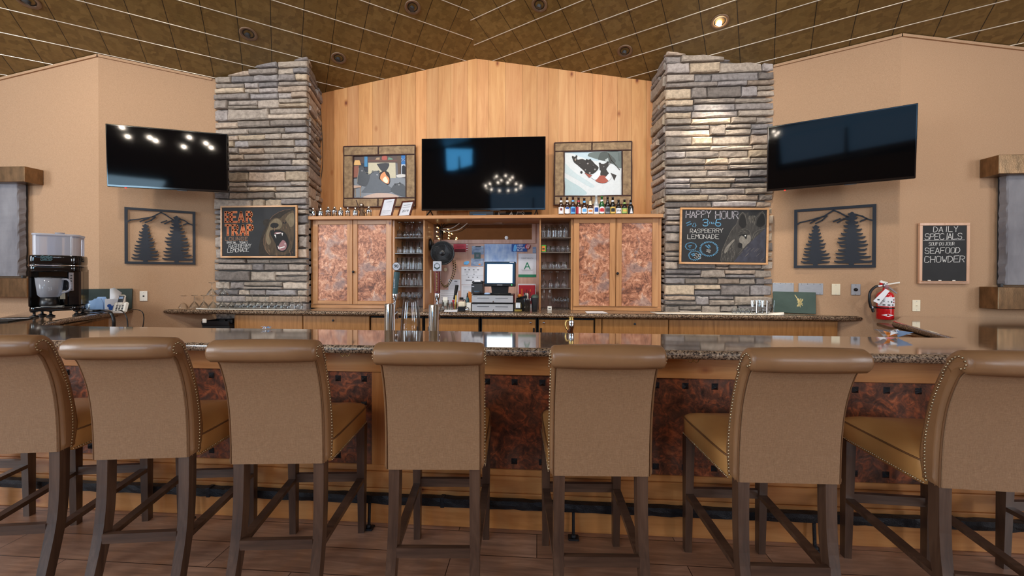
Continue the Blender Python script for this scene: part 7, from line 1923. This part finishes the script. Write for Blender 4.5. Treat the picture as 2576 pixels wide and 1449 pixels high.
mb = MB(); mb.lathe([(.088, zz(699)), (.088, zz(697)), (0, zz(696))], (-hw*.24, .03, 0), 22); mb.build('mug_lid', 'black_plastic', jar_)
mb = MB(); xh = -hw*.24 + .08; mb.tube(sm3([(xh, .01, zz(703)), (xh + .04, -.005, zz(704)), (xh + .058, -.01, zz(716)), (xh + .05, -.01, zz(730)), (xh + .0, .01, zz(737))], 5), .0085, 8); mb.build('mug_handle', 'hopper_plastic', jar_)
mb = MB(); mb.box((hw*.52, -.006, zz(732)), (hw*.71, .002, zz(685)), .002); pnl = mb.build('control_panel', 'steel', t)
mb = MB()
for k in range(6): mb.lathe([(.007, -.006), (.007, -.009), (0, -.0095)], (hw*.615, 0, zz(693 + k*7)), 10, 'y')
mb.build('button', 'dark_grey', pnl)
mb = MB(); mb.box((hw*.06, .086, zz(754)), (hw*.26, .092, zz(731))); mb.build('notice', 'ivory', t)
mb = MB(); mb.box((-hw*.52, .0, zz(771) - .001), (hw*.28, .05, zz(771) + .004), .001); mb.build('drip_strip', 'white_plastic', t)
for (fx, fy) in ((-hw*.8, .03), (hw*.78, .03), (-hw*.8, dp - .05), (hw*.78, dp - .05), (-hw*.25, .06)):
    mb = MB(); mb.lathe([(0, 0), (.028, 0), (.03, .008), (.014, .016), (.009, .02), (.009, zz(785)), (.024, zz(784)), (.024, zz(782))], (fx, fy, 0), 12); mb.build('foot', 'black_plastic', t)
# bar mat
q = [atZ(-60, 816, ZBAR), atZ(20, 811, ZBAR), atZ(84, 801, ZBAR), atZ(50, 800, ZBAR), atZ(-20, 804, ZBAR)]
mb = MB(); mb.slab([(v.x, v.y) for v in q], 0, .008); t = mb.build('bar_mat', 'black_matte', None, (0, 0, za_)); tag(t, 'black rubber bar mat with pale print in front of the drinks machine', 'mat')
mb = MB(); c_ = atZ(20, 805, ZBAR); rnd = random.Random(7)
for k in range(7): x = c_.x - .12 + k*.035; mb.add([(x, c_.y - .03 + .01*k, .0085), (x + .03, c_.y - .035 + .01*k, .0085), (x + .034, c_.y + .01*k, .0085), (x + .004, c_.y + .006 + .01*k, .0085)], [(0, 1, 2, 3)], False)
pm = mb.build('print', 'paper_grey', t)
# telephone, tissues, napkin holder, binder on the left return
D2 = 3.85
p = onD(298, 782, D2); t = thing('telephone', 'white cordless telephone in its answering base, right of the tissue box', 'telephone', (p.x, p.y, za_), R(24)); S2 = 1.0
mb = MB(); T = Matrix.Rotation(R(-24), 4, 'X'); mb.M = T; mb.box((-.058, -.004, .0), (.058, .028, .118), .014); mb.build('base', 'white_plastic', t)
mb = MB(T)
for k in range(4):
    for j in range(3): mb.box((-.022 + j*.022 - .007, -.008, .022 + k*.016), (-.022 + j*.022 + .007, -.003, .032 + k*.016), .002)
mb.build('keypad', 'dark_grey', t)
mb = MB(T); mb.box((-.027, -.016, .07), (.027, .012, .19), .012); hs = mb.build('handset', 'white_plastic', t)
mb = MB(T); mb.box((-.021, -.018, .105), (.021, -.014, .178), .008); mb.build('handset_face', 'dark_grey', hs); mb = MB(T); mb.box((-.016, -.020, .14), (.016, -.017, .165), .001); mb.build('handset_screen', 'pale_blue', hs)
p = onD(278, 779, 3.95); t = thing('tissue_box', 'tissue box with blue leaf print and a white tissue pulled up', 'tissue box', (p.x, p.y + .02, za_), R(28))
mb = MB(); mb.box((-.062, 0, 0), (.062, .115, .128), .002); mb.build('box', 'paper_grey', t)
mb = MB()
for (x, z, r) in ((-.01, .035, .022), (.015, .05, .02), (-.025, .06, .018), (.02, .02, .016)): mb.lathe([(r, 0), (0, -.0006)], (x, -.0005, z), 12, 'y')
mb.build('leaf_print', 'blue', t)
mb = MB(); mb.box((-.0635, .002, .004), (-.062, .113, .124)); mb.build('side_print', 'sky_blue', t)
mb = MB(); vs = [(-.035, .03, .12), (.02, .05, .12), (.05, .06, .19), (-.005, .05, .245), (-.04, .045, .235), (.01, .075, .12), (-.03, .07, .12)]
mb.add(vs, [(0, 1, 2), (0, 2, 3), (0, 3, 4), (5, 2, 1), (5, 3, 2), (6, 3, 5), (6, 4, 3), (0, 4, 6)], True); mb.build('tissue', 'white_paper', t)
p = onD(238, 778, 4.0); t = thing('napkin_holder', 'light blue napkin holder left of the tissue box', 'napkin holder', (p.x, p.y, za_), R(28))
mb = MB(); mb.prism([(-.07, 0), (.065, 0), (.065, .085), (.05, .13), (.0, .13), (-.02, .112), (-.07, .108)], 0, .008); mb.prism([(-.05, 0), (.08, 0), (.08, .10), (.06, .145), (.0, .145), (-.02, .12), (-.05, .11)], .06, .068); mb.box((-.07, .008, 0), (.065, .06, .01)); mb.build('holder', 'pale_blue', t)
base_, w_, h_ = WL.rect((221, 717), (333, 717), (330, 768), (217, 770), .05)
t = thing('menu_binder', 'black-green leather binder with gold emblem behind the tissue box', 'binder', (base_.x, base_.y, za_ + .003), WL.a); T = Matrix.Rotation(R(-6), 4, 'X')
mb = MB(T); mb.box((-w_/2, 0, 0), (w_/2, .018, h_), .003); c_ = mb.build('cover', 'leather_green', t)
mb = MB(T); rnd = random.Random(2)
for k in range(26): mb.stroke([(w_*.22 + rnd.uniform(-.025, .03), h_*.5 + rnd.uniform(-.05, .05)), (w_*.22 + rnd.uniform(-.025, .03), h_*.5 + rnd.uniform(-.05, .05))], .004, -.0008, .001)
mb.build('gold_emblem', 'gold', c_)
jp = onD(216, 777, 3.95); t = thing('small_tumbler', 'small clear tumbler beside the drinks machine, left of the napkin holder', 'glass', (jp.x, jp.y, za_)); mb = MB(); mb.lathe([(0, 0), (.026, 0), (.03, .07)], (0, 0, 0), 14); mb.build('glass_body', 'clear_glass', t)
# black hose and grey cords draped over the return edge
def cord(name, pts, r, m_, label):
    mb = MB(); mb.tube(sm3([Vector(p) for p in pts], 6), r, 8); tag(mb.build(name, m_), label, 'cord')
zq = ZBAR + .016
cord('drain_hose', [atZ(190, 781, zq), atZ(235, 782, zq), atZ(258, 781, zq), onD(275, 784, 3.62), onD(285, 800, 3.58), onD(286, 830, 3.58), onD(284, 900, 3.58)], .013, 'black_plastic', 'thick black hose from the drinks machine draped over the counter edge')
cord('phone_cord', [onD(300, 780, 3.84), onD(308, 783, 3.8), onD(317, 795, 3.74), onD(321, 815, 3.74), onD(321, 860, 3.74)], .005, 'dark_grey', 'grey telephone cord hanging over the counter edge')
cord('power_lead', [atZ(318, 782, ZBAR + .006), atZ(338, 779, ZBAR + .006), onD(356, 783, 3.86), onD(362, 800, 3.84), onD(358, 830, 3.84)], .004, 'black_plastic', 'thin black lead hanging at the far end of the return below the wall plate')
# base of the returns below the granite
def ret_base(name, a, b, label):
    a = Vector((a.x, a.y)); b = Vector((b.x, b.y)); t_ = (b - a).normalized(); n_ = Vector((-t_.y, t_.x))
    sg = 1 if n_.dot(Vector((-1, 0))) * (1 if a.x < 0 else -1) > 0 else -1; n_ = n_*sg
    pts = [a + n_*.10, b + n_*.10, b + n_*.16, a + n_*.16]
    ar = sum(pts[i-1].x*pts[i].y - pts[i].x*pts[i-1].y for i in range(4)); mb = MB(); mb.slab([tuple(p) for p in (pts if ar > 0 else pts[::-1])], 0, ZBAR - .05); o = mb.build(name, 'oak_door'); tag(o, label, 'bar base')
ret_base('return_base', inL1, inL2 - (inL2 - inL1).normalized()*.4, 'wood base under the left return of the bar')
ret_base('return_base', inR2 - (inR2 - inR1).normalized()*.1, inR1, 'wood base under the right return of the bar')
# ------------------------------------------------------------------ ceiling downlights
def downlight(px, py, lit, label, rot=0):
    d = ray(px, py); side = 'L' if px < 1200 else 'R'
    o, dd, z0 = (cl, dL, ZL) if side == 'L' else (cr, dR, ZR)
    nrm = Vector((-SL*dd.x, -SL*dd.y, 1)).normalized()
    P0 = Vector((o.x, o.y, z0)); p = CAM + d*((P0 - CAM).dot(nrm)/d.dot(nrm))
    t = thing('ceiling_downlight', label, 'ceiling light', p, 0, 'ceiling downlights')
    t.rotation_euler = nrm.to_track_quat('Z', 'Y').to_euler()
    mb = MB(); mb.lathe([(.085, -.001), (.086, -.006), (.078, -.010), (.058, -.006), (.056, -.001)], (0, 0, 0), 24); mb.build('trim_ring', 'ceiling_trim', t)
    mb = MB(); mb.lathe([(.057, -.002), (.045, .0), (.0, .001)][::1], (0, 0, 0), 20); mb.build('baffle', 'can_dark', t)
    mb = MB(); mb.tube([(0, 0, -.001), (.012, -.01, -.028)], .022, 12, r1=.030); mb.build('lamp', 'lamp_glow' if lit else 'dark_grey', t)
    if lit is None: return t, p
    return t, p
dl = [(70, 1, 0, 'unlit round ceiling downlight at the top left corner'), (625, 85, 0, 'unlit round ceiling downlight above the left television'), (852, 146, 0, 'unlit round ceiling downlight nearest the left stone pillar'), (1038, 18, 0, 'unlit round ceiling downlight left of the ceiling ridge at the top'), (1357, 12, 0, 'unlit round ceiling downlight right of the ceiling ridge at the top'), (1572, 128, 0, 'dark open ceiling downlight nearest the right stone pillar'), (1811, 54, 1, 'lit ceiling downlight shining on the right stone pillar')]
for (px, py, lit, lab) in dl:
    t, p = downlight(px, py, lit, lab)
    if lit:
        spot('downlight_beam', p + Vector((0, 0, -.06)), (2.05, 4.5, 2.55), 160, (1.0, .9, .74), 46, .7, .03)
# two more lamps of the same kind wash the wood wall

# ------------------------------------------------------------------ lamps behind the camera, seen only as reflections in the televisions
def lamp_drop(x, y, z, i):
    t = thing('pendant_lamp', 'small bare pendant lamp behind the viewer, reflected in the left television, %s' % pos_label(i, 8), 'pendant lamp', (x, y, z), 0, 'pendant lamps behind the viewer')
    mb = MB(); mb.sphere((0, 0, 0), .034, 10); mb.build('bulb', 'bulb_glow', t)
    mb = MB(); mb.tube([(0, 0, .04), (0, 0, ceil_z(x, y) - z - .01)], .008, 6); mb.tube([(0, 0, .035), (0, 0, .09)], .022, 8); mb.build('stem', 'black_plastic', t)
for i, (x, z) in enumerate(((-5.30, 4.13), (-5.22, 3.96), (-4.88, 4.0), (-4.79, 3.95), (-4.33, 3.9), (-4.23, 4.12), (-3.94, 4.04), (-3.85, 3.96))): lamp_drop(x, -2.0, z, i)
t = thing('chandelier', 'ring chandelier of many small bulbs behind the viewer, reflected in the centre television', 'chandelier', (-1.12, -3.0, 4.3))
for k in range(18):
    r_ = .58 if k < 12 else .3; a = 2*math.pi*k/(12 if k < 12 else 6) + .2; mb = MB(); mb.sphere((r_*math.cos(a), r_*math.sin(a), .0 if k < 12 else .28), .022, 8); mb.build('bulb', 'bulb_glow', t)
mb = MB(); mb.tube([(.58*math.cos(2*math.pi*k/24), .58*math.sin(2*math.pi*k/24), -.05) for k in range(24)], .015, 6, True); mb.tube([(.3*math.cos(2*math.pi*k/24), .3*math.sin(2*math.pi*k/24), .23) for k in range(24)], .015, 6, True)
for k in range(4): a = math.pi*k/2; mb.tube([(.58*math.cos(a), .58*math.sin(a), -.05), (.3*math.cos(a), .3*math.sin(a), .23), (0, 0, .7)], .01, 6)
mb.tube([(0, 0, .65), (0, 0, ceil_z(-1.12, -3) - 4.31)], .015, 6); mb.build('frame', 'iron', t)
